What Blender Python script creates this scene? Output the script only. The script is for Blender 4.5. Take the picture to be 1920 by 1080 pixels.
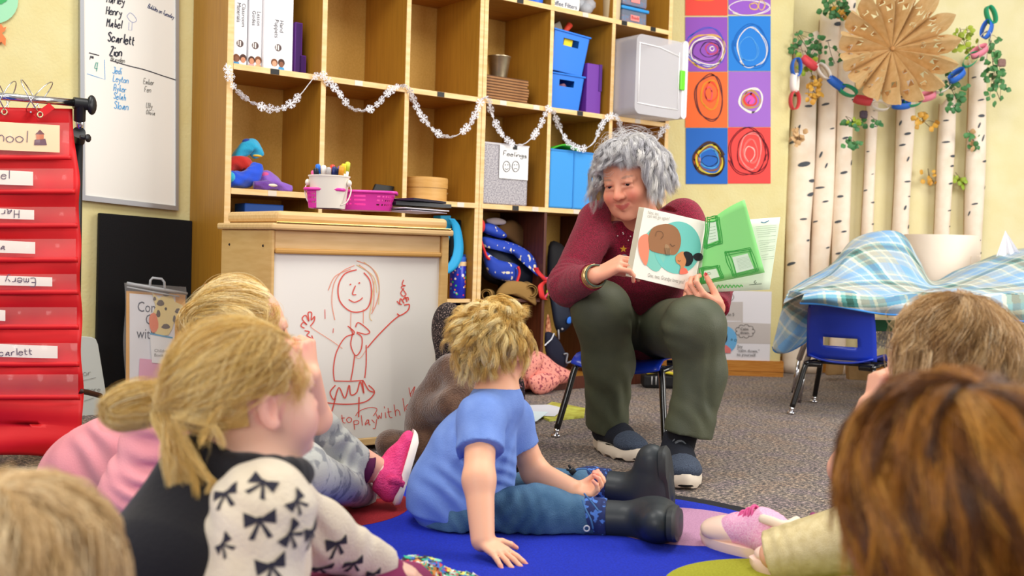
import bpy, math, random
import numpy as np
from mathutils import Vector, Matrix
random.seed(7); NR = np.random.RandomState(7)
for o in list(bpy.data.objects): bpy.data.objects.remove(o)
SC = bpy.context.scene; COL = SC.collection
PI = math.pi
# ---------------------------------------------------------------- camera
FPX, PITCH, ROLL, CH = 1943.4, 0.03743, 0.03016, 0.65
_F = np.array([0, math.cos(PITCH), -math.sin(PITCH)]); _U0 = np.array([0, math.sin(PITCH), math.cos(PITCH)]); _R0 = np.array([1., 0, 0])
_R = _R0*math.cos(ROLL)+_U0*math.sin(ROLL); _U = _U0*math.cos(ROLL)-_R0*math.sin(ROLL)
cam_d = bpy.data.cameras.new('camera'); cam = bpy.data.objects.new('camera', cam_d); COL.objects.link(cam)
cam_d.sensor_width = 36; cam_d.lens = 36*FPX/1920; cam_d.clip_start = .02
cam.matrix_world = Matrix(((_R[0], _U[0], -_F[0], 0), (_R[1], _U[1], -_F[1], 0), (_R[2], _U[2], -_F[2], CH), (0, 0, 0, 1)))
cam_d.dof.use_dof = True; cam_d.dof.focus_distance = 3.0; cam_d.dof.aperture_fstop = 4.5
SC.camera = cam
# ---------------------------------------------------------------- light
SC.view_settings.view_transform = 'Standard'; SC.view_settings.look = 'None'; SC.view_settings.gamma = 1
SC.view_settings.use_curve_mapping = False; SC.view_settings.exposure = 0.15
W_ = bpy.data.worlds.new('world'); SC.world = W_; W_.use_nodes = True
W_.node_tree.nodes['Background'].inputs[0].default_value = (1.0, .96, .88, 1); W_.node_tree.nodes['Background'].inputs[1].default_value = .46
def area(name, loc, target, size, sizey, power, col):
    l = bpy.data.lights.new(name, 'AREA'); l.shape = 'RECTANGLE'; l.size = size; l.size_y = sizey; l.energy = power; l.color = col
    o = bpy.data.objects.new(name, l); COL.objects.link(o); o.location = loc
    o.rotation_euler = (Vector(target)-Vector(loc)).to_track_quat('-Z', 'Y').to_euler(); return o
area('ceiling_panel_light', (-.7, 2.2, 2.6), (-.7, 2.6, 0), 1.2, 1.2, 34, (1, .97, .91))
area('ceiling_panel_light', (1.3, 3.3, 2.6), (1.2, 3.8, 0), 1.2, 1.2, 40, (1, .97, .91))
area('large_area_light', (3.9, 2.4, 1.6), (.8, 4.4, .9), 2.2, 1.8, 92, (1, .97, .93))  # daylight from the windows on the right
area('large_area_light', (-1.2, -1.0, 1.9), (0, 3.6, .8), 2.4, 1.4, 56, (1, .98, .94))  # broad light behind the camera, aimed across the room
# ---------------------------------------------------------------- pixel -> place
def ray(px, py): return _F+_R*(px-960)/FPX+_U*(540-py)/FPX
C0 = np.array([0, 0, CH])
def PY(px, py, y): d = ray(px, py); return C0+d*(y/d[1])
def PZ(px, py, z=0.): d = ray(px, py); return C0+d*((z-CH)/d[2])
YAW = .6505; SW, SH, SD = .3787, .4572, .355
A_ = np.array([math.cos(YAW), math.sin(YAW), 0]); B_ = np.array([-math.sin(YAW), math.cos(YAW), 0])
SO = np.array([-1.058, 3.83, 0.]); ZB = CH+.652
def S(u, v, z): return SO+A_*u+B_*v+np.array([0, 0, z])
def PV(px, py, v):
    d = ray(px, py); t = (np.dot(SO+B_*v-C0, B_))/np.dot(d, B_); return C0+d*t
def uz(px, py, v): p = PV(px, py, v)-SO; return float(np.dot(p, A_)), float(p[2])
# ---------------------------------------------------------------- materials
def lin(h):
    if isinstance(h, str):
        h = h.lstrip('#'); c = [int(h[i:i+2], 16)/255 for i in (0, 2, 4)]
    else: c = h
    return tuple((x/12.92 if x <= .04045 else ((x+.055)/1.055)**2.4) for x in c)+(1,)
_M = {}
def M(name, col='#cccccc', rough=.6, metal=0, bump=0, bscale=200, col2=None, nscale=30, stretch=None, alpha=1, trans=0, ior=1.45, attr=False, sheen=0, emit=0, spec=.5, coat=0, contrast=(.35, .65), sss=0, detail=3):
    if name in _M: return _M[name]
    m = bpy.data.materials.new(name); m.use_nodes = True; nt = m.node_tree; n = nt.nodes; L = nt.links; b = n['Principled BSDF']
    b.inputs['Base Color'].default_value = lin(col); b.inputs['Roughness'].default_value = rough; b.inputs['Metallic'].default_value = metal
    b.inputs['Alpha'].default_value = alpha; b.inputs['Transmission Weight'].default_value = trans; b.inputs['IOR'].default_value = ior
    b.inputs['Specular IOR Level'].default_value = spec; b.inputs['Coat Weight'].default_value = coat
    if sheen: b.inputs['Sheen Weight'].default_value = sheen
    if sss: b.inputs['Subsurface Weight'].default_value = sss; b.inputs['Subsurface Radius'].default_value = (.012, .005, .003); b.inputs['Subsurface Scale'].default_value = 1
    tc = n.new('ShaderNodeTexCoord'); vec = tc.outputs['Object']
    if stretch:
        mp = n.new('ShaderNodeMapping'); mp.inputs['Scale'].default_value = stretch; L.new(vec, mp.inputs[0]); vec = mp.outputs[0]
    base = None
    if attr:
        a = n.new('ShaderNodeAttribute'); a.attribute_name = 'Col'; base = a.outputs['Color']; L.new(base, b.inputs['Base Color'])
    if col2:
        t = n.new('ShaderNodeTexNoise'); t.inputs['Scale'].default_value = nscale; t.inputs['Detail'].default_value = detail; L.new(vec, t.inputs['Vector'])
        r = n.new('ShaderNodeMapRange'); r.inputs['From Min'].default_value = contrast[0]; r.inputs['From Max'].default_value = contrast[1]; L.new(t.outputs['Fac'], r.inputs['Value'])
        x = n.new('ShaderNodeMix'); x.data_type = 'RGBA'; L.new(r.outputs[0], x.inputs[0])
        x.inputs[6].default_value = lin(col); x.inputs[7].default_value = lin(col2)
        if base: L.new(base, x.inputs[6])
        L.new(x.outputs[2], b.inputs['Base Color'])
    if bump:
        t = n.new('ShaderNodeTexNoise'); t.inputs['Scale'].default_value = bscale; t.inputs['Detail'].default_value = 2; L.new(vec, t.inputs['Vector'])
        u = n.new('ShaderNodeBump'); u.inputs['Strength'].default_value = bump; u.inputs['Distance'].default_value = .004; L.new(t.outputs['Fac'], u.inputs['Height']); L.new(u.outputs[0], b.inputs['Normal'])
    if emit: b.inputs['Emission Color'].default_value = lin(col); b.inputs['Emission Strength'].default_value = emit
    _M[name] = m; return m
def C(h, rough=.7): return M('paint_'+h.strip('#')+('_%d' % (rough*10)), h, rough)
# ---------------------------------------------------------------- mesh builder
def rotm(rx=0, ry=0, rz=0): return np.array(Matrix.Rotation(rz, 3, 'Z') @ Matrix.Rotation(ry, 3, 'Y') @ Matrix.Rotation(rx, 3, 'X'))
def nrm(v): v = np.asarray(v, float); return v/max(1e-9, np.linalg.norm(v))
def frame(d):
    d = nrm(d); h = np.array([0, 0, 1.]) if abs(d[2]) < .9 else np.array([1., 0, 0]); x = nrm(np.cross(h, d)); return x, np.cross(d, x), d
def cat_rom(P, n=6, closed=False):
    P = [np.asarray(p, float) for p in P]; N = len(P)
    if N < 3: return P
    out = []; rng = range(N if closed else N-1)
    for i in rng:
        p1 = P[i]; p2 = P[(i+1) % N]; p0 = P[i-1] if (closed or i > 0) else p1; p3 = P[(i+2) % N] if (closed or i+2 < N) else p2
        for k in range(n):
            t = k/n; out.append(.5*((2*p1)+(p2-p0)*t+(2*p0-5*p1+4*p2-p3)*t*t+(3*p1-p0-3*p2+p3)*t**3))
    if not closed: out.append(P[-1])
    return out
class MB:
    def __init__(s): s.v = []; s.f = []; s.m = []; s.mats = []; s.n = 0
    def mi(s, mat):
        if mat not in s.mats: s.mats.append(mat)
        return s.mats.index(mat)
    def add(s, vs, fs, mat=None):
        k = s.mi(mat) if mat else 0; o = s.n
        for p in vs: s.v.append((float(p[0]), float(p[1]), float(p[2])))
        s.n += len(vs)
        for f in fs: s.f.append([i+o for i in f]); s.m.append(k)
        return s
    def box(s, x0, x1, y0, y1, z0, z1, mat=None, T=None):
        vs = [(x, y, z) for x in (x0, x1) for y in (y0, y1) for z in (z0, z1)]
        if T: vs = [T(*p) for p in vs]
        return s.add(vs, [(0, 1, 3, 2), (4, 6, 7, 5), (0, 4, 5, 1), (2, 3, 7, 6), (0, 2, 6, 4), (1, 5, 7, 3)], mat)
    def obox(s, c, size, R=None, mat=None):
        c = np.asarray(c, float); h = np.asarray(size)/2; R = np.eye(3) if R is None else R
        return s.box(-h[0], h[0], -h[1], h[1], -h[2], h[2], mat, lambda x, y, z: c+R @ np.array([x, y, z]))
    def tube(s, pts, r, seg=8, mat=None, cap=True, flat=1):
        pts = [np.asarray(p, float) for p in pts]; N = len(pts); rs = r if hasattr(r, '__len__') else [r]*N; vs = []; fs = []; px = None
        for i, p in enumerate(pts):
            d = pts[min(i+1, N-1)]-pts[max(i-1, 0)]; x, y, d = frame(d)
            if px is not None: x = nrm(px-d*np.dot(px, d)); y = np.cross(d, x)
            px = x
            for k in range(seg): a = 2*PI*k/seg; vs.append(p+(x*math.cos(a)+y*math.sin(a)*flat)*rs[i])
        for i in range(N-1):
            for k in range(seg): q = (k+1) % seg; fs.append((i*seg+k, i*seg+q, (i+1)*seg+q, (i+1)*seg+k))
        if cap: fs.append(tuple(range(seg))[::-1]); fs.append(tuple((N-1)*seg+k for k in range(seg)))
        return s.add(vs, fs, mat)
    def lathe(s, prof, c=(0, 0, 0), seg=24, mat=None, R=None, sx=1, sy=1):
        c = np.asarray(c, float); vs = []; fs = []; n = len(prof)
        for r, z in prof:
            for k in range(seg):
                a = 2*PI*k/seg; p = np.array([r*math.cos(a)*sx, r*math.sin(a)*sy, z]); vs.append(c+(R @ p if R is not None else p))
        for i in range(n-1):
            for k in range(seg): q = (k+1) % seg; fs.append((i*seg+k, i*seg+q, (i+1)*seg+q, (i+1)*seg+k))
        return s.add(vs, fs, mat)
    def ball(s, c, r, mat=None, seg=12, R=None):
        r = r if hasattr(r, '__len__') else (r, r, r); n = seg//2+1; vs = []; fs = []; R = np.eye(3) if R is None else R; c = np.asarray(c, float)
        for i in range(n+1):
            t = PI*i/n
            for k in range(seg): a = 2*PI*k/seg; vs.append(c+R @ np.array([r[0]*math.sin(t)*math.cos(a), r[1]*math.sin(t)*math.sin(a), r[2]*math.cos(t)]))
        for i in range(n):
            for k in range(seg): q = (k+1) % seg; fs.append((i*seg+k, (i+1)*seg+k, (i+1)*seg+q, i*seg+q))
        return s.add(vs, fs, mat)
    def grid(s, fn, nu, nv, mat=None, flip=False):
        vs = [fn(i/(nu-1), j/(nv-1)) for j in range(nv) for i in range(nu)]
        fs = [(j*nu+i, j*nu+i+1, (j+1)*nu+i+1, (j+1)*nu+i) for j in range(nv-1) for i in range(nu-1)]
        if flip: fs = [f[::-1] for f in fs]
        return s.add(vs, fs, mat)
    def poly(s, pts, mat=None): return s.add(pts, [tuple(range(len(pts)))], mat)
    def prism(s, pts, off, mat=None):
        n = len(pts); off = np.asarray(off, float); vs = [np.asarray(p, float) for p in pts]; vs = vs+[p+off for p in vs]
        fs = [tuple(range(n)), tuple(range(2*n-1, n-1, -1))]+[(i, i+n, (i+1) % n+n, (i+1) % n) for i in range(n)]
        return s.add(vs, fs, mat)
    def ribbon(s, pts2, w, fn, mat=None):
        """a flat line of width w drawn through 2-D points, carried to a surface by fn"""
        P = [np.asarray(p, float)[:2] for p in pts2]; N = len(P); vs = []
        for i, p in enumerate(P):
            d = nrm(P[min(i+1, N-1)]-P[max(i-1, 0)]); q = np.array([-d[1], d[0]])*w/2; vs += [fn(*(p+q)), fn(*(p-q))]
        return s.add(vs, [(2*i, 2*i+1, 2*i+3, 2*i+2) for i in range(N-1)], mat)
def root_inv(p):
    m = Matrix.Identity(4)
    while p is not None: m = Matrix.Translation(p.location) @ p.rotation_euler.to_matrix().to_4x4() @ m; p = p.parent
    return m.inverted()
def obj(name, mb, mat=None, parent=None, local=False, smooth=False, bevel=0, sub=0, solid=0, wn=False, label=None, auto=None):
    me = bpy.data.meshes.new(name)
    vs = mb.v
    if parent is not None and not local:
        R = root_inv(parent); vs = [tuple(R @ Vector(p)) for p in vs]
    me.from_pydata(vs, [], mb.f)
    for m in (mb.mats or [mat]): me.materials.append(m)
    if mb.mats and len(mb.mats) > 1: me.polygons.foreach_set('material_index', mb.m)
    me.validate(); me.update()
    if smooth: me.polygons.foreach_set('use_smooth', [True]*len(me.polygons))
    o = bpy.data.objects.new(name, me); COL.objects.link(o)
    if parent is not None: o.parent = parent
    if solid: q = o.modifiers.new('solid', 'SOLIDIFY'); q.thickness = solid; q.offset = 0
    if bevel: q = o.modifiers.new('bevel', 'BEVEL'); q.width = bevel; q.segments = 2; q.limit_method = 'ANGLE'
    if sub: q = o.modifiers.new('sub', 'SUBSURF'); q.levels = sub; q.render_levels = sub
    if auto:
        import bmesh
        bm = bmesh.new(); bm.from_mesh(me)
        for e in bm.edges:
            if len(e.link_faces) == 2 and e.calc_face_angle(0) > auto: e.smooth = False
        bm.to_mesh(me); bm.free()
    if label: o['label'] = label
    return o
def tag(o, label=None, cat=None, group=None, kind=None):
    for k, v in (('label', label), ('category', cat), ('group', group), ('kind', kind)):
        if v: o[k] = v
    return o
def thing(name, label, cat, loc=(0, 0, 0), rotz=0, group=None):
    o = bpy.data.objects.new(name, None); COL.objects.link(o); o.location = Vector([float(x) for x in loc]); o.rotation_euler = (0, 0, rotz); o.empty_display_size = .05
    return tag(o, label, cat, group)
def shelfthing(name, label, cat, u, v, z, rot=0, group=None): return thing(name, label, cat, S(u, v, z), YAW+rot, group)
def struct(name, mb, mat, **k): o = obj(name, mb, mat, **k); o['kind'] = 'structure'; return o
def copy_tree(o, parent=None):
    c = o.copy(); COL.objects.link(c); c.parent = parent
    for ch in list(o.children): copy_tree(ch, c)
    return c
# ---------------------------------------------------------------- writing
GL = {'a': '44 33 23 12 13 24 35 44 45 42 52', 'b': '18 12|13 32 43 34 15', 'c': '44 35 15 03 12 32 43', 'd': '44 25 04 13 22 43|48 42', 'e': '04 44 35 15 03 12 32 43', 'f': '48 28 16 12|05 35', 'g': '45 15 04 13 33 45 41 20 01',
 'h': '18 12|14 25 35 44 42', 'i': '15 12|17 18', 'j': '25 21 10 01|27 28', 'k': '18 12|35 13|14 42', 'l': '18 12', 'm': '05 02|04 15 24 22|24 35 44 42', 'n': '05 02|04 15 35 44 42', 'o': '25 04 03 12 32 43 44 25', 'p': '05 00|05 35 44 33 03',
 'q': '44 25 04 13 33 44|45 40 51', 'r': '05 02|03 15 35', 's': '44 25 04 14 33 42 22 02', 't': '17 13 22 32|05 35', 'u': '05 03 12 32 45 42', 'v': '05 22 45', 'w': '05 12 24 32 45', 'x': '05 42|45 02', 'y': '05 23|45 20 00', 'z': '05 45 02 42',
 'A': '02 28 42|14 34', 'B': '02 08 38 46 35 05|35 44 42 32 02', 'C': '47 28 06 04 22 43', 'D': '02 08 38 46 44 32 02', 'E': '48 08 02 42|05 35', 'F': '48 08 02|05 35', 'G': '47 28 06 04 22 43 44 34', 'H': '08 02|48 42|05 45', 'I': '28 22', 'J': '48 43 22 03|18 48',
 'L': '08 02 42', 'M': '02 08 25 48 42', 'N': '02 08 42 48', 'O': '28 06 04 22 44 46 28', 'P': '02 08 38 46 35 05', 'R': '02 08 38 46 35 05|25 42', 'S': '47 28 07 16 35 43 22 03', 'T': '08 48|28 22', 'U': '08 03 22 43 48', 'W': '08 12 25 32 48', 'Y': '08 25 48|25 22', 'Z': '08 48 02 42',
 '4': '18 04 44|38 32', '5': '48 08 05 35 43 32 02', '1': '28 22', '.': '12 22', ',': '22 10', '"': '18 16|38 36', '!': '28 24|23 22', '?': '07 28 46 24|23 22', '8': '25 07 28 47 25 03 22 43 25', '3': '08 38 46 25 43 22 02'}
def textlines(s, x, y, size, ang=0, sy=1, smooth=3, jit=0.0, gap=1.25, flipy=False):
    """strokes of a handwritten line starting at x,y (y runs down); size = cap height"""
    out = []; c, sn = math.cos(ang), math.sin(ang); k = size/6; cx = 0
    for ch in s:
        g = GL.get(ch)
        if g:
            mx = 0; jy = random.uniform(-jit, jit)
            for st in g.split('|'):
                P = [(int(t[0]), int(t[1])-2+jy) for t in st.split()]; mx = max(mx, max(p[0] for p in P))
                Q = []
                for a, b in P:
                    X = (cx+a*.85)*k*sy; Y = -b*k
                    Q.append((x+X*c-Y*sn, y+X*sn+Y*c))
                out.append([tuple(q) for q in cat_rom(Q, smooth)] if len(Q) > 2 else Q)
            cx += mx*.85+gap
        else: cx += 2.6
    return out
def write(name, s, x, y, size, w, fn, mat, parent, **k):
    mb = MB()
    for st in textlines(s, x, y, size, **k): mb.ribbon(st, w, fn)
    return obj(name, mb, mat, parent)
def printed(name, body, size, mat, parent, loc, right, up, extr=.0004, align='LEFT', sx=1, spacing=1):
    """printed lettering laid on a surface spanned by right/up at loc (world)"""
    cu = bpy.data.curves.new(name, 'FONT'); cu.body = body; cu.size = size; cu.align_x = align; cu.resolution_u = 2; cu.space_line = spacing
    o = bpy.data.objects.new(name, cu); COL.objects.link(o); dg = bpy.context.evaluated_depsgraph_get(); me0 = bpy.data.meshes.new_from_object(o.evaluated_get(dg)); bpy.data.objects.remove(o)
    r = nrm(right)*sx; u = nrm(up); loc = np.asarray(loc, float); mb = MB()
    mb.add([loc+r*v.co.x+u*v.co.y for v in me0.vertices], [tuple(p.vertices) for p in me0.polygons], mat); bpy.data.meshes.remove(me0); bpy.data.curves.remove(cu)
    return obj(name, mb, mat, parent)
# ---------------------------------------------------------------- room
m_wall = M('wall_plaster', '#dfd59e', .85, bump=.4, bscale=90, col2='#dccf94', nscale=8)
m_wallp = M('wall_plaster_pale', '#ebe2b6', .85, bump=.25, bscale=90, col2='#e6dcaa', nscale=8)
m_trim = M('baseboard_oak', '#c98a3c', .4, col2='#b87428', nscale=12, stretch=(1, 1, 14))
def carpet():
    m = M('carpet', '#6f6260', .95, sheen=.2); nt = m.node_tree; n = nt.nodes; L = nt.links; b = n['Principled BSDF']
    tc = n.new('ShaderNodeTexCoord'); mp = n.new('ShaderNodeMapping'); mp.inputs['Scale'].default_value = (1, 1.6, 1); mp.inputs['Rotation'].default_value = (0, 0, .3); L.new(tc.outputs['Object'], mp.inputs[0])
    t = n.new('ShaderNodeTexNoise'); t.inputs['Scale'].default_value = 85; t.inputs['Detail'].default_value = 6; t.inputs['Roughness'].default_value = .8; L.new(mp.outputs[0], t.inputs[0])
    r = n.new('ShaderNodeValToRGB'); L.new(t.outputs['Fac'], r.inputs[0]); e = r.color_ramp.elements
    e[0].position = .44; e[0].color = lin('#0e0a0c'); e[1].position = .565; e[1].color = lin('#dccbbb')
    for p, c in ((.465, '#3a3034'), (.503, '#665850'), (.54, '#8f8276')): q = e.new(p); q.color = lin(c)
    t2 = n.new('ShaderNodeTexNoise'); t2.inputs['Scale'].default_value = 9; t2.inputs['Detail'].default_value = 6; L.new(tc.outputs['Object'], t2.inputs[0])
    r2 = n.new('ShaderNodeValToRGB'); L.new(t2.outputs['Fac'], r2.inputs[0]); e = r2.color_ramp.elements
    e[0].position = .38; e[0].color = lin('#8a7aa0'); e[1].position = .62; e[1].color = lin('#b89680'); q = e.new(.5); q.color = lin('#a8a09a')
    x = n.new('ShaderNodeMix'); x.data_type = 'RGBA'; x.blend_type = 'OVERLAY'; x.inputs[0].default_value = .55; L.new(r.outputs[0], x.inputs[6]); L.new(r2.outputs[0], x.inputs[7]); L.new(x.outputs[2], b.inputs['Base Color'])
    u = n.new('ShaderNodeBump'); u.inputs['Strength'].default_value = .8; u.inputs['Distance'].default_value = .006; L.new(t.outputs['Fac'], u.inputs['Height']); L.new(u.outputs[0], b.inputs['Normal'])
    return m
f = MB(); f.box(-3.5, 5, -2, 7, -.1, 0); struct('floor', f, carpet())
YW = 5.62                                   # poster wall
zc = 2.75
w = MB(); w.box(-3.0, 4.5, SD+.004, SD+.12, 0, zc, None, lambda u, v, z: S(u-2+2, v, z)); 
uR = 6*SW+.02                                # wall_left runs behind the shelf
w = MB(); w.box(-2.2, uR+.05, SD+.004, SD+.12, 0, zc, None, S); struct('wall_left', w, m_wall)
pc = PZ(1462, 706); 
xL = S(uR+.05, SD, 0)[0]-.1; cornx = pc[0]
w = MB(); w.box(xL, cornx, YW, YW+.35, 0, zc); struct('wall_back', w, m_wall, bevel=.02)
YB = 5.9
w = MB(); w.box(cornx-.01, 4.6, YB, YB+.15, 0, zc); struct('wall_alcove', w, m_wallp)
b = MB(); b.box(PY(1253, 700, YW)[0]-.1, cornx+.012, YW-.012, YW, 0, .085); b.box(PY(1253, 700, YW)[0]-.1, cornx+.014, YW-.015, YW-.011, .028, .031); b.box(cornx, cornx+.012, YW, YB, 0, .085); struct('baseboard_back', b, m_trim)
b = MB(); b.box(cornx+.012, 4.6, YB-.012, YB, 0, .085); struct('baseboard_alcove', b, m_trim)
# ---------------------------------------------------------------- cubby shelf
m_wood = M('shelf_maple', '#b8852c', .45, col2='#a57324', nscale=7, stretch=(14, 14, .7), contrast=(.25, .75))
m_woodh = M('shelf_maple_board', '#b07a30', .45, col2='#9a6824', nscale=7, stretch=(1, 12, 12))
m_back = M('shelf_backboard', '#dfb35c', .6, col2='#d6a850', nscale=160)
m_edge = M('shelf_edge', '#efcb94', .45, col2='#e2b878', nscale=9, stretch=(1, 1, 6))
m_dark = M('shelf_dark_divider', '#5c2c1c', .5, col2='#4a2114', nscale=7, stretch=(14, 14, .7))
sh = shelfthing('cubby_shelf', 'tall maple cubby shelf with square open cells along the left wall', 'shelf', 0, 0, 0)
ZR = [ZB+2*SH, ZB+SH, ZB, ZB-SH, ZB-2*SH+.04]          # tops of the boards
T = .02; EDG = .022
def lbox(name, bx, mat, edge, front=True, lab=None):
    m = MB(); x0, x1, y0, y1, z0, z1 = bx
    m.box(x0, x1, y0+.003, y1, z0, z1, mat); m.box(x0, x1, y0, y0+.003, z0, z1, edge)
    return obj(name, m, None, sh, local=True, bevel=.0012, label=lab)
bk = MB(); bk.box(0, 6*SW, SD-.008, SD-.001, .06, ZR[0]); obj('back_panel', bk, m_back, sh, local=True)
for c in range(7):
    x = c*SW
    if c in (0,): lbox('side_panel', (x-.012, x+.012, 0, SD, 0, ZR[0]+.02), m_wood, m_edge)
    elif c == 6: lbox('side_panel', (x-.012, x+.012, 0, SD, 0, ZR[0]+.02), m_wood, m_edge)
    elif c == 3:
        lbox('divider', (x-.022, x-.001, 0, SD-.01, 0, ZR[0]), m_wood, m_edge); lbox('divider', (x+.001, x+.022, 0, SD-.01, 0, ZR[0]), m_wood, m_edge)
    else:
        lbox('divider', (x-.0105, x+.0105, 0, SD-.01, ZR[3]-.02, ZR[0]), m_wood, m_edge)
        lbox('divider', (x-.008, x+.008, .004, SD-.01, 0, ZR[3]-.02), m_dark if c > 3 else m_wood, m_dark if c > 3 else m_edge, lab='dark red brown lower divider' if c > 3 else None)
for r, z in enumerate(ZR):
    for (c0, c1) in ((0, 3), (3, 6)):
        if r == 4:
            for c in range(c0, c1):
                if c in (4, 5): continue
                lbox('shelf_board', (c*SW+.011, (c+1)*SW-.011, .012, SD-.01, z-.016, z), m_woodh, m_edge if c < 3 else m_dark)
        else:
            lbox('shelf_board', (c0*SW+.012, c1*SW-.012, -.002, SD-.01, z-EDG, z), m_woodh, m_edge)
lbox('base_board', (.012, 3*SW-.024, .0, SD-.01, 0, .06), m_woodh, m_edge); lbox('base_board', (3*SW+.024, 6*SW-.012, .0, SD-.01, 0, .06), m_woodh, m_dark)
m_blk = C('#141414', .5); m_clr = M('clear_tape', '#f6ece0', .25, alpha=.55)
def tape(px, py, mt, w=.035, h=.02, row=2):
    u, z = uz(px, py, 0); m = MB(); z = ZR[row]-EDG/2
    m.box(u-w/2, u+w/2, -.0036, -.0022, z-h/2, z+h/2); obj('tape_strip', m, mt, sh, local=True)
for px, py, mt, row in ((515, 130, m_blk, 2), (672, 153, m_clr, 2), (826, 175, m_blk, 2), (943, 190, m_clr, 2), (1005, 200, m_clr, 2), (1087, 212, m_blk, 2), (1195, 226, m_clr, 2),
        (510, 358, m_clr, 3), (814, 378, m_clr, 3), (863, 385, m_clr, 3), (966, 389, m_blk, 3), (1003, 391, m_clr, 3), (1080, 395, m_clr, 3), (975, -2, m_blk, 1), (1097, 27, m_clr, 1), (1170, 42, m_blk, 1), (1224, 53, m_blk, 1)): tape(px, py, mt, row=row)
# ---------------------------------------------------------------- board wall on the left
def quadpanel(name, q, v, th, mat, parent=None, **k):
    """panel whose face corners sit at four pixels on the plane v"""
    P = [PV(x, y, v) for x, y in q]; m = MB(); m.prism(P, B_*th); return obj(name, m, mat, parent, **k)
m_wb = M('whiteboard_face', '#f1efe8', .18, coat=.3); m_alu = M('aluminium', '#b4b6bb', .35, metal=.8)
vb = SD-.02
wb = thing('whiteboard', 'large wall whiteboard with children\'s names written in marker', 'whiteboard', PV(240, 380, vb))
quadpanel('writing_surface', [(156, -90), (331, -75), (331, 388), (160, 368)], vb+.004, .012, m_wb, wb)
fr = [(150, -95), (336, -80), (335, 395), (151, 375)]; inn = [(157, -88), (330, -73), (330, 386), (160, 366)]
m = MB()
for i in range(4):
    j = (i+1) % 4; m.prism([PV(*fr[i], vb-.004), PV(*fr[j], vb-.004), PV(*inn[j], vb-.004), PV(*inn[i], vb-.004)], B_*.022)
obj('frame', m, m_alu, wb)
fw = lambda x, y: PV(x, y, vb+.0025)
ink = C('#1a1c30', .5); inkb = C('#4aa0dc', .5); inkg = C('#6a6a66', .5); inkp = C('#8a97c8', .5); inkd = C('#2f9a8a')
A0 = .1
for s, x, y, sz, w_, mt in (('Harley', 200, 4, 15, 1.8, ink), ('Henry', 199, 26, 15, 1.9, ink), ('Mabel', 200, 49, 15, 1.9, ink), ('Scarlett', 202, 77, 17, 2.4, ink), ('Zion', 206, 103, 16, 2.6, ink), ('Brayden', 208, 114, 9, 1.1, inkg),
        ('Jedi', 211, 137, 12, 1.3, inkb), ('Leyton', 212, 152, 12, 1.3, inkb), ('Ryker', 213, 170, 12, 1.3, inkb), ('Selah', 213, 185, 12, 1.3, inkb), ('Sloan', 214, 203, 14, 1.4, inkb),
        ('Ember', 269, 157, 10, .9, inkg), ('Fen', 271, 172, 10, .9, inkg), ('Ully', 274, 202, 10, .9, inkg), ('Olivia', 274, 214, 9, .9, inkg), ('Bubbles on Tuesday', 277, 14, 7.5, 1.0, C('#34406e')), ('pm', 169, 109, 8, 1.1, ink), ('4', 177, 133, 17, 1.5, inkd)):
    write('handwriting', s, x, y, sz, w_, fw, mt, wb, ang=.14 if s[0] != 'B' or s == 'Brayden' else .42, jit=.25, sy=.55)
m = MB(); m.ribbon(cat_rom([(207, 113), (240, 123), (272, 131), (305, 142), (330, 150)]), 1.7, fw, ink); obj('drawn_line', m, None, wb); m = MB(); m.ribbon([(167, 99), (186, 104)], 1.8, fw, ink); obj('drawn_line', m, None, wb); m = MB(); m.ribbon(cat_rom([(163, 138), (178, 143), (197, 149), (196, 112)], 1), 1.0, fw, inkb); obj('drawn_line', m, None, wb); m = MB()
m.ribbon(cat_rom([(238, 30), (244, 24), (252, 30), (256, 38), (250, 42), (243, 38), (238, 30)]), .8, fw, inkp); m.ribbon([(242, 42), (241, 56), (247, 57), (248, 42)], .8, fw, inkp)
obj('drawn_bird', m, None, wb)
# black felt panel below
pb = thing('felt_board', 'black felt panel leaning against the wall below the whiteboard', 'felt board', PV(270, 760, SD-.03))
quadpanel('panel', [(187, 399), (361, 414), (356, 720), (180, 728)], SD-.034, .03, M('black_felt', '#0c0b0f', .95, bump=.6, bscale=500), pb, bevel=.004)
# clear hanging bag with poster and cow
vg = SD-.12
hb = thing('hanging_book_bag', 'clear zip bag with hanger handle holding a spotted cow cutout', 'bag', PV(290, 730, vg))
gp = lambda x, y: PV(x, y, vg+.006)
quadpanel('poster_card', [(237, 545), (348, 552), (345, 745), (236, 745)], vg+.010, .002, C('#e0a02c'), hb)
quadpanel('poster_sheet', [(243, 550), (329, 556), (326, 745), (243, 745)], vg+.008, .0012, C('#e6e8f0'), hb)
xr = nrm(PV(320, 590, vg)-PV(250, 585, vg))
m_navy = C('#1d2d4e')
for s, x, y in (('Come', 257, 584), ('G', 272, 608), ('with', 256, 634)): printed('lettering', s, .056, m_navy, hb, PV(x, y, vg+.0072), xr, (0, 0, 1), sx=.72)
m = MB(); cow = [(285, 547), (298, 560), (309, 553), (322, 552), (328, 566), (342, 572), (346, 583), (335, 590), (328, 600), (322, 618), (316, 628), (298, 630), (288, 622), (283, 596), (292, 575)]
m.prism([PV(*p, vg+.004) for p in cow], B_*.002); ch = obj('cow_cutout', m, C('#e8d490'), hb)
m = MB(); fc = lambda x, y: PV(x, y, vg+.0032)
for cx, cy, a, b_ in ((301, 568, 7, 6), (297, 588, 4, 7), (334, 583, 6, 5), (311, 612, 8, 5), (312, 552, 6, 4), (327, 598, 3, 7), (290, 560, 3, 4)):
    m.poly([fc(cx+a*math.cos(t*.7)*(1+.2*math.sin(t*2.1)), cy+b_*math.sin(t*.7)) for t in range(9)], C('#4c3c34'))
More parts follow.
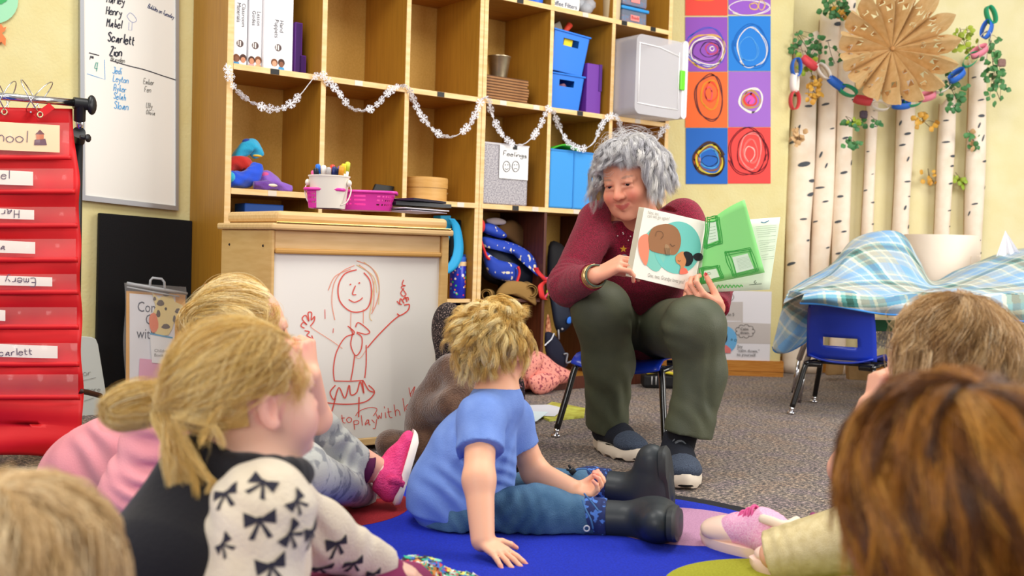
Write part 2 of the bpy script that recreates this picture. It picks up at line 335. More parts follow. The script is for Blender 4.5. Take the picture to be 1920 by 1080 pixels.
m.poly([fc(311+2.4*math.cos(t*.7), 579+3*math.sin(t*.7)) for t in range(9)], C('#1a1a1a'))
obj('cow_spots', m, None, ch)
m = MB(); m.poly([fc(288+9*math.cos(t*.524)*(1+.15*math.sin(t)), 605+19*math.sin(t*.524)) for t in range(12)]); obj('cow_muzzle', m, C('#e8794e'), ch)
quadpanel('label_card', [(281, 625), (324, 633), (322, 684), (285, 680)], vg+.002, .0015, C('#eef1f4'), hb)
quadpanel('label_stripe', [(281, 624), (324, 632), (324, 635), (281, 627)], vg+.001, .001, C('#3f9ccc'), hb)
printed('lettering', "Children's\nBook Club", .017, C('#777777'), hb, PV(289, 660, vg+.0012), xr, (0, 0, 1))
quadpanel('pink_sheet', [(262, 672), (322, 678), (320, 745), (258, 745)], vg+.0045, .001, C('#e7a3c4'), hb)
m = MB(); m.grid(lambda a, b: PV(233+a*116+2*math.sin(b*9), 530+b*215+a*8, vg-.006-.010*math.sin(a*3.14)-.006*math.sin(a*13+b*7)*math.sin(b*8)), 16, 20); obj('clear_bag', m, M('clear_vinyl', '#ffffff', .08, alpha=.16, spec=.8), hb, smooth=True)
m = MB(); m.tube([PV(238, 531, vg-.004), PV(351, 551, vg-.004)], .006, 8); m.tube([PV(238, 538, vg-.002), PV(290, 548, vg-.002), PV(336, 556, vg-.002)], .003, 6)
m.tube([PV(281, 539, vg-.004), PV(282, 526, vg-.004), PV(286, 521, vg-.004), PV(303, 523, vg-.004), PV(308, 529, vg-.004), PV(309, 544, vg-.004)], .005, 8); obj('hanger_handle', m, M('clear_plastic_grey', '#c3c8cf', .25, alpha=.85), hb, smooth=True)
# orange folder beside the easel
p = thing('orange_folder', 'orange card standing behind the left edge of the easel cabinet', 'folder', PV(398, 700, -.2)); quadpanel('cover', [(384, 532), (412, 535), (412, 740), (382, 740)], -.2, .004, C('#d9872e'), p)
m = MB(); m.poly([PV(393+5*math.cos(t*.524), 575+7*math.sin(t*.524), -.2015) for t in range(12)]); obj('printed_mark', m, C('#7c4a20'), p)
# small lapboard
p = thing('lap_whiteboard', 'small round-cornered lap whiteboard standing on the floor beside the red chart', 'whiteboard', PV(160, 760, .2))
m = MB(); m.prism([PV(x, y, .22) for x, y in ((120, 628), (172, 632), (180, 636), (184, 646), (200, 745), (196, 800), (120, 800))], B_*.006); obj('panel', m, M('lapboard', '#cfd6d2', .35), p, bevel=.002)
fl = lambda x, y: PV(x, y, .217)
for s, x, y, z_ in (('or', 156, 704, 12), ('more', 163, 734, 9)): write('handwriting', s, x, y, z_, .7, fl, inkg, p)
m = MB(); m.ribbon([(153, 714), (180, 708)], .6, fl); obj('drawn_line', m, inkg, p); m = MB(); m.ribbon([(158, 752), (176, 746)], .6, fl); obj('drawn_line', m, inkg, p)
# wall decoration top left
p = thing('leaf_plate', 'green leaf plate mounted on the wall at the top left corner', 'wall art', PV(0, 20, SD-.01))
m = MB(); m.poly([PV(-8+42*math.cos(t*.262), 2+42*math.sin(t*.262), SD-.008) for t in range(24)]); obj('plate', m, C('#9fdcb2', .4), p, solid=.004)
m = MB(); m.poly([PV(x, y, SD-.013) for x, y in ((-10, -8), (6, -4), (20, -12), (12, 2), (2, 8), (-6, 4))]); obj('leaf', m, C('#3fae62'), p, solid=.002)
p = thing('paper_leaf', 'orange paper leaf taped to the wall above the chart stand', 'wall art', PV(0, 66, SD-.01))
m = MB(); m.poly([PV(x, y, SD-.008) for x, y in ((-12, 40), (-4, 48), (2, 45), (6, 52), (12, 50), (9, 58), (3, 62), (11, 72), (10, 86), (2, 78), (-4, 84), (-12, 76))]); obj('leaf', m, C('#f0814a'), p, solid=.002)
def proj(p):
    p = np.asarray(p, float)-C0; z = p @ _F; return 960+FPX*(p @ _R)/z, 540-FPX*(p @ _U)/z
# ---------------------------------------------------------------- chalk drawings on the back wall
py_ = lambda y: (lambda a, b: PY(a, b, y))
def ring(cx, cy, rx, ry, wob=.06, rot=0, n=26, t0=0, t1=2*PI, ph=0):
    return [(cx+(rx*math.cos(t)*math.cos(rot)-ry*math.sin(t)*math.sin(rot))*(1+wob*math.sin(2.3*t+ph)), cy+(rx*math.cos(t)*math.sin(rot)+ry*math.sin(t)*math.cos(rot))*(1+wob*math.cos(3*t+ph))) for t in np.linspace(t0, t1, n)]
cw, ck, cy_, cr_, cb_ = '#f2ece4', '#2c2430', '#e6b950', '#e2544c', '#3a5fd0'
art = [
 ('red', '#ea4f45', (1285, -76, 1364, 29), [((1320, -6, 24, 8), '#f08a3c', 1.5)], 'chalk drawing on red paper cut by the top edge of the photo'),
 ('purple', '#9a5fcb', (1366, -78, 1445, 27), [((1405, 14, 36, 14), cw, 1.8), ((1413, 12, 8, 6), '#e8c070', 1.5), ((1428, 10, 6, 9), '#e8c070', 1.5)], 'chalk drawing with pale scribbled letters on purple paper, top right of the poster block'),
 ('purple', '#9256bd', (1285, 32, 1364, 134), [((1325, 90, 37, 36), cb_, 1.6), ((1325, 96, 36, 32), cy_, 2.2), ((1326, 96, 33, 26), cw, 2.6), ((1326, 94, 27, 20), '#4a3560', 1.3), ((1332, 93, 18, 14), ck, 1.3), ((1335, 92, 11, 10), '#d8504c', 1.4), ((1335, 92, 4, 4), cw, 2)], 'chalk rings in white, yellow and blue on purple paper'),
 ('blue', '#2b82dc', (1366, 30, 1445, 133), [((1408, 88, 33, 40), '#1c68c0', 2.4), ((1410, 90, 27, 37), cw, 1.6), ((1403, 92, 18, 22), '#5aa6e8', 1.4)], 'white chalk oval on bright blue paper'),
 ('orange', '#f2703a', (1285, 135, 1364, 239), [((1330, 183, 26, 42), '#5a3238', 2.6), ((1332, 178, 17, 27), '#e09830', 2), ((1333, 172, 11, 18), '#f2503a', 2), ((1329, 176, 7, 12), '#f05a6a', 3)], 'brown chalk oval on orange paper'),
 ('purple', '#a06ccb', (1366, 134, 1445, 238), [((1408, 187, 22, 22), cw, 3), ((1408, 187, 16, 16), '#c09a5c', 3), ((1407, 187, 11, 11), '#e0483c', 4), ((1407, 187, 4.5, 4.5), '#e05ab4', 8)], 'small pink and red chalk target on purple paper'),
 ('blue', '#2a6ac6', (1286, 240, 1364, 345), [((1330, 300, 28, 31), '#4a3530', 4), ((1330, 300, 24, 27), '#ddc83a', 3), ((1331, 301, 27, 29), '#3b3040', 2.2), ((1330, 299, 21, 22), '#8a5a36', 2.6), ((1330, 298, 18, 18), '#58b0e8', 1.6), ((1331, 302, 15, 10), '#20243a', 1.2), ((1307, 302, 5, 14), '#e86a2c', 2.4)], 'dark brown and yellow chalk ring on blue paper'),
 ('red', '#f04c49', (1365, 239, 1445, 344), [((1403, 286, 36, 44), '#5a1424', 2), ((1410, 285, 28, 38), '#5a1424', 1.6), ((1408, 282, 20, 34), '#f59c98', 1.5), ((1408, 284, 13, 22), '#f57a74', 2), ((1406, 288, 9, 14), '#f8c4bc', 1.6)], 'dark red chalk loops on red paper')]
for i, (nm, col, (x0, y0, x1, y1), rings, lab) in enumerate(art):
    t = thing('chalk_drawing', lab, 'drawing', PY((x0+x1)/2, y1, YW-.004), group='chalk drawings taped in a block on the wall')
    m = MB(); m.prism([PY(x0, y0, YW-.004), PY(x1, y0, YW-.004), PY(x1, y1, YW-.004), PY(x0, y1, YW-.004)], (0, .0015, 0)); obj('paper', m, M('construction_paper_'+col[1:], col, .85, bump=.15, bscale=300), t)
    for (cx, cy, rx, ry), c, wd in rings:
        m = MB(); k = random.random()*6
        for q in range(2): m.ribbon(ring(cx+random.uniform(-1, 1), cy+random.uniform(-1, 1), rx, ry, .085, 0, 34, k, k+2*PI+.3, k+q+cx), wd*.7, lambda a, b: PY(a, b, YW-.0055-.0002*q), C(c, .9))
        obj('chalk_ring', m, None, t)
# calm-down poster low on the wall
t = thing('calm_down_poster', 'white and grey calm down poster low on the wall beside the reader', 'poster', PY(1398, 682, YW-.004))
yp = YW-.004
m = MB(); m.prism([PY(*q, yp) for q in ((1300, 543), (1447, 547), (1443, 682), (1300, 679))], (0, .0015, 0)); obj('sheet', m, C('#e9e7ee', .4), t)
m = MB(); m.prism([PY(*q, yp-.001) for q in ((1302, 566), (1393, 566), (1393, 605), (1445, 607), (1444, 645), (1302, 642))], (0, .0006, 0)); obj('grey_band', m, C('#c9c2c0', .4), t)
m = MB(); m.prism([PY(*q, yp-.0018) for q in ((1302, 595), (1352, 595), (1352, 601), (1390, 602), (1390, 603), (1302, 605))], (0, .0006, 0)); obj('white_band', m, C('#e9e7ee', .4), t)
m = MB(); m.poly([PY(*q, yp-.003) for q in ring(1358, 637, 24, 26, 0, n=24)[:-1]]); obj('photo_circle', m, C('#6fb4e6', .4), t)
m = MB(); f3 = lambda a, b: PY(a, b, yp-.0042)
m.poly([f3(*q) for q in ring(1355, 632, 9, 14, .03, n=18)[:-1]], C('#2a1c1c')); m.poly([PY(*q, yp-.0046) for q in ring(1353, 634, 6, 9, 0, n=16)[:-1]], C('#e8a890')); m.poly([PY(*q, yp-.0048) for q in ((1346, 662), (1344, 652), (1350, 646), (1362, 647), (1371, 655), (1370, 662))], C('#e07a7a')); obj('printed_child', m, None, t)
xr = nrm(PY(1440, 600, yp)-PY(1360, 597, yp)); blk = C('#1d1d22')
for s, x, y, sz in (('4. 5.', 1354, 559, .021), ('Count to 5\nslowly.', 1341, 591, .023), ('Calm\ndown.', 1388, 619, .021), ('Say\n"calm down,"\nto yourself.', 1382, 652, .023)):
    printed('lettering', s, sz, blk, t, PY(x, y, yp-.008), xr, (0, 0, 1), spacing=.95)
m = MB()
for k in range(9): a = 2*PI*k/9; m.ribbon(ring(1397+14*math.cos(a), 621+9*math.sin(a), 4.5, 4, 0, n=9, t0=a-1.6, t1=a+1.6), .7, f3)
m.ribbon(ring(1372, 637, 1.6, 1.6, 0, n=9), .7, f3); m.ribbon(ring(1379, 638, 2, 2, 0, n=9), .7, f3); m.ribbon(ring(1365, 557, 11, 8, 0, n=20), .7, f3); obj('thought_bubble', m, blk, t)
# ---------------------------------------------------------------- paper birch trunks
m_bark = M('birch_paper', '#f8ead9', .7, bump=.2, bscale=40, col2='#f0dcc6', nscale=10); m_kraft_shade = M('kraft_shade_brown', '#c79a62', .75, bump=.3, bscale=60, col2='#b98a54', nscale=8); m_mark = C('#4e545c', .8)
trunks = [((1512, 70), (1497, 440), (1489, 708), 46, 'leftmost thick paper birch trunk beside the wall corner'), ((1558, 30), (1541, 440), (1521, 706), 36, 'second paper birch trunk from the left, tall, pressed against the thick one'), ((1592, -30), (1577, 440), (1568, 700), 29, 'third paper birch trunk from the left, left of the star'),
          ((1638, 120), (1626, 440), (1616, 700), 20, 'thinnest paper birch trunk, below left half of the paper star'), ((1702, 120), (1688, 440), (1676, 700), 30, 'paper birch trunk straight below the paper star'), ((1777, 188), (1766, 440), (1756, 700), 28, 'paper birch trunk above the middle of the bark drum'), ((1834, 112), (1825, 440), (1812, 700), 32, 'rightmost paper birch trunk with a pointed top')]
for k, (a, b, c, wpx, lab) in enumerate(trunks):
    yb = YB-.06 if k not in (1,) else YB-.035; r = wpx/FPX*yb/2; t = thing('paper_birch_trunk', lab, 'paper tree', (PY(*c, yb)[0], yb, 0), group='paper birch trunks on the alcove wall')
    tops = [PY(*q, yb) for q in (a, b, c)]; tops[2][2] = 0.002
    cx = lambda z: tops[1]+(tops[0]-tops[1])*((z-tops[1][2])/(tops[0][2]-tops[1][2])) if z > tops[1][2] else tops[1]+(tops[2]-tops[1])*((z-tops[1][2])/(tops[2][2]-tops[1][2]))
    def surf(th, z, off=0, r=r, k=k):
        p = cx(z); rr = (r+off)*(1+.06*math.sin(z*7+k)+.04*math.sin(3*th+z*5)); return np.array([p[0]+rr*math.cos(th), yb-(min(r, .05)/r)*rr*math.sin(th), z+(.03*math.sin(2*th+k) if z > tops[0][2]-.02 else 0)])
    zt = tops[0][2]; m = MB(); m.grid(lambda i, j: surf(-.5+i*(PI+1.0), .002+j*(zt-.002)), 19, 44, flip=True)
    obj('bark', m, m_bark, t, smooth=True, solid=.002)
    m = MB()
    for side in (0, 1):
        m.grid(lambda i, j: surf((PI+.2 if side else -.2)+(.35 if side else -.35)*i, .01+j*(zt-.03), .004), 3, 30)
    obj('kraft_side_shade', m, m_kraft_shade, t, smooth=True, solid=.001)  # kraft-brown strips: shading at the trunk sides put into the colour
    m = MB(); z = .3+random.random()*.1
    while z < zt-.05:
        th = random.uniform(.5, PI-.5); w_ = random.uniform(.25, .5)*r; h_ = w_*random.uniform(.2, .45); tilt = random.choice([.1, .25, .2, 1.2])
        pts = []
        for q in range(10):
            a_ = 2*PI*q/10; X = w_*math.cos(a_)*math.cos(tilt)-h_*math.sin(a_)*math.sin(tilt); Z = w_*math.cos(a_)*math.sin(tilt)+h_*math.sin(a_)*math.cos(tilt)
            pts.append(surf(th-X/r, z+Z, .0035))
        m.add([surf(th, z, .004)]+pts, [(0, q+1, (q+1) % 10+1) for q in range(10)]); z += random.uniform(.05, .15)
    obj('bark_marks', m, m_mark, t)['kind'] = 'stuff'
# ---------------------------------------------------------------- paper star
ys = 5.45; c0 = PY(1672, 92, ys); Rs = 110/FPX*ys
t = thing('paper_star', 'large folded kraft paper star hanging in front of the birch trunks', 'paper star', c0+np.array([0, 0, -Rs]))
Np = 15; m_star = M('brown_bag_paper', '#dcbc8a', .6, col2='#d0ac76', nscale=30, bump=.1)
m_starb = M('brown_bag_paper_inner', '#b88650', .7)
for k in range(Np):
    a0 = 2*PI*(k+.25)/Np; m = MB(); ridge = .10
    def pt(r, s, a0=a0):             # s -1..1 across the petal, ridge forward at the middle
        a = a0+s*PI/Np; d = .125*(1-abs(s))*min(1, r*1.6)+.02*r
        return c0+np.array([Rs*r*math.cos(a), -d, Rs*r*math.sin(a)])
    for sg in (-1, 1):
        nr, ns = 22, 6
        for i in range(nr):
            for j in range(ns):
                r0 = .03+i/nr*.97; r1 = .03+(i+1)/nr*.97; s0 = j/ns; s1 = (j+1)/ns
                lim = lambda s: .78+.22*math.sqrt(max(0, 1-(abs(s)*1.0)**2.2))*(1 if k % 3 else .96)
                q = [(min(r0, lim(s0)), s0), (min(r1, lim(s0)), s0), (min(r1, lim(s1)), s1), (min(r0, lim(s1)), s1)]
                if r0 >= max(lim(s0), lim(s1)): continue
                if i in (13, 14, 9) and j in (1, 2) and (i != 9 or (k+sg) % 2): continue
                if i in (16,) and j in (3, 4): continue
                m.add([pt(r, s*sg) for r, s in q], [(0, 1, 2, 3)], m_star)
        for (ri, ra, sa) in ((.70, .60, .33), (.75, .82, .7), (.46, .40, .33)):   # cut flaps folded forward
            if ri < .5 and (k+sg) % 2 == 0: continue
            b0 = pt(ri, sg*(sa-.16)); b1 = pt(ri, sg*(sa+.18)); tip = pt(ra, sg*sa)+np.array([0, -.022, 0])
            m.add([b0, b1, tip, tip+np.array([0.0, .002, 0])], [(0, 1, 2), (0, 3, 1)], m_starb if (k+sg) % 3 else m_star)
    obj('petal', m, m_star, t)
m = MB(); m.ball(c0+np.array([0, -.012, 0]), .012); obj('centre_knot', m, m_starb, t, smooth=True)
# ---------------------------------------------------------------- paper chain
t = thing('paper_chain', 'red, white, blue, green and pink paper chain strung across the birch trunks', 'paper chain', PY(1490, 200, 5.6))
cc = {'r': ('#e04a52', 'red'), 'w': ('#f6efe8', 'white'), 'b': ('#2f6fd8', 'blue'), 'g': ('#2aa87a', 'green'), 'p': ('#f08aa0', 'pink'), 't': ('#2fa89a', 'teal')}
links = [(1490, 188, 'r', 90), (1490, 155, 'w', 90), (1493, 126, 'b', 90), (1518, 118, 'r', 35), (1544, 134, 'w', 50), (1568, 156, 'b', 35), (1590, 170, 'g', 20), (1618, 188, 'r', 8), (1650, 198, 'w', 5), (1690, 196, 'b', -5), (1712, 190, 'g', -15), (1738, 180, 'p', -20), (1766, 163, 'w', -30), (1794, 141, 'b', -40),
         (1820, 112, 'g', -45), (1836, 96, 'p', -35), (1846, 76, 'w', -70), (1850, 55, 'b', -75), (1858, 28, 'g', 70)]
for k, (x, y, c, ang) in enumerate(links):
    c_ = PY(x, y, 5.62 if 7 <= k <= 12 else 5.56); a = -math.radians(ang); ux = np.array([math.cos(a), 0, math.sin(a)]); uz_ = np.array([-math.sin(a), 0, math.cos(a)]); vy = np.array([0, 1., 0])
    if k % 2: e1, e2 = vy*.8+uz_*.5, nrm(np.cross(ux, vy*.8+uz_*.5))
    else: e1, e2 = uz_*.9+vy*.3, nrm(np.cross(ux, uz_*.9+vy*.3))
    m = MB(); L_ = .05; Wd = .028
    m.grid(lambda i, j: c_+ux*math.cos(i*2*PI)*L_+e1*math.sin(i*2*PI)*Wd+e2*(j-.5)*.036, 25, 2); obj('paper_link', m, C(cc[c][0], .6), t, solid=.001, smooth=True, label=cc[c][1]+' paper link')
# ---------------------------------------------------------------- leaf sprigs
m_lg = M('leaf_green', '#4f8a4c', .5, col2='#3a7446', nscale=9); m_ly = M('leaf_lime', '#a8b83c', .5, col2='#8fae34', nscale=9); m_lo = M('leaf_gold', '#dba93e', .5, col2='#c98f30', nscale=9); m_ld = M('leaf_dried', '#cfa878', .6); m_twig = C('#5f4a36', .8)
sprigs = [(1566, 12, 26, 22, 46, 'gg', 'green leaf sprig at the top edge above the second trunk'), (1578, 22, 14, 12, 12, 'o', 'golden leaves tucked under the top green sprig'),
 (1508, 84, 34, 24, 34, 'g', 'dark green leaf sprig left of the paper chain'), (1515, 118, 17, 24, 24, 'y', 'lime leaf sprig hanging behind the white paper link'), (1528, 165, 15, 26, 30, 'o', 'golden leaf sprig drooping down the thick trunk'), (1559, 100, 16, 22, 9, 'g', 'thin green leaves between the first trunks and the star'),
 (1597, 232, 22, 14, 20, 'gy', 'green and yellow sprig below left of the star'), (1640, 228, 14, 10, 6, 'g', 'tiny green twig beside the thinnest trunk'), (1603, 268, 18, 12, 14, 'g', 'small green sprig dangling below the yellow and green one'), (1496, 256, 12, 18, 18, 'd', 'dried tan leaf cluster on the thick trunk'),
 (1735, 225, 22, 15, 16, 'o', 'yellow leaf sprig right below the star'), (1745, 330, 16, 14, 9, 'o', 'yellow leaves on a bent twig above the drum'), (1800, 335, 14, 12, 12, 'y', 'lime leaves near the foot of the right trunks'), (1810, 82, 20, 30, 30, 'y', 'lime leaf sprig right of the star'), (1788, 165, 26, 34, 34, 'g', 'dark green leaf sprig between star and right trunk'), (1790, 200, 16, 12, 12, 'g', 'green leaves hanging over the sixth trunk'),
 (1862, 110, 16, 50, 40, 'g', 'long green vine on the right of the rightmost trunk'), (1868, 165, 20, 28, 24, 'g', 'lower bushy end of the long green vine'), (1822, 262, 16, 18, 16, 'gd', 'green and tan sprig on the rightmost trunk')]
for (x, y, rx, ry, n, cl, lab) in sprigs:
    yy = 5.62+.1*(.5-random.random())*.4; yy = YB-.045 if (x, y) in ((1745, 330), (1800, 335)) else (YB-.125 if (x, y) == (1822, 262) else yy); t = thing('leaf_sprig', lab, 'artificial leaves', PY(x, y+ry, yy), group='artificial leaf sprigs on the paper birches')
    stem = [(x-rx*.5+random.uniform(-3, 3), y-ry), (x+random.uniform(-5, 5), y), (x+rx*.4, y+ry*.9)]; sp = cat_rom([PY(a, b, yy+.02) for a, b in stem], 6)
    m = MB(); m.tube(sp, .0018, 5)
    lf = MB()
    for k in range(n):
        a, q = random.random()*2*PI, math.sqrt(random.random()); p = PY(x+rx*q*math.cos(a), y+ry*q*math.sin(a), yy+random.uniform(-.05, .03)); b0 = sp[int(random.random()*(len(sp)-1))]
        if k % 3 == 0: m.tube([b0, (b0+p)/2+np.array([0, 0, .006]), p], .0011, 4)
        s_ = random.uniform(.022, .036); d = nrm([random.uniform(-1, 1), random.uniform(-.4, .4), random.uniform(-1, .5)]); nn = nrm([random.uniform(-.6, .6), -1, random.uniform(-.6, .6)]); w_ = nrm(np.cross(d, nn)); nn = np.cross(w_, d)
        c_ = {'g': m_lg, 'y': m_ly, 'o': m_lo, 'd': m_ld}[cl[0] if (len(cl) < 2 or random.random() < .6) else cl[1]]
        prof = [(0, 0), (.25, .42), (.55, .5), (.85, .3), (1.05, 0)]; vs = []
        for f_, g_ in prof: vs += [p+d*s_*f_+w_*s_*g_-nn*s_*.12, p+d*s_*f_, p+d*s_*f_-w_*s_*g_-nn*s_*.12]
        lf.add(vs, [q_ for i in range(4) for q_ in ((3*i, 3*i+1, 3*i+4, 3*i+3), (3*i+1, 3*i+2, 3*i+5, 3*i+4))], c_)
    obj('twig', m, m_twig, t); o = obj('leaves', lf, None, t, smooth=True); o['kind'] = 'stuff'
for (x, y, c, lab) in ((1619, 215, '#4a3c48', 'dark purple paper bud beside the thinnest trunk'), (1878, 118, '#8a6a62', 'brown and red bud on the long vine')):
    m = MB(); 
    for k in range(7): a = k*.9; m.ball(PY(x, y, 5.58)+.010*np.array([math.cos(a), -.3, math.sin(a)]), (.013, .008, .017), seg=8, R=rotm(0, a, 0))
    tag(obj('paper_bud', m, C(c), smooth=True), lab, 'bud')
# ---------------------------------------------------------------- bark drum, cloths
c = PY(1763, 500, 5.25); rd = 66/FPX*5.25; t = thing('bark_drum', 'wide drum wrapped in pale birch paper behind the plaid blanket', 'drum', (c[0], 5.25, 0)); zt = PY(1763, 441, 5.25)[2]
m = MB(); m.lathe([(rd*.98, 0), (rd, .02), (rd*1.01, zt*.5), (rd, zt), (rd*.97, zt), (rd*.97, zt-.02), (0, zt-.02)], (c[0], 5.25, 0), 40); obj('drum_wall', m, M('birch_paper_bright', '#f4e4d2', .6, bump=.25, bscale=25), t, smooth=True, auto=.6)
m = MB(); m.grid(lambda i, j: (c[0]+(rd+.004)*math.cos(-1.1+i*.9), 5.25+(rd+.004)*math.sin(-1.1+i*.9), zt*(.62+.25*j)+.006*math.sin(i*20)), 8, 4); obj('torn_paper_flap', m, M('birch_paper_bright'), t, solid=.002)
t = thing('white_cloth', 'white cloth hanging in a peak behind the blanket at the right edge', 'cloth', PY(1905, 700, 4.9))
def cl(i, j):
    top = PY(1885, 432, 4.95); x = 1840+i*130; y = 560+40*math.sin(i*3); b = PY(x, y, 4.9+.05*math.sin(i*17)); return top+(b-top)*j+np.array([0, .012*math.sin(i*30)*j, 0])
m = MB(); m.grid(cl, 30, 12); obj('peak', m, M('white_cotton', '#f0eef2', .9, sheen=.3), t, smooth=True)
m = MB(); m.grid(lambda i, j: PY(1862+i*110, 560+j*200, 4.85-.02*math.sin(i*22+j*2)), 30, 12); obj('skirt', m, M('white_cotton'), t, smooth=True)
# ---------------------------------------------------------------- kids' chairs
m_blue = M('chair_blue_plastic', '#1738b8', .32, coat=.2); m_bkm = M('chair_black_metal', '#0c0c0e', .25, coat=.5); m_chr = M('chrome', '#d8d8dc', .12, metal=1)
def kidchair(label, loc, rot, seat_z=.30, w=.32, scale=1):
    """chair in its own axes: sitter faces -y"""
    t = thing('school_chair', label, 'chair', loc, rot, group='blue school chairs')
    def L(name, m, mat, **k): return obj(name, m, mat, t, local=True, **k)
    h = w/2
    m = MB(); m.grid(lambda i, j: ((i-.5)*w*(1-.08*j), -.17+j*.33, seat_z-.012*math.cos((i-.5)*3)+.012*(abs(i-.5)*2)**3-(.03*(1-j*5)**2 if j < .2 else 0)), 15, 15); L('seat', m, m_blue, smooth=True, solid=.008)
    m = MB(); nu, nv = 17, 15; vs = []; fs = []
    for j in range(nv):
        for i in range(nu):
            a = i/(nu-1)-.5; b = j/(nv-1); vs.append((a*w*(1.0-.10*b*b)*(1-.25*max(0, b-.8)*abs(a)*4), .16+.075*b-.05*(abs(a)*2)**2*.7, seat_z+.0+b*.26-(.02*(abs(a)*2)**4 if b > .9 else 0)))
    for j in range(nv-1):
        for i in range(nu-1):
            if j in (3, 4) and 4 <= i <= 11: continue
            fs.append((j*nu+i, j*nu+i+1, (j+1)*nu+i+1, (j+1)*nu+i))
    m.add(vs, fs); L('backrest', m, m_blue, smooth=True, solid=.008)
    m = MB()
    for sx in (-1, 1): m.tube([(sx*h*.95, -.13, seat_z-.03), (sx*h*.95, .18, seat_z-.022)], .009, 8)
    m.tube([(-h*.95, .0, seat_z-.03), (h*.95, .0, seat_z-.03)], .008, 8); L('under_frame', m, m_bkm, smooth=True)
    for sx in (-1, 1):
        for sy in (-1, 1):
            top = (sx*h*.55, sy*.13+.02, seat_z-.028); bend = (sx*h*.98, sy*.15+.02, seat_z-.036); bot = (sx*h*1.22, sy*.21+.02, .03)
            m = MB(); m.tube(cat_rom([top, (sx*h*.85, sy*.14+.02, seat_z-.028), bend, tuple(np.array(bend)*.55+np.array(bot)*.45), bot], 5), .0115, 10)
            lg = L('leg', m, m_bkm, smooth=True)
            m = MB(); m.tube([bot, (bot[0]*1.02, bot[1], .012)], .009, 10); m.lathe([(.0, .002), (.017, .002), (.018, .007), (.012, .012), (0, .013)], (bot[0]*1.02, bot[1], 0), 14); f_ = obj('glide', m, m_chr, lg, local=True, smooth=True)
    return t
p = PZ(1487, 778); q = PZ(1588, 768)
th_ = PI-.5; cc_ = p-rotm(0, 0, th_) @ np.array([.171, .23, 0])+np.array([0, .02, 0])
kidchair('blue school chair under the plaid blanket, seen from behind', (cc_[0], cc_[1], 0), th_, .235, .28)
# ---------------------------------------------------------------- things in the cubbies (shelf axes)
def cellx(c): return c*SW
def lidbin(t, x0, x1, y0, y1, z0, z1, mat, tap=.9, slot=True, wall=.003):
    pass
# book boxes
m_kit = M('kit_box', '#f2f1f4', .35); m_pur = M('purple_folder', '#6a2f9a', .5)
for (px0, px1, s, lab, tx, ph) in ((437, 463, 'Classroom\nMaterials', 'white box with spine lettering starting Classroom', .021, 4), (466, 491, 'Lesson\nGuides', 'white box with spine lettering starting Lesson, second of the three', .021, 5), (494, 549, 'Hand\nPuppets', 'widest white box, spine lettering starting Hand', .023, 6)):
    v = .035 if px1 < 500 else .02
    u0, _ = uz(px0, 100, v); u1, _ = uz(px1, 100, v); h = .34
    t = shelfthing('kit_box', lab, 'box', (u0+u1)/2, v, ZB+.001, group='white kit boxes on the top left shelf'); w = (u1-u0)/2-.001
    m = MB(); m.box(-w, w, 0, .26, 0, h); obj('case', m, m_kit, t, local=True, bevel=.002)
    x, y = ((px0+px1)/2, {437: 82, 466: 86, 494: 90}[px0]); hu, hz = uz(x, y, v); cu = hu-(u0+u1)/2; cz = hz-ZB
    m = MB(); m.lathe([(0, -.0012), (.0135, -.0012), (.0135, -.0002)], (cu, 0, cz), 20, R=rotm(PI/2*0, 0, 0)); 
    m = MB(); m.add([(cu+.0135*math.cos(a), -.0012, cz+.0135*math.sin(a)) for a in np.linspace(0, 2*PI, 21)[:-1]], [tuple(range(20))]); fo = obj('finger_hole', m, C('#5a4a48'), t, local=True)
    m = MB(); m.box(cu-.010, cu-.006, -.002, -.0013, cz-.008, cz+.010); m.box(cu-.002, cu+.003, -.002, -.0013, cz-.010, cz+.009); obj('papers_inside', m, C('#e8e0dc'), fo, local=True)
    P0 = S((u0+u1)/2, v-.0015, ZB)
    printed('spine_lettering', s, tx, C('#3a3a44'), t, P0+A_*.004+np.array([0, 0, {437: .232, 466: .212, 494: .190}[px0]]), (0, 0, -1), A_, sx=.95, spacing=.9)
    sk = ['#d8a080', '#8a5a44', '#c88a68']; k = ph
    for j in range(2):
        m = MB(); bx = (-.014 if j == 0 else .012)*(1 if px0 < 490 else 1.1); r = .011
        m.add([(bx+r*1.25*math.cos(a), -.0010, .026+r*1.35*math.sin(a)+.003*j) for a in np.linspace(0, 2*PI, 17)[:-1]], [tuple(range(16))], C('#4a2e24' if (k+j) % 2 else '#7a4a2c'))
        m.add([(bx+r*.85*math.cos(a), -.0016, .022+r*math.sin(a)) for a in np.linspace(0, 2*PI, 17)[:-1]], [tuple(range(16))], C(sk[(k+j) % 3]))
        m.add([(bx-r*1.2, -.0014, .001), (bx+r*1.2, -.0014, .001), (bx+r*.9, -.0014, .012), (bx-r*.9, -.0014, .012)], [(0, 1, 2, 3)], C(['#4a9ad0', '#e8a0a0', '#e8ece8', '#d8b080'][(k+2*j) % 4]))
        obj('printed_child', m, None, t, local=True)
for h, du, lab in ((.21, .317, 'purple folder behind, taller of the pair beside the white boxes'), (.085, .335, 'short purple book standing beside the white boxes')):
    t = shelfthing('purple_folder', lab, 'folder', du-.0, .10, ZB+.001); m = MB(); m.box(-.016, .016, 0, .2, 0, h); obj('cover', m, m_pur, t, local=True, bevel=.002)
    m = MB(); m.box(-.012, .012, -.0004, .19, .004, h-.004); obj('pages', m, C('#4a2272'), t, local=True)
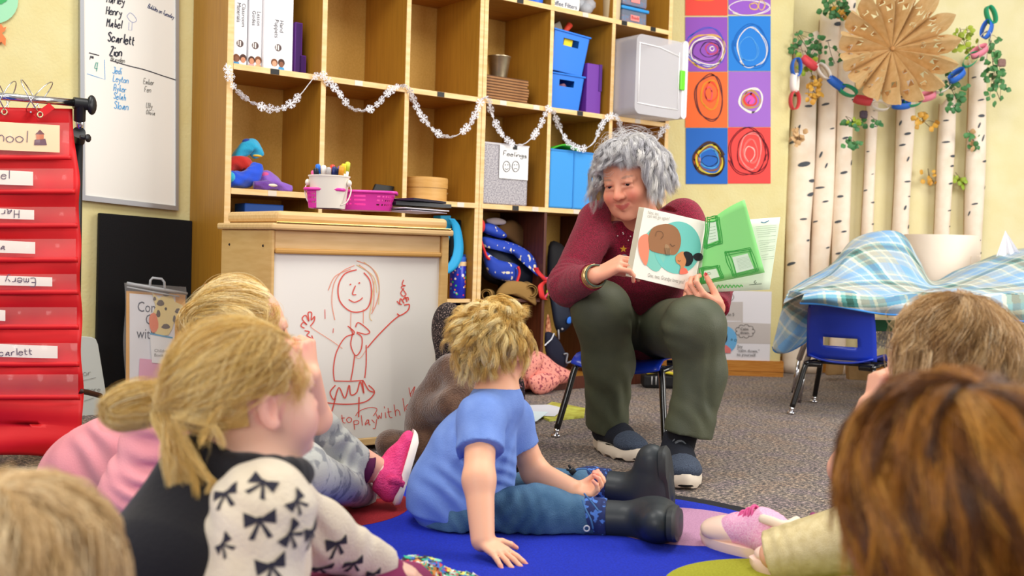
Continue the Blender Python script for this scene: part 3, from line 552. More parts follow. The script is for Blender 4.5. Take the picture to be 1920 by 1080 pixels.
# wooden box in cell 2 lower
t = shelfthing('round_wooden_box', 'round bentwood box with a lid on the shelf right of the pink basket', 'box', *(lambda u: (u, .11, ZR[3]+.001))(uz(795, 360, .11)[0])); m_bent = M('bentwood', '#d8a862', .5, col2='#cb9850', nscale=8, stretch=(1, 1, 10))
m = MB(); m.lathe([(0, 0), (.095, 0), (.095, .075), (0, .075)], seg=40, sx=1.05); obj('body', m, m_bent, t, local=True, smooth=True, auto=.6)
m = MB(); m.lathe([(.0985, .055), (.0985, .096), (.095, .099), (0, .099)], seg=40, sx=1.05); li = obj('lid', m, m_bent, t, local=True, smooth=True, auto=.6)
m = MB(); m.ball((.085, -.052, .035), .004); obj('tack', m, C('#8a6a3c'), t, local=True)
# hand puppets pile
t0 = 'hand puppets heaped in the lower left cell'
def blob(name, lab, cat, pts, rs, mat, z, group=None, extra=None, v=.1):
    """soft cloth roll lying through shelf-space points (u,v,z above z)"""
    c = pts[0]; t = thing(name, lab, cat, S(c[0], c[1], z), YAW, group); P = cat_rom([np.array([p[0]-c[0], p[1]-c[1], p[2]]) for p in pts], 5); R_ = np.interp(np.linspace(0, 1, len(P)), np.linspace(0, 1, len(rs)), rs)
    m = MB(); N = len(P); seg = 16; vs = []; fs = []
    for i, p in enumerate(P):
        d = P[min(i+1, N-1)]-P[max(i-1, 0)]; x, y, d = frame(d)
        for k in range(seg):
            a = 2*PI*k/seg; r = R_[i]*(1+.16*math.sin(3*a+i*.7+c[0]*40)+.1*math.sin(5*a-i*1.3)); vs.append(p+(x*math.cos(a)+y*math.sin(a))*r)
    for i in range(N-1):
        for k in range(seg): q = (k+1) % seg; fs.append((i*seg+k, i*seg+q, (i+1)*seg+q, (i+1)*seg+k))
    fs += [tuple(range(seg))[::-1], tuple((N-1)*seg+k for k in range(seg))]; m.add(vs, fs); obj('body', m, mat, t, local=True, smooth=True, sub=1)
    if extra:
        for nm, pp, rr, mt in extra: m = MB(); m.ball((pp[0]-c[0], pp[1]-c[1], pp[2]), rr, seg=12); obj(nm, m, mt, t, local=True, smooth=True)
    return t
def felt(c): return M('felt_'+c[1:], c, .95, bump=.4, bscale=300, sheen=.4)
zz = ZR[3]+.001; gpz = 'felt hand puppets heaped in the lower left cell'
blob('hand_puppet', 'royal blue felt puppet lying in front with a turquoise cuff', 'puppet', [(.03, .08, .035), (.08, .08, .035), (.13, .08, .06), (.155, .09, .10)], [.03, .034, .032, .02], felt('#1c50d8'), zz, gpz, [('yellow_patch', (.018, .07, .045), (.012, .012, .014), felt('#f0c030')), ('turquoise_cuff', (.03, .06, .042), (.022, .018, .022), felt('#2cb4dc'))])
blob('hand_puppet', 'turquoise felt puppet arching over the top of the pile', 'puppet', [(.08, .15, .10), (.11, .14, .15), (.15, .13, .17), (.175, .13, .13)], [.018, .025, .03, .022], felt('#27a9d6'), zz, gpz, [('yellow_stripe', (.165, .12, .135), (.02, .015, .006), felt('#f0c030')), ('blue_ear', (.125, .13, .185), (.02, .012, .014), felt('#173f9c'))])
blob('hand_puppet', 'red curly puppet in the middle of the pile', 'puppet', [(.04, .16, .05), (.07, .15, .095), (.12, .14, .10), (.14, .14, .06)], [.03, .034, .03, .02], felt('#c8281e'), zz, gpz)
blob('hand_puppet', 'green puppet peeking at the left of the pile', 'puppet', [(.018, .17, .03), (.02, .17, .09), (.03, .16, .115)], [.015, .02, .012], felt('#4aa048'), zz, gpz)
blob('hand_puppet', 'lilac puppet lying at the right of the pile', 'puppet', [(.15, .13, .03), (.20, .11, .045), (.245, .08, .02), (.29, .07, .012)], [.03, .034, .02, .012], felt('#8a5cc0'), zz, gpz, [('pink_trim', (.19, .10, .06), (.022, .012, .014), felt('#d85090'))])
blob('hand_puppet', 'dark purple puppet arm along the front edge', 'puppet', [(.12, .05, .018), (.17, .045, .018), (.215, .05, .012)], [.016, .02, .012], felt('#6a3c98'), zz, gpz, [('white_cord', (.19, .03, .02), (.02, .006, .006), felt('#e8dcc8'))])
# clipboards + bucket in column 3 (row B shelf)
for k in range(9):
    t = shelfthing('wooden_board', 'brown clipboard, number %s from the bottom of the stack under the tin bucket' % ['first', 'second', 'third', 'fourth', 'fifth', 'sixth', 'seventh', 'eighth', 'ninth'][k] if 0 < k < 8 else ('topmost brown board carrying the tin bucket' if k == 8 else 'bottom brown board of the stack under the tin bucket'), 'board', 3*SW+.165+random.uniform(-.006, .006), .05, ZB+.001+k*.0125, group='stack of brown boards under the tin bucket')
    m = MB(); m.box(-.13, .125, 0, .25, 0, .0085); obj('board', m, M('hardboard', '#a57444', .55, col2='#946436', nscale=20), t, local=True, bevel=.002)
    m = MB(); m.box(-.13, .125, .001, .249, .0086, .0118); obj('dark_edge', m, C('#5a3a22'), t, local=True)
m_tin = M('galvanised', '#b8a88c', .35, metal=.85, col2='#9a8a70', nscale=12)
t = shelfthing('tin_bucket', 'small tin bucket on the stack of brown boards', 'bucket', 3*SW+.17, .12, ZB+.115)
m = MB(); m.lathe([(0, 0), (.038, 0), (.040, .006), (.053, .092), (.056, .095), (.056, .099), (.052, .099), (.050, .093), (.038, .006), (0, .006)], seg=32); obj('body', m, m_tin, t, local=True, smooth=True, auto=.7)
m = MB(); m.ball((.042, .0, .1), (.012, .01, .006)); obj('yellow_bead', m, C('#e8b82c'), t, local=True, smooth=True)
# plastic bins
m_bin = M('bin_blue', '#1c78e0', .4)
def bin_(name, lab, u, v, z, w, h, d, mat, tap=.86, tilt=0, cat='bin'):
    t = shelfthing(name, lab, cat, u, v, z); t.rotation_euler = Matrix.Rotation(YAW, 3, 'Z').to_euler(); 
    Rt = rotm(0, tilt, 0); m = MB()
    def tp(x, y, zz_): k = tap+(1-tap)*zz_/h; return Rt @ np.array([x*k, (y-d/2)*k+d/2, zz_])
    hw = w/2; hs = .045*w/.2
    # front panel with hand slot: strips around the opening
    def quad(x0, x1, z0, z1, y=0, th=.003): m.box(x0, x1, y, y+th, z0, z1, None, tp)
    quad(-hw, hw, 0, h*.66); quad(-hw, -hs, h*.66, h*.84); quad(hs, hw, h*.66, h*.84); quad(-hw, hw, h*.84, h)
    quad(-hw, hw, 0, h, d-.003); m.box(-hw, -hw+.003, 0, d, 0, h, None, tp); m.box(hw-.003, hw, 0, d, 0, h, None, tp); m.box(-hw, hw, 0, d, 0, .003, None, tp)
    obj('body', m, mat, t, local=True)
    m = MB()
    for a in ((-hw-.006, hw+.006, -.006, .004), (-hw-.006, hw+.006, d-.004, d+.006), (-hw-.006, -hw+.003, 0, d), (hw-.003, hw+.006, 0, d)): m.box(*a, h-.006, h+.002, None, tp)
    obj('rim', m, mat, t, local=True, bevel=.002)
    return t, Rt
ub = 4*SW+.125
t, R_ = bin_('storage_bin', 'lower blue plastic bin with a hand slot in the fifth column', ub, .03, ZB+.001, .205, .165, .28, m_bin)
m = MB(); m.tube([(.02, .05, .118), (.05, .2, .118)], .013, 12); m.tube([(-.03, .05, .10), (-.02, .2, .10)], .012, 12); obj('contents', m, C('#c88a9a'), t, local=True, smooth=True)
t, R_ = bin_('storage_bin', 'upper blue plastic bin, tilted and full of small toys', ub+.01, .03, ZB+.175, .215, .185, .28, m_bin, tilt=.06)
mm = MB(); mm.obox((.0, .02, .135), (.05, .004, .05), rotm(0, .2, 0)); obj('yellow_card', mm, C('#e8d02c'), t, local=True)
mm = MB(); mm.tube([(.0, .05, .19), (.035, .05, .235)], [.010, .016], 10); obj('red_toy', mm, C('#c83a24'), t, local=True, smooth=True)
mm = MB(); mm.obox((-.05, .08, .205), (.09, .05, .04), rotm(0, -.5, 0)); obj('grey_box', mm, C('#8a8278'), t, local=True, bevel=.004)
t = shelfthing('purple_binder', 'purple binder standing beside the blue bins', 'binder', 4*SW+.29, .03, ZB+.001); m = MB(); m.box(-.045, .045, 0, .26, 0, .235); obj('cover', m, m_pur, t, local=True, bevel=.004)
m = MB(); m.box(.028, .046, -.003, .1, .11, .236); obj('flap', m, C('#4e1f7a'), t, local=True)
# clear tote in column 5, sticking out
t = shelfthing('latch_tote', 'clear plastic tote with a green latch standing on end in the right column', 'tote', 5*SW+.017, -.14, ZB+.001)
m_clear = M('frosted_plastic', '#e0dee4', .22, alpha=.5, spec=.6)
def rbox(m, x0, x1, y0, y1, z0, z1, r=.03, seg=5, taper=0):
    prof = []
    for cx, cz, a0 in ((x1-r, z1-r, 0), (x0+r, z1-r, PI/2), (x0+r, z0+r, PI), (x1-r, z0+r, 3*PI/2)):
        for k in range(seg+1): a = a0+PI/2*k/seg; prof.append((cx+r*math.cos(a), cz+r*math.sin(a)))
    n = len(prof); cx, cz = (x0+x1)/2, (z0+z1)/2
    vs = [(x, y0, z) for x, z in prof]+[(cx+(x-cx)*(1-taper), y1, cz+(z-cz)*(1-taper)) for x, z in prof]
    m.add(vs, [tuple(range(n))[::-1], tuple(range(n, 2*n))]+[(i, (i+1) % n, (i+1) % n+n, i+n) for i in range(n)])
m = MB(); rbox(m, .0, .315, .0, .40, 0, .372, .035); obj('body', m, m_clear, t, local=True, smooth=True, auto=.5)
m = MB(); rbox(m, .305, .342, -.006, .40, .004, .38, .02); obj('lid', m, M('frosted_lid', '#faf8fa', .3, alpha=.85), t, local=True, smooth=True, auto=.5)
m = MB(); m.box(.286, .318, -.016, -.004, .14, .235); obj('latch', m, C('#6cd62a', .35), t, local=True, bevel=.005)
m = MB(); m.grid(lambda i, j: (.02+.27*i, -.002, .05+.28*j-.02*i), 2, 2)
m = MB()
for zz0, zz1 in ((.05, .045), (.33, .30)): m.tube([(.015, -.002, zz0), (.15, -.003, zz0-.004), (.285, -.002, zz1)], .0025, 6)
m.tube([(.285, -.002, .05), (.285, -.002, .32)], .0025, 6); m.tube([(.02, -.002, .05), (.02, -.002, .33)], .0025, 6); obj('moulded_ribs', m, C('#fbfafc', .3), t, local=True, smooth=True)
# top row things
t = shelfthing('craft_bag', 'white bag of coffee filters on the top shelf', 'bag', 4*SW+.10, .05, ZB+SH+.001); m = MB(); rbox(m, -.10, .10, 0, .2, 0, .16, .03); obj('bag', m, C('#e6e6e4', .5), t, local=True, smooth=True, auto=.6)
printed('lettering', 'Coffee Filters', .03, C('#2c3a66'), t, S(4*SW+.02, .048, ZB+SH+.02), A_, (0, 0, 1))
t = shelfthing('plastic_bag', 'crumpled clear bag beside the coffee filters', 'bag', 4*SW+.25, .05, ZB+SH+.001); m = MB()
for k in range(6): m.ball((random.uniform(-.04, .06), random.uniform(0, .06), .03+random.uniform(0, .03)), (.035, .03, .03), seg=8, R=rotm(k, k, 0))
obj('film', m, M('clear_film', '#c8ccd4', .1, alpha=.5), t, local=True, smooth=True)
t = shelfthing('food_tub', 'round tub standing left of the bead boxes', 'tub', 5*SW+.025, .05, ZB+SH+.001); m = MB(); m.lathe([(0, 0), (.04, 0), (.045, .14), (0, .14)], seg=24); obj('tub', m, C('#c8b490', .4), t, local=True, smooth=True, auto=.6)
t = shelfthing('blue_lid_tub', 'bright blue plastic tub above the clipboard cell', 'tub', 3*SW+.30, .05, ZB+SH+.001); m = MB(); m.lathe([(0, 0), (.045, 0), (.05, .05), (.053, .05), (.053, .06), (0, .06)], seg=24); obj('tub', m, C('#2a6ad8', .4), t, local=True, smooth=True, auto=.6)
for k, (z0, s, lab) in enumerate(((0, 'Beads', 'lower clear bead box with blue lid and pink label'), (.088, 'Buttons', 'upper clear craft box stacked on the bead box'))):
    t = shelfthing('bead_box', lab, 'box', 5*SW+.16, .03, ZB+SH+.001+z0)
    m = MB(); m.box(-.085, .085, 0, .13, 0, .07); obj('box', m, M('clear_box', '#9aa4b8', .15, alpha=.45), t, local=True, bevel=.012)
    m = MB(); m.box(-.078, .078, .006, .12, .004, .04 if k == 0 else .03); o = obj('beads', m, M('mixed_beads', '#8a4a5a', .4, col2='#3a6a9a', nscale=90, contrast=(.48, .52)), t, local=True); o['kind'] = 'stuff'
    m = MB(); m.box(-.092, .092, -.008, .138, .066, .082); obj('lid', m, C('#2f94dc' if k == 0 else '#d8d4d8', .35), t, local=True, bevel=.006)
    m = MB(); m.box(-.028, .03, -.0018, -.0005, .018, .045); lb = obj('label_sticker', m, C('#f08a86'), t, local=True)
    if k == 0: printed('lettering', s, .022, C('#a02828'), t, S(5*SW+.16-.024, .03-.003, ZB+SH+.027), A_, (0, 0, 1))
# fabric cubes in row C
t = shelfthing('woven_box', 'silver grey woven box with a hand drawn feelings note', 'box', *(uz(947, 380, .0)[0]+.008, .012, ZR[3]+.001))
m = MB(); hw = .125; m.box(-hw, hw, 0, .26, 0, .268); obj('body', m, M('woven_silver', '#b9b4b8', .55, col2='#8e8a92', nscale=140, stretch=(1, 1, 1.4), contrast=(.45, .55)), t, local=True, bevel=.006)
m = MB(); m.box(-hw-.002, hw+.002, -.002, .262, .262, .27); obj('rim', m, C('#c8c4c8'), t, local=True)
nc = (uz(966, 306, .0)[0]-(uz(947, 380, 0)[0]+.008)); nz = uz(966, 306, 0)[1]-ZR[3]
m = MB(); m.box(nc-.082, nc+.078, -.006, -.004, nz-.072, nz+.075); nt_ = obj('note', m, C('#f4f2f2'), t, local=True)
m = MB(); m.box(nc-.01, nc+.012, -.0085, -.0062, nz+.06, nz+.082); obj('tape', m, m_blk, t, local=True)
fn = lambda x, y: PV(x, y, .012-.0085)
m = MB(); 
for cx in (950, 967): m.ribbon(ring(cx, 312, 6.5, 10, .02, n=20), 1, fn); m.ribbon(ring(cx-2.4, 309, .8, .8, 0, n=7), .8, fn); m.ribbon(ring(cx+2.4, 309, .8, .8, 0, n=7), .8, fn)
m.ribbon(ring(950, 314, 3.4, 3.6, 0, n=9, t0=.3, t1=2.8), .9, fn); m.ribbon(ring(967, 319, 3.4, 3.6, 0, n=9, t0=3.5, t1=5.9), .9, fn); obj('drawn_faces', m, blk, nt_)
write('handwriting', 'Feelings', 944, 291, 8.5, .9, fn, blk, nt_, ang=.12)
t = shelfthing('fabric_cube', 'sky blue fabric storage cube beside the reader', 'storage cube', *(uz(1075, 385, 0)[0]-.005, .01, ZR[3]+.001))
m = MB(); m.box(-.134, .134, 0, .27, 0, .272); obj('body', m, M('blue_fabric', '#3f97e0', .8, bump=.2, bscale=400), t, local=True, bevel=.008)
m = MB(); m.box(.006, .012, -.003, .001, 0, .268); m.box(-.134, .134, -.002, .001, .262, .270); obj('seam', m, C('#2f82cc'), t, local=True)
m = MB(); m.grid(lambda i, j: (-.09+.19*i, .05+.1*j, .272+.03*math.sin(i*PI)*(1-.3*j)), 12, 4); obj('green_contents', m, C('#4cc02c'), t, local=True, smooth=True, solid=.006)
# under-shelf things: blue container, lunch things, bottle
t = shelfthing('blue_container', 'blue container in the dark cell left behind the easel cabinet', 'container', *(uz(487, 400, .1)[0], .08, ZR[3]-.125)); m = MB(); m.box(-.07, .09, 0, .1, -.32, .075); obj('container', m, C('#1c5cc0', .5), t, local=True, bevel=.004)
zb4 = ZR[4]+.001
t = shelfthing('water_bottle', 'blue kids water bottle with coloured dots', 'bottle', *(uz(858, 540, .07)[0], .07, zb4))
m = MB(); m.lathe([(0, 0), (.033, 0), (.036, .004), (.036, .15), (.032, .158), (0, .158)], seg=28); obj('body', m, M('bottle_blue', '#2030b8', .25), t, local=True, smooth=True, auto=.7)
m = MB(); m.lathe([(.037, .142), (.037, .16), (0, .161)], seg=28); obj('collar', m, C('#e8c89a'), t, local=True, smooth=True, auto=.7)
m = MB(); m.lathe([(.035, .16), (.036, .178), (.024, .185), (0, .186)], seg=24); m.box(-.02, .036, -.01, .01, .178, .192); obj('lid', m, C('#2a66d0', .35), t, local=True, smooth=False, bevel=.003)
dots = MB(); cs = ['#e83a5c', '#38c85a', '#f0a0c8', '#f4e8f0', '#f08a3c', '#38a0e8']
for k in range(34):
    a = random.uniform(PI, 2*PI); z = .015+.125*((k*.618) % 1); r = random.choice([.005, .007, .004])
    vs = [(.0364*math.cos(a+r*math.cos(q)/.036), .0364*math.sin(a+r*math.cos(q)/.036), z+r*math.sin(q)) for q in np.linspace(0, 2*PI, 11)[:-1]]; dots.add(vs, [tuple(range(10))], C(cs[k % 6]))
obj('printed_dots', dots, None, t, local=True)['kind'] = 'stuff'
# turquoise bag strap / lunch bag
t = shelfthing('lunch_bag', 'turquoise lunch bag with a wide strap hanging from the middle cubby', 'bag', *(uz(838, 500, .05)[0], .05, zb4+.02))
f_ = lambda x, y, v=.03: PV(x, y, v)
m = MB(); 
pts = [(846, 410), (857, 425), (862, 455), (858, 480), (845, 500), (828, 512)]
P = cat_rom([f_(*q) for q in pts], 6); m.grid(lambda i, j: P[int(round(i*(len(P)-1)))]+A_*(j-.5)*(.035+.03*i)+B_*.01*math.sin(i*5), len(P), 4); obj('strap', m, C('#1fa0d8', .6), t, solid=.004, smooth=True)
m = MB(); m.prism([f_(*q, .06) for q in ((826, 404), (846, 404), (846, 440), (836, 470), (826, 490))], B_*.06); obj('pouch', m, C('#1c98c4', .6), t, bevel=.004)
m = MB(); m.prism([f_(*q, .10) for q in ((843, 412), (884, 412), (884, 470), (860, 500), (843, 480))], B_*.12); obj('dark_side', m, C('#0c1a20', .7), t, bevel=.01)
t = shelfthing('sticky_note', 'yellow note inside the middle cubby above the water bottle', 'note', *(uz(866, 450, .2)[0], .2, zb4+.2)); m = MB(); m.prism([f_(*q, .2) for q in ((860, 434), (873, 433), (874, 468), (861, 469))], B_*.001); obj('note', m, C('#c8b83c'), t)
t = thing('cubby_clutter', 'dark blue and floral clothes stuffed in the cubby below the water bottle', 'clothes', PV(850, 620, .1)); m = MB()
for k, (x, y, r, c) in enumerate(((845, 590, .05, '#1c2a6a'), (870, 600, .06, '#2a1c24'), (850, 640, .07, '#4a3434'), (842, 575, .03, '#2a50c0'))):
    m = MB(); m.grid(lambda i, j: PV(x, y, .12)+r*np.array([1.1*math.cos(i*2*PI)*math.sin(j*PI), .6*math.sin(i*2*PI)*math.sin(j*PI), 1.2*math.cos(j*PI)])*(1+.12*math.sin(i*19+j*9)), 24, 14); obj('garment', m, M('cloth_'+c[1:], c, .9, col2='#0e0c12', nscale=60), t, smooth=True)
# pink baskets on the easel top follow below; backpack in column 4
t = shelfthing('backpack', 'blue patterned kids backpack with red straps lying in the fourth cubby', 'backpack', *(uz(960, 520, .1)[0], .1, zb4+.08))
g_ = lambda x, y, v: PV(x, y, v)
m_bp = M('backpack_print', '#1c3fae', .7, col2='#e8dcc0', nscale=42, contrast=(.63, .66), detail=1)
m_nvy = M('navy_nylon', '#0e1a30', .6, bump=.3, bscale=40)
def patch(name, px, v0, th, mat, par, round_=.012, sub=True):
    m = MB(); P = cat_rom([np.array(q, float) for q in px], 4, closed=True); n = len(P); c = sum(P)/n
    vs = []; rings = [(1, .5), (.96, .2), (.8, .0), (.4, -.08)]
    for k, dv in rings:
        for q in P: w = c+(q-c)*k; vs.append(g_(w[0], w[1], v0+dv*th))
    vs.append(g_(c[0], c[1], v0-.1*th)); fs = [(a*n+i, a*n+(i+1) % n, (a+1)*n+(i+1) % n, (a+1)*n+i) for a in range(3) for i in range(n)]+[(3*n+i, 3*n+(i+1) % n, 4*n) for i in range(n)]
    vs += [g_(q[0], q[1], v0+th) for q in P]; o = 4*n+1; fs += [(i, o+i, o+(i+1) % n, (i+1) % n) for i in range(n)]+[tuple(range(o, o+n))]
    m.add(vs, fs); return obj(name, m, mat, par, smooth=True)
patch('main_body', [(902, 430), (925, 440), (968, 462), (1005, 490), (1022, 525), (1008, 540), (960, 538), (915, 528), (899, 500)], .08, .16, m_nvy, t)
patch('flap', [(905, 420), (925, 420), (950, 440), (940, 447), (905, 435)], .05, .10, m_bp, t)
patch('upper_band', [(903, 444), (930, 448), (968, 458), (1000, 480), (1026, 525), (1018, 528), (992, 492), (962, 472), (925, 460), (903, 462)], .04, .10, m_bp, t)
patch('front_pocket', [(905, 470), (935, 487), (972, 498), (968, 528), (940, 526), (915, 512)], .03, .08, m_bp, t)
m = MB(); m.tube(cat_rom([g_(x, y, .02) for x, y in ((902, 452), (912, 480), (918, 486))], 4), .006, 6); obj('red_piping', m, C('#d82a30'), t, smooth=True); m = MB(); m.tube(cat_rom([g_(x, y, .015) for x, y in ((971, 500), (974, 512), (968, 532))], 4), .006, 6); obj('red_piping', m, C('#d82a30'), t, smooth=True)
def strap(name, px, v, w, mat, par):
    P = cat_rom([g_(x, y, v) for x, y in px], 5); m = MB(); n = len(P)
    m.grid(lambda i, j: P[int(round(i*(n-1)))]+A_*(j-.5)*w+B_*.006*math.sin(i*8), n, 3); return obj(name, m, mat, par, solid=.003, smooth=True)
strap('strap', [(1005, 502), (1015, 518), (1028, 532)], -.005, .028, C('#c8242c'), t); strap('strap', [(1024, 528), (1014, 538), (1015, 556), (1024, 562)], -.01, .03, C('#d02a2a'), t); strap('buckle_loop', [(1026, 520), (1030, 540), (1022, 560)], -.012, .012, C('#e85a7a'), t)
m = MB(); m.ball(g_(903, 424, .05), (.016, .02, .03)); obj('red_toggle', m, C('#d83030'), t, smooth=True)
t = thing('tan_trousers', 'rolled tan trousers lying under the backpack', 'trousers', PV(985, 555, .0)); m_tan = M('tan_corduroy', '#94713c', .9, bump=.3, bscale=120)
def roll(px0, px1, v, r, name):
    a, b = g_(*px0, v), g_(*px1, v+.10); m = MB(); x, y, d = frame(b-a)
    m.grid(lambda i, j: a+(b-a)*j+(x*math.cos(i*11)+y*math.sin(i*11))*r*(1-.45*i), 40, 5); return obj(name, m, m_tan, t, smooth=True, solid=.003)
roll((996, 547), (985, 540), -.01, .034, 'rolled_leg'); roll((912, 553), (920, 553), .02, .026, 'rolled_leg')
patch('leg_fabric', [(950, 528), (985, 530), (1003, 548), (1005, 572), (990, 565), (960, 553), (930, 552)], .0, .05, m_tan, t)
t = thing('brown_shoe_bag', 'brown cloth bundle behind the backpack at the top of the cubby', 'cloth', PV(965, 440, .18)); patch('bundle', [(930, 425), (960, 412), (985, 430), (992, 455), (978, 466), (955, 450), (935, 440)], .16, .08, M('brown_cloth', '#6a4a26', .9), t)
patch('pale_sheet', [(910, 412), (930, 408), (948, 414), (944, 421), (920, 421)], .14, .03, C('#b8a8a8'), t)
t = thing('yellow_note', 'mustard yellow note tilted at the back of the fourth cubby', 'note', PV(992, 440, .2)); m = MB(); m.prism([g_(*q, .16) for q in ((978, 433), (1001, 420), (1006, 446), (988, 458))], B_*.001); obj('note', m, C('#b89a20'), t)
# jackets in column 5/6 lower
t = thing('black_jacket', 'black jacket hanging in the fifth cubby behind the reader', 'jacket', PV(1045, 560, .1)); patch('jacket_body', [(1028, 462), (1050, 456), (1062, 480), (1060, 560), (1030, 560)], .12, .1, C('#0e0c12', .8), t)
t = thing('navy_jacket', 'navy quilted jacket with zip hanging below the reader\'s elbow', 'jacket', PV(1055, 620, .0)); patch('jacket_body', [(1032, 545), (1060, 560), (1072, 600), (1068, 612), (1055, 623), (1042, 618), (1034, 580)], .0, .08, M('navy_nylon'), t)
patch('blue_patch', [(1064, 597), (1070, 594), (1070, 606), (1063, 606)], -.012, .01, C('#2a70d8'), t); m = MB(); m.tube([g_(1047, 618, -.01), g_(1048, 636, -.01)], .004, 6); m.ball(g_(1054, 617, -.01), .006); obj('zip_pull', m, C('#9a9aa0', .3), t, smooth=True); m = MB(); m.ball(g_(1029, 548, -.012), (.012, .006, .016)); obj('yellow_tag', m, C('#c8e030'), t, smooth=True)
t = thing('navy_trousers', 'navy trousers with white piping hanging in the fifth cubby', 'trousers', PV(1045, 680, 0)); patch('leg', [(1022, 625), (1038, 626), (1055, 650), (1065, 682), (1050, 690), (1025, 668)], -.01, .06, C('#10142c', .85), t)
m = MB(); m.tube([g_(1021, 648, -.02), g_(1034, 636, -.02), g_(1039, 625, -.02)], .003, 5); obj('white_piping', m, C('#dfe2ee'), t); m = MB(); m.tube(cat_rom([g_(1057, 664, -.02), g_(1064, 664, -.02), g_(1062, 680, -.02), g_(1074, 676, -.02)], 4), .004, 6); obj('metal_clasp', m, C('#8a8e96', .3), t, smooth=True)
t = thing('rust_scarf', 'rust patterned scarf hanging left of the navy trousers', 'scarf', PV(1030, 650, .04)); patch('fabric', [(1026, 590), (1032, 600), (1034, 630), (1025, 650), (1021, 630)], .02, .03, M('rust_print', '#8a3a24', .9, col2='#d89a70', nscale=60), t)
# ---------------------------------------------------------------- easel cabinet
ve = -.85; P0 = PV(505, 700, ve)-SO; P1 = PV(829, 700, ve)-SO; u0 = float(P0 @ A_); u1 = float(P1 @ A_)
dE = 0.0
for k in range(200):
    dE = k*.005
    if proj(S(u0, ve+dE, .4))[0] < 413: break
zt = PV(505, 421, ve)[2]; zt2 = PV(829, 437, ve)[2]; zt = (zt+zt2)/2
ez = thing('easel_cabinet', 'birch art cabinet with a whiteboard front showing a red marker figure', 'cabinet', S(u0, ve, 0), YAW)
we = u1-u0; m_birch = M('birch_ply', '#dcb676', .4, col2='#d2a866', nscale=8, stretch=(1, 1, 8)); m_birchh = M('birch_ply_rail', '#e4c088', .4, col2='#dab478', nscale=8, stretch=(1, 10, 10)); m_maple = M('maple_trim', '#c8964c', .4)
def ebox(name, a, mat, bevel=.004, **k): m = MB(); m.box(*a); return obj(name, m, mat, ez, local=True, bevel=bevel, **k)
ebox('side_panel', (0, .018, .012, dE, .02, zt-.012), m_birch); ebox('side_panel', (we-.018, we, .012, dE, .02, zt-.012), m_birch); ebox('back_panel', (.018, we-.018, dE-.018, dE-.004, .02, zt-.012), m_birch); ebox('bottom_rail', (.0, we, .0, .03, .02, .045), m_birchh)
ebox('left_stile', (-.004, .006, -.008, .02, .02, zt-.012), m_birch); ebox('right_stile', (we-.022, we+.006, -.012, .02, .02, zt-.012), m_birch)
ebox('top_rail', (.006, we-.022, -.004, .02, zt-.075, zt-.012), m_birchh); ebox('trim_moulding', (.006, we-.022, -.014, -.002, zt-.082, zt-.066), m_maple, bevel=.005)
ebox('top_slab', (-.014, we+.012, -.03, dE+.006, zt-.012, zt+.008), m_birchh, bevel=.006)
ebox('top_lid', (.01, we-.0, -.012, dE*.96, zt+.010, zt+.044), m_birchh, bevel=.012)
m = MB(); m.tube([(.0, -.028, zt+.010), (we, -.028, zt+.010)], .003, 6); obj('piano_hinge', m, M('brass', '#c8a860', .3, metal=.8), ez, local=True)
brd = ebox('drawing_board', (.006, we-.022, .002, .010, .045, zt-.08), M('easel_whiteboard', '#ece8e0', .22, coat=.3), bevel=0)
for x, y in ((417, 448), (485, 449)): 
    pass
m = MB(); m.ball((-.0, dE*.82, zt-.06), .004); obj('screw', m, C('#2a2018'), ez, local=True); m = MB(); m.ball((-.0, dE*.16, zt-.06), .004); obj('screw', m, C('#2a2018'), ez, local=True)
for x in (.04, we-.05):
    for y in (.05, dE-.06): m = MB(); m.ball((x, y, .012), (.008, .014, .012), seg=12); m.tube([(x, y, .012), (x, y, .03)], .006, 8); obj('caster', m, C('#2a2a2a'), ez, local=True, smooth=True)
fe = lambda x, y: PV(380+x/2.25, 380+y/2.25, ve+.0005)
rm = C('#e0584c', .6); rmt = C('#f09a80', .6); ylm = C('#e8c890', .6)
def draw(strokes, w, mt, name='marker_stroke'):
    for s in strokes:
        m = MB(); m.ribbon(cat_rom(s, 6), w, fe); obj(name, m, mt, brd)
draw([[(650, 283), (600, 300), (573, 350), (577, 410), (610, 450), (650, 462), (695, 445), (712, 390), (706, 330), (680, 295)]], 5, rm)
draw([[(650, 245), (700, 265), (730, 300), (745, 360), (735, 420), (712, 470)], [(660, 262), (705, 300), (722, 350), (722, 420), (715, 455)], [(640, 265), (590, 290), (555, 340), (545, 420), (558, 495)], [(625, 280), (560, 310), (530, 370)]], 3, rmt)
draw([[(680, 250), (735, 300), (745, 370), (742, 430)], [(725, 330), (715, 400), (705, 480), (715, 498)], [(650, 262), (720, 310), (735, 380)]], 3, ylm)
draw([[(616, 408), (640, 420), (665, 410), (675, 400)], [(645, 350), (632, 385), (648, 388)]], 4.5, rm)
draw([[(622, 343), (625, 347)], [(660, 336), (662, 342)]], 7, rm); draw([[(516, 450), (517, 490)], [(552, 530), (550, 550)]], 2.5, rm)
draw([[(626, 462), (624, 540)], [(678, 450), (678, 510)]], 2.5, rmt)
draw([[(640, 555), (600, 570), (565, 630), (552, 700), (556, 752)], [(556, 752), (620, 753), (678, 750)], [(645, 525), (655, 506), (680, 520), (705, 545), (690, 555), (665, 550), (650, 545)], [(620, 525), (632, 550), (625, 600), (645, 645), (668, 620), (672, 570), (650, 550)], [(612, 520), (640, 545), (628, 560)], [(642, 640), (634, 700), (625, 750)], [(690, 600), (690, 680), (684, 740)]], 4.5, rm)
draw([[(640, 650), (665, 655), (690, 620)]], 2, rmt)
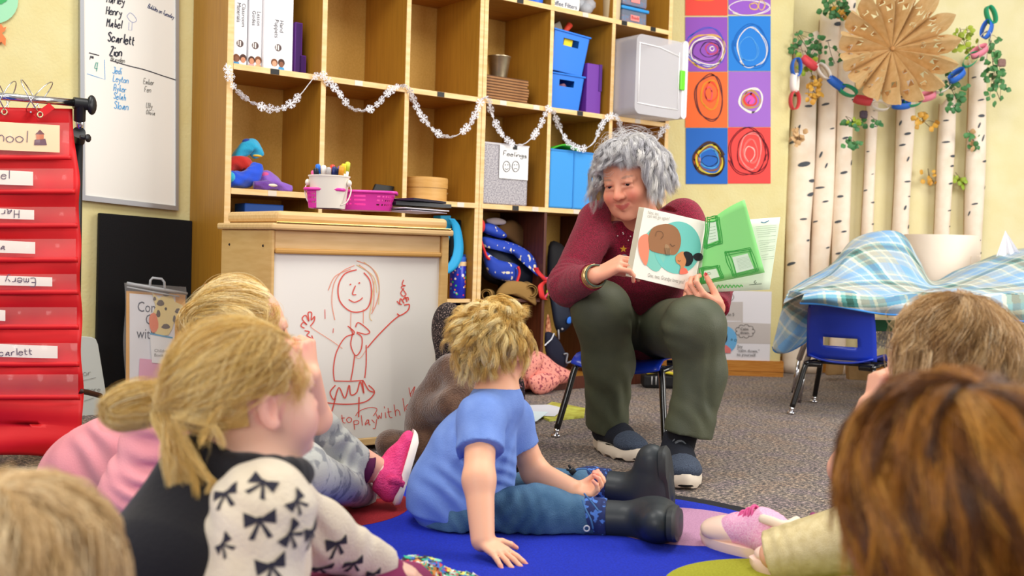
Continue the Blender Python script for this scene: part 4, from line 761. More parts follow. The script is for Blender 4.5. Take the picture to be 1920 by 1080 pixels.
draw([[(560, 770), (538, 800), (555, 830), (575, 780), (600, 825), (618, 770), (625, 810), (650, 800), (665, 755), (680, 805), (675, 750), (700, 790), (725, 800)], [(480, 828), (530, 845), (620, 850), (690, 838), (725, 800), (700, 770)], [(560, 825), (548, 870), (528, 925)], [(660, 820), (658, 905)], [(475, 890), (500, 900), (528, 925)]], 5, rm)
draw([[(695, 612), (740, 560), (800, 500), (832, 475)], [(820, 468), (835, 475), (865, 455), (872, 430), (850, 432)], [(850, 425), (835, 405), (830, 430)], [(862, 418), (855, 398), (845, 410)], [(868, 412), (866, 400), (852, 405)], [(820, 415), (828, 425), (840, 430)]], 5, rm)
draw([[(848, 325), (842, 345), (855, 350), (838, 355), (852, 375), (858, 388), (845, 394), (836, 380), (850, 360)]], 4, rm)
draw([[(590, 615), (540, 580), (470, 535), (455, 520)]], 2.5, rmt)
draw([[(430, 530), (415, 520), (425, 505), (440, 515), (420, 490), (435, 475), (448, 500), (445, 465), (460, 465), (458, 495), (472, 480), (470, 500), (455, 520)], [(430, 540), (450, 545), (440, 560), (460, 575), (452, 595)], [(460, 560), (465, 580), (450, 595)]], 4.5, rm)
for s, x, y, z_, a in (('ing to', 505, 945, 42, -.15), ('play', 640, 945, 44, -.12), ('with', 735, 915, 50, -.15), ('log', 848, 880, 56, -.15)):
    m = MB()
    for st in textlines(s, x, y, z_, ang=a, sy=.85 if s != 'log' else .6, jit=.3): m.ribbon(st, 3.2, fe)
    obj('handwriting', m, rm, brd)
draw([[(720, 900), (735, 870), (700, 865), (660, 880), (645, 900)], [(870, 780), (880, 820), (895, 775), (875, 810)]], 3, rm)
# marker bucket
def on_top(px, py, dv): return PV(px, py, ve+dv)
ztop = zt+.045
def locz(px, py, z, ):
    p = PZ(px, py, z); return p
bp_ = PZ(616, 391, ztop); t = thing('marker_bucket', 'white metal bucket full of markers on the easel cabinet', 'bucket', bp_)
kx = np.linalg.norm(bp_-C0)/FPX; rb_, rt_, hb_ = 30*kx, 37*kx, 57*kx
m_wm = M('white_enamel', '#efe8d8', .3)
m = MB(); m.lathe([(0, 0), (rb_, 0), (rt_, hb_), (rt_*1.04, hb_+.001), (rt_*1.04, hb_+.004), (rt_*.97, hb_+.003), (rb_*.95, .004), (0, .004)], bp_, 36); obj('body', m, m_wm, t, smooth=True, auto=.7)
for sx in (-1, 1):
    m = MB(); e = bp_+np.array([sx*rt_*1.03, -.01, hb_*.82]); m.ball(e, (.007, .009, .009), seg=10); obj('ear', m, m_wm, t, smooth=True)
    m = MB(); m.tube(cat_rom([e+np.array([0, 0, 0]), e+np.array([sx*.006, -.004, -hb_*.25]), e+np.array([-sx*.003, -.012, -hb_*.6]), e+np.array([-sx*.018, -.016, -hb_*.72])], 5), .0018, 6); obj('handle_wire', m, m_wm, t, smooth=True)
mk = [('pink', '#e85a9a', -30, 12, -.35), ('black', '#1c2030', -24, 16, -.3), ('blue', '#2470d8', -22, 24, -.25), ('white', '#f0ece8', -10, 22, -.16), ('grey', '#b8b4b4', 0, 18, 0), ('dark blue', '#1c2c6a', 10, 20, .05), ('red', '#e03c28', 6, 24, -.04), ('purple', '#6a4a9a', 20, 22, .1), ('orange', '#e8a030', 26, 22, .1), ('yellow', '#e8c828', 30, 26, .08), ('lime', '#c8d03a', 34, 30, .28)]
mk += [('brown', '#6a4a36', -14, 14, .1), ('navy', '#22305a', 16, 18, -.1)]
for nm, c, dx, up, tl in mk:
    a = bp_+np.array([dx*kx*.75, random.uniform(-.015, .015), hb_*.25]); b = bp_+np.array([(dx*.85)*kx+tl*.02, random.uniform(-.012, .018), hb_+up*kx]); d = nrm(b-a)
    g = thing('marker', nm+' marker pen standing in the white bucket', 'marker', a, group='markers in the white bucket'); m = MB(); m.tube([a, b-d*.02], .0062, 10); obj('barrel', m, C('#ece8e4', .4), g, smooth=True)
    m = MB(); m.tube([b-d*.026, b-d*.003, b], [.0072, .0068, .004], 10); obj('cap', m, C(c, .35), g, smooth=True)
m = MB()
# pink baskets
m_pk = M('pink_plastic', '#e83aa8', .35)
def basket(lab, pc, w, h, d, cut=None):
    t = thing('pink_basket', lab, 'basket', pc, YAW-.55, group='pink plastic baskets on the easel cabinet'); m = MB(); n = 40
    def pr(a, z, o=0): 
        k = .86+.14*z/h; ca, sa = math.cos(a), math.sin(a); e = .35; return ((w/2*k+o)*abs(ca)**e*(1 if ca > 0 else -1), (d/2*k+o)*abs(sa)**e*(1 if sa > 0 else -1), z)
    zs = [0, .010, h*.26, h*.36, h*.5, h*.6, h*.72, h*.80, h]
    for r in range(len(zs)-1):
        for k in range(n*2):
            if r in (2, 4) and k % 2: continue
            if r in (6,) and k % 2: continue
            a, b = 2*PI*k/(2*n), 2*PI*(k+1)/(2*n); m.add([pr(a, zs[r]), pr(b, zs[r]), pr(b, zs[r+1]), pr(a, zs[r+1])], [(0, 1, 2, 3)])
    obj('lattice_wall', m, m_pk, t, local=True, solid=.002)
    m = MB(); m.add([pr(2*PI*k/n, .001) for k in range(n)], [tuple(range(n))]); obj('base', m, m_pk, t, local=True, solid=.002)
    m = MB(); m.tube([pr(2*PI*k/n, h, .004) for k in range(n+1)], .0045, 6); obj('rim', m, m_pk, t, local=True, smooth=True); return t
pb1 = PZ(672, 392, ztop); basket('pink lattice basket right behind the white bucket', pb1+np.array([0.004, .115, .0]), 108*kx, 34*kx, .12)
pb2 = PZ(598, 388, ztop); basket('pink lattice basket half hidden left behind the white bucket', pb2+np.array([-.004, .11, .0]), 66*kx, 34*kx, .10)
# papers and trays at the right end of the lid
for k, (c, x0, x1, y, w_, lab) in enumerate((('#b8b0c0', 770, 838, 0, .002, 'lilac sheet'), ('#e8e4ea', 760, 842, .006, .003, 'white sheet'), ('#1a1c26', 742, 846, .016, .010, 'black tray'), ('#26283a', 775, 836, .028, .006, 'dark folder'))):
    a = PZ(x0, 396, ztop); b = PZ(x1, 402, ztop); m = MB(); d0 = B_*.16; z = np.array([0, 0, y+.002]); m.prism([a+z, b+z, b+d0+z, a+d0+z], (0, 0, w_)); tag(obj('paper_tray', m, C(c, .4)), lab+' in the pile at the right end of the cabinet top', 'paper', 'flat pile on the cabinet top')
t = shelfthing('black_case', 'open black case lid standing on the cubby shelf right of the pink basket', 'case', uz(716, 372, .05)[0], .05, ZR[3]+.001); m = MB(); m.prism([(-.055, 0, 0), (.045, 0, 0), (.06, .0, .05), (-.03, 0, .055)], (0, .012, 0)); obj('lid', m, C('#14120f', .5), t, local=True, bevel=.003)
m = MB(); m.box(-.09, .03, .02, .12, 0, .02); obj('tray', m, C('#14120f', .5), t, local=True, bevel=.003)
# ---------------------------------------------------------------- organic surfaces (smooth blends of tapered limbs, meshed on a grid)
class Body:
    def __init__(s): s.p = []; s.w = []
    def cap(s, a, b, ra, rb=None, k=.02, op=1, flat=0): s.p.append(('c', np.asarray(a, float), np.asarray(b, float), ra, ra if rb is None else rb, k, op, flat)); return s
    def chain(s, pts, rs, k=.02, op=1):
        for i in range(len(pts)-1): s.cap(pts[i], pts[i+1], rs[i], rs[i+1], k, op)
        return s
    def ell(s, c, r, R=None, k=.02, op=1): s.p.append(('e', np.asarray(c, float), np.asarray(r, float), np.eye(3) if R is None else R, k, op)); return s
    def cut(s, p, n, c, rad): s.p.append(('h', np.asarray(p, float), nrm(n), np.asarray(c, float), rad)); return s      # remove what lies beyond the plane, within rad of c
    def fold(s, c, d, lam, amp, R, ph=0, d2=None): s.w.append((np.asarray(c, float), nrm(d), lam, amp, R, ph, None if d2 is None else np.asarray(d2, float))); return s
    def mesh(s, h):
        lo = np.full(3, 1e9); hi = -lo
        for q in s.p:
            if q[0] == 'c' and q[6] > 0: r = max(q[3], q[4]); lo = np.minimum(lo, np.minimum(q[1], q[2])-r); hi = np.maximum(hi, np.maximum(q[1], q[2])+r)
            if q[0] == 'e' and q[5] > 0: r = max(q[2]); lo = np.minimum(lo, q[1]-r); hi = np.maximum(hi, q[1]+r)
        lo -= 4*h+.01; hi += 4*h+.01; n = np.ceil((hi-lo)/h).astype(int)+1; D = np.full(n, .05, np.float32)
        ax = [(lo[i]+h*np.arange(n[i])).astype(np.float32) for i in range(3)]
        def sub(a, b):
            i0 = np.clip(((a-lo)/h).astype(int), 0, n-1); i1 = np.clip(((b-lo)/h).astype(int)+2, 1, n); sl = tuple(slice(i0[i], i1[i]) for i in range(3))
            return sl, ax[0][sl[0]][:, None, None], ax[1][sl[1]][None, :, None], ax[2][sl[2]][None, None, :]
        for q in s.p:
            if q[0] == 'c':
                _, a, b, ra, rb, k, op, flat = q; m = max(ra, rb)+k+3*h; sl, X, Y, Z = sub(np.minimum(a, b)-m, np.maximum(a, b)+m)
                ab = b-a; L2 = max(1e-9, ab @ ab); t = ((X-a[0])*ab[0]+(Y-a[1])*ab[1]+(Z-a[2])*ab[2])/L2; tc = np.clip(t, 0, 1)
                d = np.sqrt((X-a[0]-ab[0]*tc)**2+(Y-a[1]-ab[1]*tc)**2+(Z-a[2]-ab[2]*tc)**2)-(ra+(rb-ra)*tc)
                if flat: d = np.maximum(d, (t-1)*math.sqrt(L2)) if flat == 1 else np.maximum(d, np.maximum(t-1, -t)*math.sqrt(L2))
            elif q[0] == 'e':
                _, c, r, R, k, op = q; m = max(r)+k+3*h; sl, X, Y, Z = sub(c-m, c+m); X, Y, Z = X-c[0], Y-c[1], Z-c[2]
                u = [(X*R[0, i]+Y*R[1, i]+Z*R[2, i]) for i in range(3)]
                k0 = np.sqrt(sum((u[i]/r[i])**2 for i in range(3))); k1 = np.sqrt(sum((u[i]/r[i]**2)**2 for i in range(3))); d = k0*(k0-1)/np.maximum(k1, 1e-6)
            else:
                _, p, nn, c, rad = q; sl, X, Y, Z = sub(c-rad, c+rad); d = -((X-p[0])*nn[0]+(Y-p[1])*nn[1]+(Z-p[2])*nn[2]); inr = ((X-c[0])**2+(Y-c[1])**2+(Z-c[2])**2) < rad*rad
                D[sl] = np.where(inr, np.maximum(D[sl], -d), D[sl]); continue
            o = D[sl]
            if op > 0: hh = np.maximum(k-np.abs(o-d), 0)/max(k, 1e-6); D[sl] = np.minimum(o, d)-hh*hh*k*.25
            else: hh = np.maximum(k-np.abs(o+d), 0)/max(k, 1e-6); D[sl] = np.maximum(o, -d)+hh*hh*k*.25
        for c, d, lam, amp, R, ph, d2 in s.w:
            sl, X, Y, Z = sub(c-2*R, c+2*R); t = (X-c[0])*d[0]+(Y-c[1])*d[1]+(Z-c[2])*d[2]; e = np.exp(-((X-c[0])**2+(Y-c[1])**2+(Z-c[2])**2)/(R*R))
            w = t*(2*PI/lam)+ph+1.3*np.sin(X*37+Y*21)+1.1*np.sin(Z*31+Y*17); D[sl] += (amp*e*np.sin(w)).astype(np.float32)
        # surface nets
        ins = D < 0; cnt = sum(ins[i:n[0]-1+i, j:n[1]-1+j, k:n[2]-1+k].astype(np.int8) for i in (0, 1) for j in (0, 1) for k in (0, 1))
        I = np.argwhere((cnt > 0) & (cnt < 8)); vid = np.full(cnt.shape, -1, np.int32); vid[I[:, 0], I[:, 1], I[:, 2]] = np.arange(len(I))
        cor = [(i, j, k) for i in (0, 1) for j in (0, 1) for k in (0, 1)]; val = np.stack([D[I[:, 0]+a, I[:, 1]+b, I[:, 2]+c] for a, b, c in cor], 1); acc = np.zeros((len(I), 3)); num = np.zeros(len(I))
        for p in range(8):
            for q in range(p+1, 8):
                if sum(abs(cor[p][i]-cor[q][i]) for i in range(3)) != 1: continue
                a, b = val[:, p], val[:, q]; m = (a < 0) != (b < 0); t = np.where(m, a/np.where(m, a-b, 1), 0)
                for i in range(3): acc[:, i] += np.where(m, cor[p][i]+(cor[q][i]-cor[p][i])*t, 0)
                num += m
        V = lo+h*(I+acc/num[:, None]); F = []
        for a in range(3):
            b, c = (a+1) % 3, (a+2) % 3; s0 = [slice(None)]*3; s1 = [slice(None)]*3; s0[a] = slice(0, n[a]-1); s1[a] = slice(1, n[a]); A, B = ins[tuple(s0)], ins[tuple(s1)]
            E = np.argwhere(A != B); E = E[(E[:, b] > 0) & (E[:, c] > 0) & (E[:, b] < n[b]-1) & (E[:, c] < n[c]-1)]
            def cell(db, dc): G = E.copy(); G[:, b] += db; G[:, c] += dc; return vid[G[:, 0], G[:, 1], G[:, 2]]
            Q = np.stack([cell(-1, -1), cell(0, -1), cell(0, 0), cell(-1, 0)], 1); fl = ~A[E[:, 0], E[:, 1], E[:, 2]]; Q[fl] = Q[fl][:, ::-1]; F.append(Q)
        return V, np.concatenate(F)
def fastmesh(name, V, F, mat, parent, col=None, smooth=True, k=4, label=None):
    if parent is not None:
        R = np.array(root_inv(parent)); V = V @ R[:3, :3].T+R[:3, 3]
    me = bpy.data.meshes.new(name); me.vertices.add(len(V)); me.vertices.foreach_set('co', V.astype(np.float32).ravel()); k = F.shape[1]
    me.loops.add(F.size); me.loops.foreach_set('vertex_index', F.astype(np.int32).ravel()); me.polygons.add(len(F)); me.polygons.foreach_set('loop_start', np.arange(len(F), dtype=np.int32)*k)
    me.materials.append(mat); me.update(calc_edges=True)
    if smooth: me.polygons.foreach_set('use_smooth', np.ones(len(F), bool))
    if col is not None:
        at = me.color_attributes.new('Col', 'FLOAT_COLOR', 'POINT'); c = np.ones((len(V), 4), np.float32); c[:, :3] = col; at.data.foreach_set('color', c.ravel())
    me.validate(); o = bpy.data.objects.new(name, me); COL.objects.link(o); o.parent = parent
    if label: o['label'] = label
    return o
def keep_big(V, F, minv=60):
    """drop stray crumbs"""
    return V, F
def grow(name, B, h, mat, parent, paint=None, label=None):
    V, F = B.mesh(h); return fastmesh(name, V, F, mat, parent, None if paint is None else paint(V), label=label)
L3 = lambda h: np.array(lin(h)[:3])
def noise1(V, s, seed=0):
    r = np.random.RandomState(seed); o = 0
    for i in range(5): d = r.normal(size=3)*s*(1+i*.5); o = o+np.sin(V @ d+r.rand()*9)/(1+i*.4)
    return o/2.2
# ---------------------------------------------------------------- heads
def basis(f, up=(0, 0, 1), roll=0):
    f = nrm(f); r = nrm(np.cross(f, up)); u = np.cross(r, f); c, s_ = math.cos(roll), math.sin(roll); r2 = r*c+u*s_; u2 = u*c-r*s_; return np.stack([r2, f, u2], 1)
def head(B, c, R, s=1., child=False):
    g = lambda x, y, z: c+R @ (np.array([x, y, z])*s)
    e = lambda p, r, k=.02, op=1, R2=None: B.ell(g(*p), np.array(r)*s, R if R2 is None else R @ R2, k*s, op)
    if child:
        e((0, -.010, .030), (.078, .096, .086), .02); e((0, .030, -.020), (.064, .058, .075), .03); e((0, .040, -.068), (.042, .042, .034), .035)
        for q in (-1, 1): e((q*.036, .058, -.040), (.028, .026, .028), .03)
        e((0, .078, -.088), (.016, .012, .012), .02)
    else:
        e((0, -.012, .032), (.076, .095, .084), .02); e((0, .030, -.018), (.064, .060, .084), .03); e((0, .034, -.078), (.050, .046, .036), .035)
        for q in (-1, 1): e((q*.038, .062, -.040), (.026, .024, .026), .025)
        e((0, .074, -.102), (.020, .014, .014), .02)
    for q in (-1, 1):
        e((q*.031, .100, .000), (.018, .014, .0105), .012, -1)
        B.cap(g(q*.014, .084, .018), g(q*.034, .082, .019), .006*s, .006*s, .012*s); B.cap(g(q*.034, .082, .019), g(q*.048, .070, .012), .006*s, .005*s, .012*s)
        B.cap(g(q*.020, .0885, .0085), g(q*.032, .0905, .0105), .0035*s, k=.004*s); B.cap(g(q*.032, .0905, .0105), g(q*.044, .083, .0065), .0035*s, k=.004*s)   # upper lid
        if not child: B.cap(g(q*.019, .0875, .0065), g(q*.032, .0915, .0075), .0046*s, k=.004*s); B.cap(g(q*.032, .0915, .0075), g(q*.045, .083, .004), .0046*s, k=.004*s); B.cap(g(q*.019, .088, -.0075), g(q*.043, .084, -.0070), .0048*s, k=.005*s); B.cap(g(q*.018, .100, -.036), g(q*.034, .088, -.066), .0028*s, k=.008*s, op=-1); e((q*.040, .066, -.034), (.022, .022, .020), .02); e((q*.036, .046, -.080), (.022, .024, .024), .03)
        B.cap(g(q*.020, .0865, -.0085), g(q*.042, .083, -.0085), .0035*s, k=.005*s)
        e((q*.079, -.008, -.008), (.008, .016 if child else .019, .028), .008); e((q*.083, -.004, -.006), (.006, .008, .017), .004, -1); B.cap(g(q*.080, -.004, -.034), g(q*.079, .002, -.030), .006*s, k=.006*s)
    if child: B.cap(g(0, .086, -.002), g(0, .100, -.028), .006*s, .010*s, .014*s)
    else: B.cap(g(0, .088, .006), g(0, .110, -.032), .0075*s, .0125*s, .014*s)
    for q in (-1, 1): e((q*.011, .099 if not child else .092, -.034), (.0085, .010, .008), .008); e((q*.006, .108 if not child else .1, -.043), (.004, .006, .004), .003, -1)
    mz = -.064 if not child else -.060; my = .090 if not child else .086; up = 0 if child else .009
    for a, b in ((-1, 0), (0, 1)):
        B.cap(g(a*.027, my-.012+(0 if a else .012), mz+(.005+up if a else 0)), g(b*.027, my-.012+(0 if b else .012), mz+(.005+up if b else 0)), .0045*s, k=.008*s)
        B.cap(g(a*.021, my-.010+(0 if a else .009), mz-.009+(.008 if a else 0)), g(b*.021, my-.010+(0 if b else .009), mz-.009+(.008 if b else 0)), .0055*s, k=.008*s)
        B.cap(g(a*.024, my-.002+(0 if a else .011), mz-.0045+(.006+up if a else 0)), g(b*.024, my-.002+(0 if b else .011), mz-.0045+(.006+up if b else 0)), (.0018 if child else .0026)*s, k=.003*s, op=-1)
def skin_paint(c, R, s, tone='#eeb79a', lip='#b8433f', cheek='#e08a74', brow=None, child=False, nails=None):
    mz = (-.068 if not child else -.064)
    def f(V):
        q = ((V-c) @ R)/s; col = np.tile(L3(tone), (len(V), 1)); n = noise1(V, 30, 3)[:, None]*.02; col = col*(1+n)
        def mix(m, hx):
            nonlocal col; m = np.clip(m, 0, 1)[:, None]; col = col*(1-m)+L3(hx)*m
        face = (q[:, 1] > .03) & (np.abs(q[:, 2]) < .13)
        for sg in (-1, 1): mix(face*np.exp(-(((q[:, 0]-sg*.042)/.020)**2+((q[:, 2]+.038)/.020)**2))*.6, cheek)
        mix(face*np.exp(-((q[:, 0]/.014)**2+((q[:, 2]+.032)/.014)**2))*.45, cheek)
        m = ((q[:, 0]/.028)**2+((q[:, 2]-mz-(9 if child else 15)*q[:, 0]**2)/.0085)**2); mix((q[:, 1] > .07)*(q[:, 1] < .107)*np.clip((1.0-m)*3, 0, 1)*.7, lip)
        for sg in (-1, 1):
            d = np.sqrt(((q[:, 0]-sg*.078)/.02)**2+((q[:, 2]+.008)/.04)**2+((q[:, 1]+.005)/.03)**2); mix((d < 1)*.25, cheek)
            m = ((q[:, 0]-sg*.031)/.019)**2+((q[:, 2]-.001)/.012)**2; mix((q[:, 1] > .06)*np.clip(1.2-m, 0, 1)*.30, '#8a4a3c')
            if brow: m = ((q[:, 0]-sg*.033)/.018)**2+((q[:, 2]-.023+9*(abs(q[:, 0])-.034)**2)/.0036)**2; mix((q[:, 1] > .05)*np.clip((1.2-m)*2, 0, 1)*.55, brow)
        for p, r, hx in (nails or []):
            d = np.linalg.norm(V-p, axis=1); mix((d < r)*1., hx)
        return col
    return f
m_skin = M('skin', '#ffffff', .5, attr=True, sss=.12, bump=.06, bscale=500)
m_eyew = M('eye_white', '#e8e2dc', .15, coat=1)
def eyes(parent, c, R, s, iris='#4a3828', look=(0, 0, 0), inset=.0):
    for q in (-1, 1):
        g = c+R @ (np.array([q*.031, .0775-inset, .0])*s); r = .0125*s; f = nrm(R @ nrm(np.array([look[0], 1, look[2]])))
        m = MB(); m.ball(g, r, m_eyew, 16)
        x, y, d = frame(f)
        for rad, off, mt in ((.62, .0006, C(iris, .2)), (.30, .0011, C('#0a0808', .1))):
            k = math.sqrt(1-rad*rad); m.add([g+d*(r*k+off)+(x*math.cos(a)+y*math.sin(a))*r*rad for a in np.linspace(0, 2*PI, 17)[:-1]]+[g+d*(r+off)], [(i, (i+1) % 16, 16) for i in range(16)], mt)
        obj('eye', m, None, parent, smooth=True)
# ---------------------------------------------------------------- hands
def hand(B, w, d, n, s=1., side=1, curl=(25, 25, 25, 25), spread=.09, thumb=(.62, .78, .15), tcurl=15, fr=1., rolls=None):
    """palm + five fingers. w wrist, d towards the fingers, n out of the palm, side +1 when the thumb lies on cross(d,n)"""
    d = nrm(d); n = np.asarray(n, float); n = nrm(n-d*np.dot(n, d)); x = np.cross(d, n)*side; tips = []
    P = lambda a, b, c_: w+(d*a+x*b+n*c_)*s
    ln = [(.044, .027, .022), (.049, .031, .023), (.045, .029, .023), (.035, .021, .020)]; xs = [.031, .0105, -.0105, -.031]; kb = [.088, .092, .088, .080]
    for i in range(4):
        k0 = P(kb[i], xs[i], -.002*(i in (1, 2))); B.cap(P(.004, xs[i]*.55, 0), k0, .0135*s, .0105*s*fr, .012*s)
        a = math.radians(curl[i]); dd = nrm(d+x*spread*(1.5-i)); p = k0; acc = 0
        for j, l in enumerate(ln[i]):
            acc += a*(1, 1.15, .8)[j]; v = dd*math.cos(acc)+n*math.sin(acc); q = p+v*l*s; B.cap(p, q, (.0092, .0085, .0078)[j]*s*fr, (.0085, .0078, .0066)[j]*s*fr, .0035*s); p = q
        tips.append((p, v, dd*math.sin(acc)-n*math.cos(acc)))
    B.ell(P(.045, 0, .003), np.array([.012, .036, .045])[[1, 0, 2]]*s, np.stack([x, n, d], 1), .012*s)
    t0 = P(.018, .026, .006); tv = nrm(d*thumb[0]+x*thumb[1]+n*thumb[2]); t1 = t0+tv*.040*s; tv2 = nrm(tv+d*.25+n*math.sin(math.radians(tcurl))); t2 = t1+tv2*.032*s; tv3 = nrm(tv2+d*.2+n*math.sin(math.radians(tcurl))); t3 = t2+tv3*.024*s
    B.cap(t0, t1, .0145*s, .0115*s*fr, .014*s); B.cap(t1, t2, .0108*s*fr, .0098*s*fr, .004*s); B.cap(t2, t3, .0098*s*fr, .0078*s*fr, .004*s)
    nv = -(n-tv3*np.dot(n, tv3)); tips.append((t3, tv3, nrm(nv+x*.6)))
    return tips
def nails(parent, tips, s, mat, which=None):
    for i, (p, v, u) in enumerate(tips):
        if which is not None and i not in which: continue
        u = nrm(u-v*np.dot(u, v)); c_ = p+v*.0005*s+u*.0058*s; m = MB(); m.ball(c_, (.0052*s, .0075*s, .0022*s), seg=12, R=np.stack([np.cross(v, u), v, u], 1)); obj('fingernail', m, mat, parent, smooth=True)
# ---------------------------------------------------------------- hair
m_hair = M('hair', '#ffffff', .42, attr=True, spec=.6)
def strands(P, rad, col):
    """P (S,n,3) -> thin three-sided tubes"""
    S_, n, _ = P.shape; T_ = np.gradient(P, axis=1); T_ /= np.linalg.norm(T_, axis=2, keepdims=True)+1e-9; ref = np.array([.31, .22, .93]); X = np.cross(T_, ref); X /= np.linalg.norm(X, axis=2, keepdims=True)+1e-9; Y = np.cross(T_, X)
    tp = np.clip(np.minimum(1, (1-np.linspace(0, 1, n))*2.5+.12), 0, 1)[None, :, None]*rad[:, None, None]; V = np.stack([P+(X*math.cos(a)+Y*math.sin(a))*tp for a in (0, 2.094, 4.189)], 2).reshape(-1, 3)
    b = (np.arange(S_)[:, None, None]*n+np.arange(n-1)[None, :, None])*3; k = np.arange(3)[None, None, :]; k2 = (k+1) % 3; F = np.stack([b+k, b+k2, b+3+k2, b+3+k], 3).reshape(-1, 4)
    Cc = np.repeat(np.repeat(col[:, None, :], n, 1) if col.ndim == 2 else col, 3, axis=1).reshape(-1, 3) if col.ndim == 2 else np.repeat(col, 3, axis=1).reshape(-1, 3)
    return V, F, Cc
def pal(n, cols, rs, seedv=None):
    a = np.array([L3(c) for c in cols]); t = (rs.rand(n) if seedv is None else seedv)*(len(cols)-1); i = np.clip(t.astype(int), 0, len(cols)-2); f = (t-i)[:, None]; c = a[i]*(1-f)+a[i+1]*f; return c*(1+rs.normal(size=(n, 1))*.09).clip(.6, 1.4)
def slerp(a, b, t):
    """a,b (S,3) unit; t (n,) -> (S,n,3)"""
    w = np.arccos(np.clip((a*b).sum(1), -.9999, .9999))[:, None, None]; t = t[None, :, None]; return (np.sin((1-t)*w)*a[:, None]+np.sin(t*w)*b[:, None])/np.sin(w)
class Hair:
    def __init__(s, c, R, rad, seed=1): s.c = np.asarray(c, float); s.R = R; s.rad = np.asarray(rad, float); s.rs = np.random.RandomState(seed); s.V = []; s.F = []; s.C = []; s.n = 0
    def put(s, V, F, C_): s.V.append(V); s.F.append(F+s.n); s.C.append(C_); s.n += len(V)
    def surf(s, D, k): return s.c+((D*s.rad)*k[..., None]) @ s.R.T
    def cap(s, fn, col, k=1.0, nu=64, nv=48):
        """base layer over directions where fn(dir) holds"""
        th = np.linspace(.001, PI-.001, nv); ph = np.linspace(0, 2*PI, nu+1)[:-1]; D = np.stack([np.sin(th)[:, None]*np.cos(ph), np.sin(th)[:, None]*np.sin(ph), np.cos(th)[:, None]+0*ph], 2).reshape(-1, 3)
        V = s.surf(D, np.full(len(D), k)); ok = fn(D); F = []
        for j in range(nv-1):
            for i in range(nu):
                q = [j*nu+i, (j+1)*nu+i, (j+1)*nu+(i+1) % nu, j*nu+(i+1) % nu]
                if ok[q].all(): F.append(q)
        s.put(V, np.array(F), np.tile(L3(col), (len(V), 1))*(1+.1*noise1(V, 90, 5)[:, None]))
    def flow(s, A, Bd, k0, k1, cols, rad, n=12, avoid=None, curl=0, cfreq=3, tail=None, clump=14, cspread=.05, wig=.004, bow=.0, droop=None, seed=None):
        """guides run over the head from directions A to Bd (G,3); every guide carries a clump of hairs; tail adds free-hanging length"""
        rs = s.rs; t = np.linspace(0, 1, n)
        if avoid is not None:
            Dg = slerp(A, Bd, t); ok = np.ones(len(A), bool)
            for av, ca_ in avoid: ok &= ((Dg @ nrm(av)) < ca_).all(1)
            A, Bd = A[ok], Bd[ok]
            if np.ndim(k1): k1 = k1[ok]
            if tail is not None: tail = (tail[0][ok], tail[1])
        G = len(A)
        A2 = np.repeat(A, clump, 0)+rs.normal(size=(G*clump, 3))*cspread; A2 /= np.linalg.norm(A2, axis=1, keepdims=True); B2 = np.repeat(Bd, clump, 0)+rs.normal(size=(G*clump, 3))*cspread*.6; B2 /= np.linalg.norm(B2, axis=1, keepdims=True)
        D = slerp(A2, B2, t); k = k0+(np.repeat(np.broadcast_to(k1, (G,)), clump)[:, None]-k0)*t[None, :]**1.2+bow*np.sin(t*PI)[None, :]+np.abs(rs.normal(size=(G*clump, 1)))*.012
        P = s.surf(D, k)
        if tail is not None:
            m = tail[1]; tv = np.repeat(tail[0], clump, 0); tt = np.linspace(0, 1, m+1)[1:]; last = P[:, -1:]; dirn = P[:, -1:]-P[:, -2:-1]; dirn /= np.linalg.norm(dirn, axis=2, keepdims=True)+1e-9
            ln = np.linalg.norm(tv, axis=1)[:, None, None]*(1+.12*rs.normal(size=(G*clump, 1, 1))); Q = last+dirn*ln*.35*(tt*(1-tt*.5))[None, :, None]+tv[:, None]*tt[None, :, None]**1.1; P = np.concatenate([P, Q], 1)
        N = P.shape[1]; T_ = np.linspace(0, 1, N); ph = np.repeat(rs.rand(G)*2*PI, clump)+rs.normal(size=G*clump)*.12; cf = np.repeat(cfreq*(.8+.4*rs.rand(G)), clump)
        if curl:
            tn = np.gradient(P, axis=1); tn /= np.linalg.norm(tn, axis=2, keepdims=True)+1e-9; nr = P-s.c; X = np.cross(tn, nr); X /= np.linalg.norm(X, axis=2, keepdims=True)+1e-9; Y = np.cross(tn, X); a = 2*PI*cf[:, None]*T_[None, :]+ph[:, None]; am = (curl*np.minimum(1, T_*2.2))[None, :, None]
            P = P+X*np.cos(a)[..., None]*am+Y*np.sin(a)[..., None]*am*.8
        if droop is not None: P[:, :, 2] -= droop*(T_**2)[None, :]
        w1 = rs.normal(size=(G*clump, 1, 3))*wig; w2 = rs.normal(size=(G*clump, 1, 3))*wig; P = P+w1*np.sin(T_*PI*1.3)[None, :, None]+w2*(T_**2)[None, :, None]
        sv = np.repeat(rs.rand(G), clump)*.7+rs.rand(G*clump)*.3
        s.put(*strands(P, np.full(G*clump, rad)*(.7+.6*rs.rand(G*clump)), pal(G*clump, cols, rs, sv)))
    def free(s, Ps, clump, spread, rad, cols, wig=.003, taper_spread=1.0):
        """explicit guide curves (world) carrying a clump"""
        rs = s.rs
        for G in Ps:
            G = np.array(cat_rom([np.asarray(p, float) for p in G], 5)); n = len(G); t = np.linspace(0, 1, n); o = rs.normal(size=(clump, 1, 3))*spread; P = G[None]+o*(1-(1-taper_spread)*t)[None, :, None]+rs.normal(size=(clump, 1, 3))*wig*(np.sin(t*6)[None, :, None])
            s.put(*strands(P, np.full(clump, rad)*(.7+.6*rs.rand(clump)), pal(clump, cols, rs, np.clip(rs.rand()*.7+rs.rand(clump)*.3, 0, 1))))
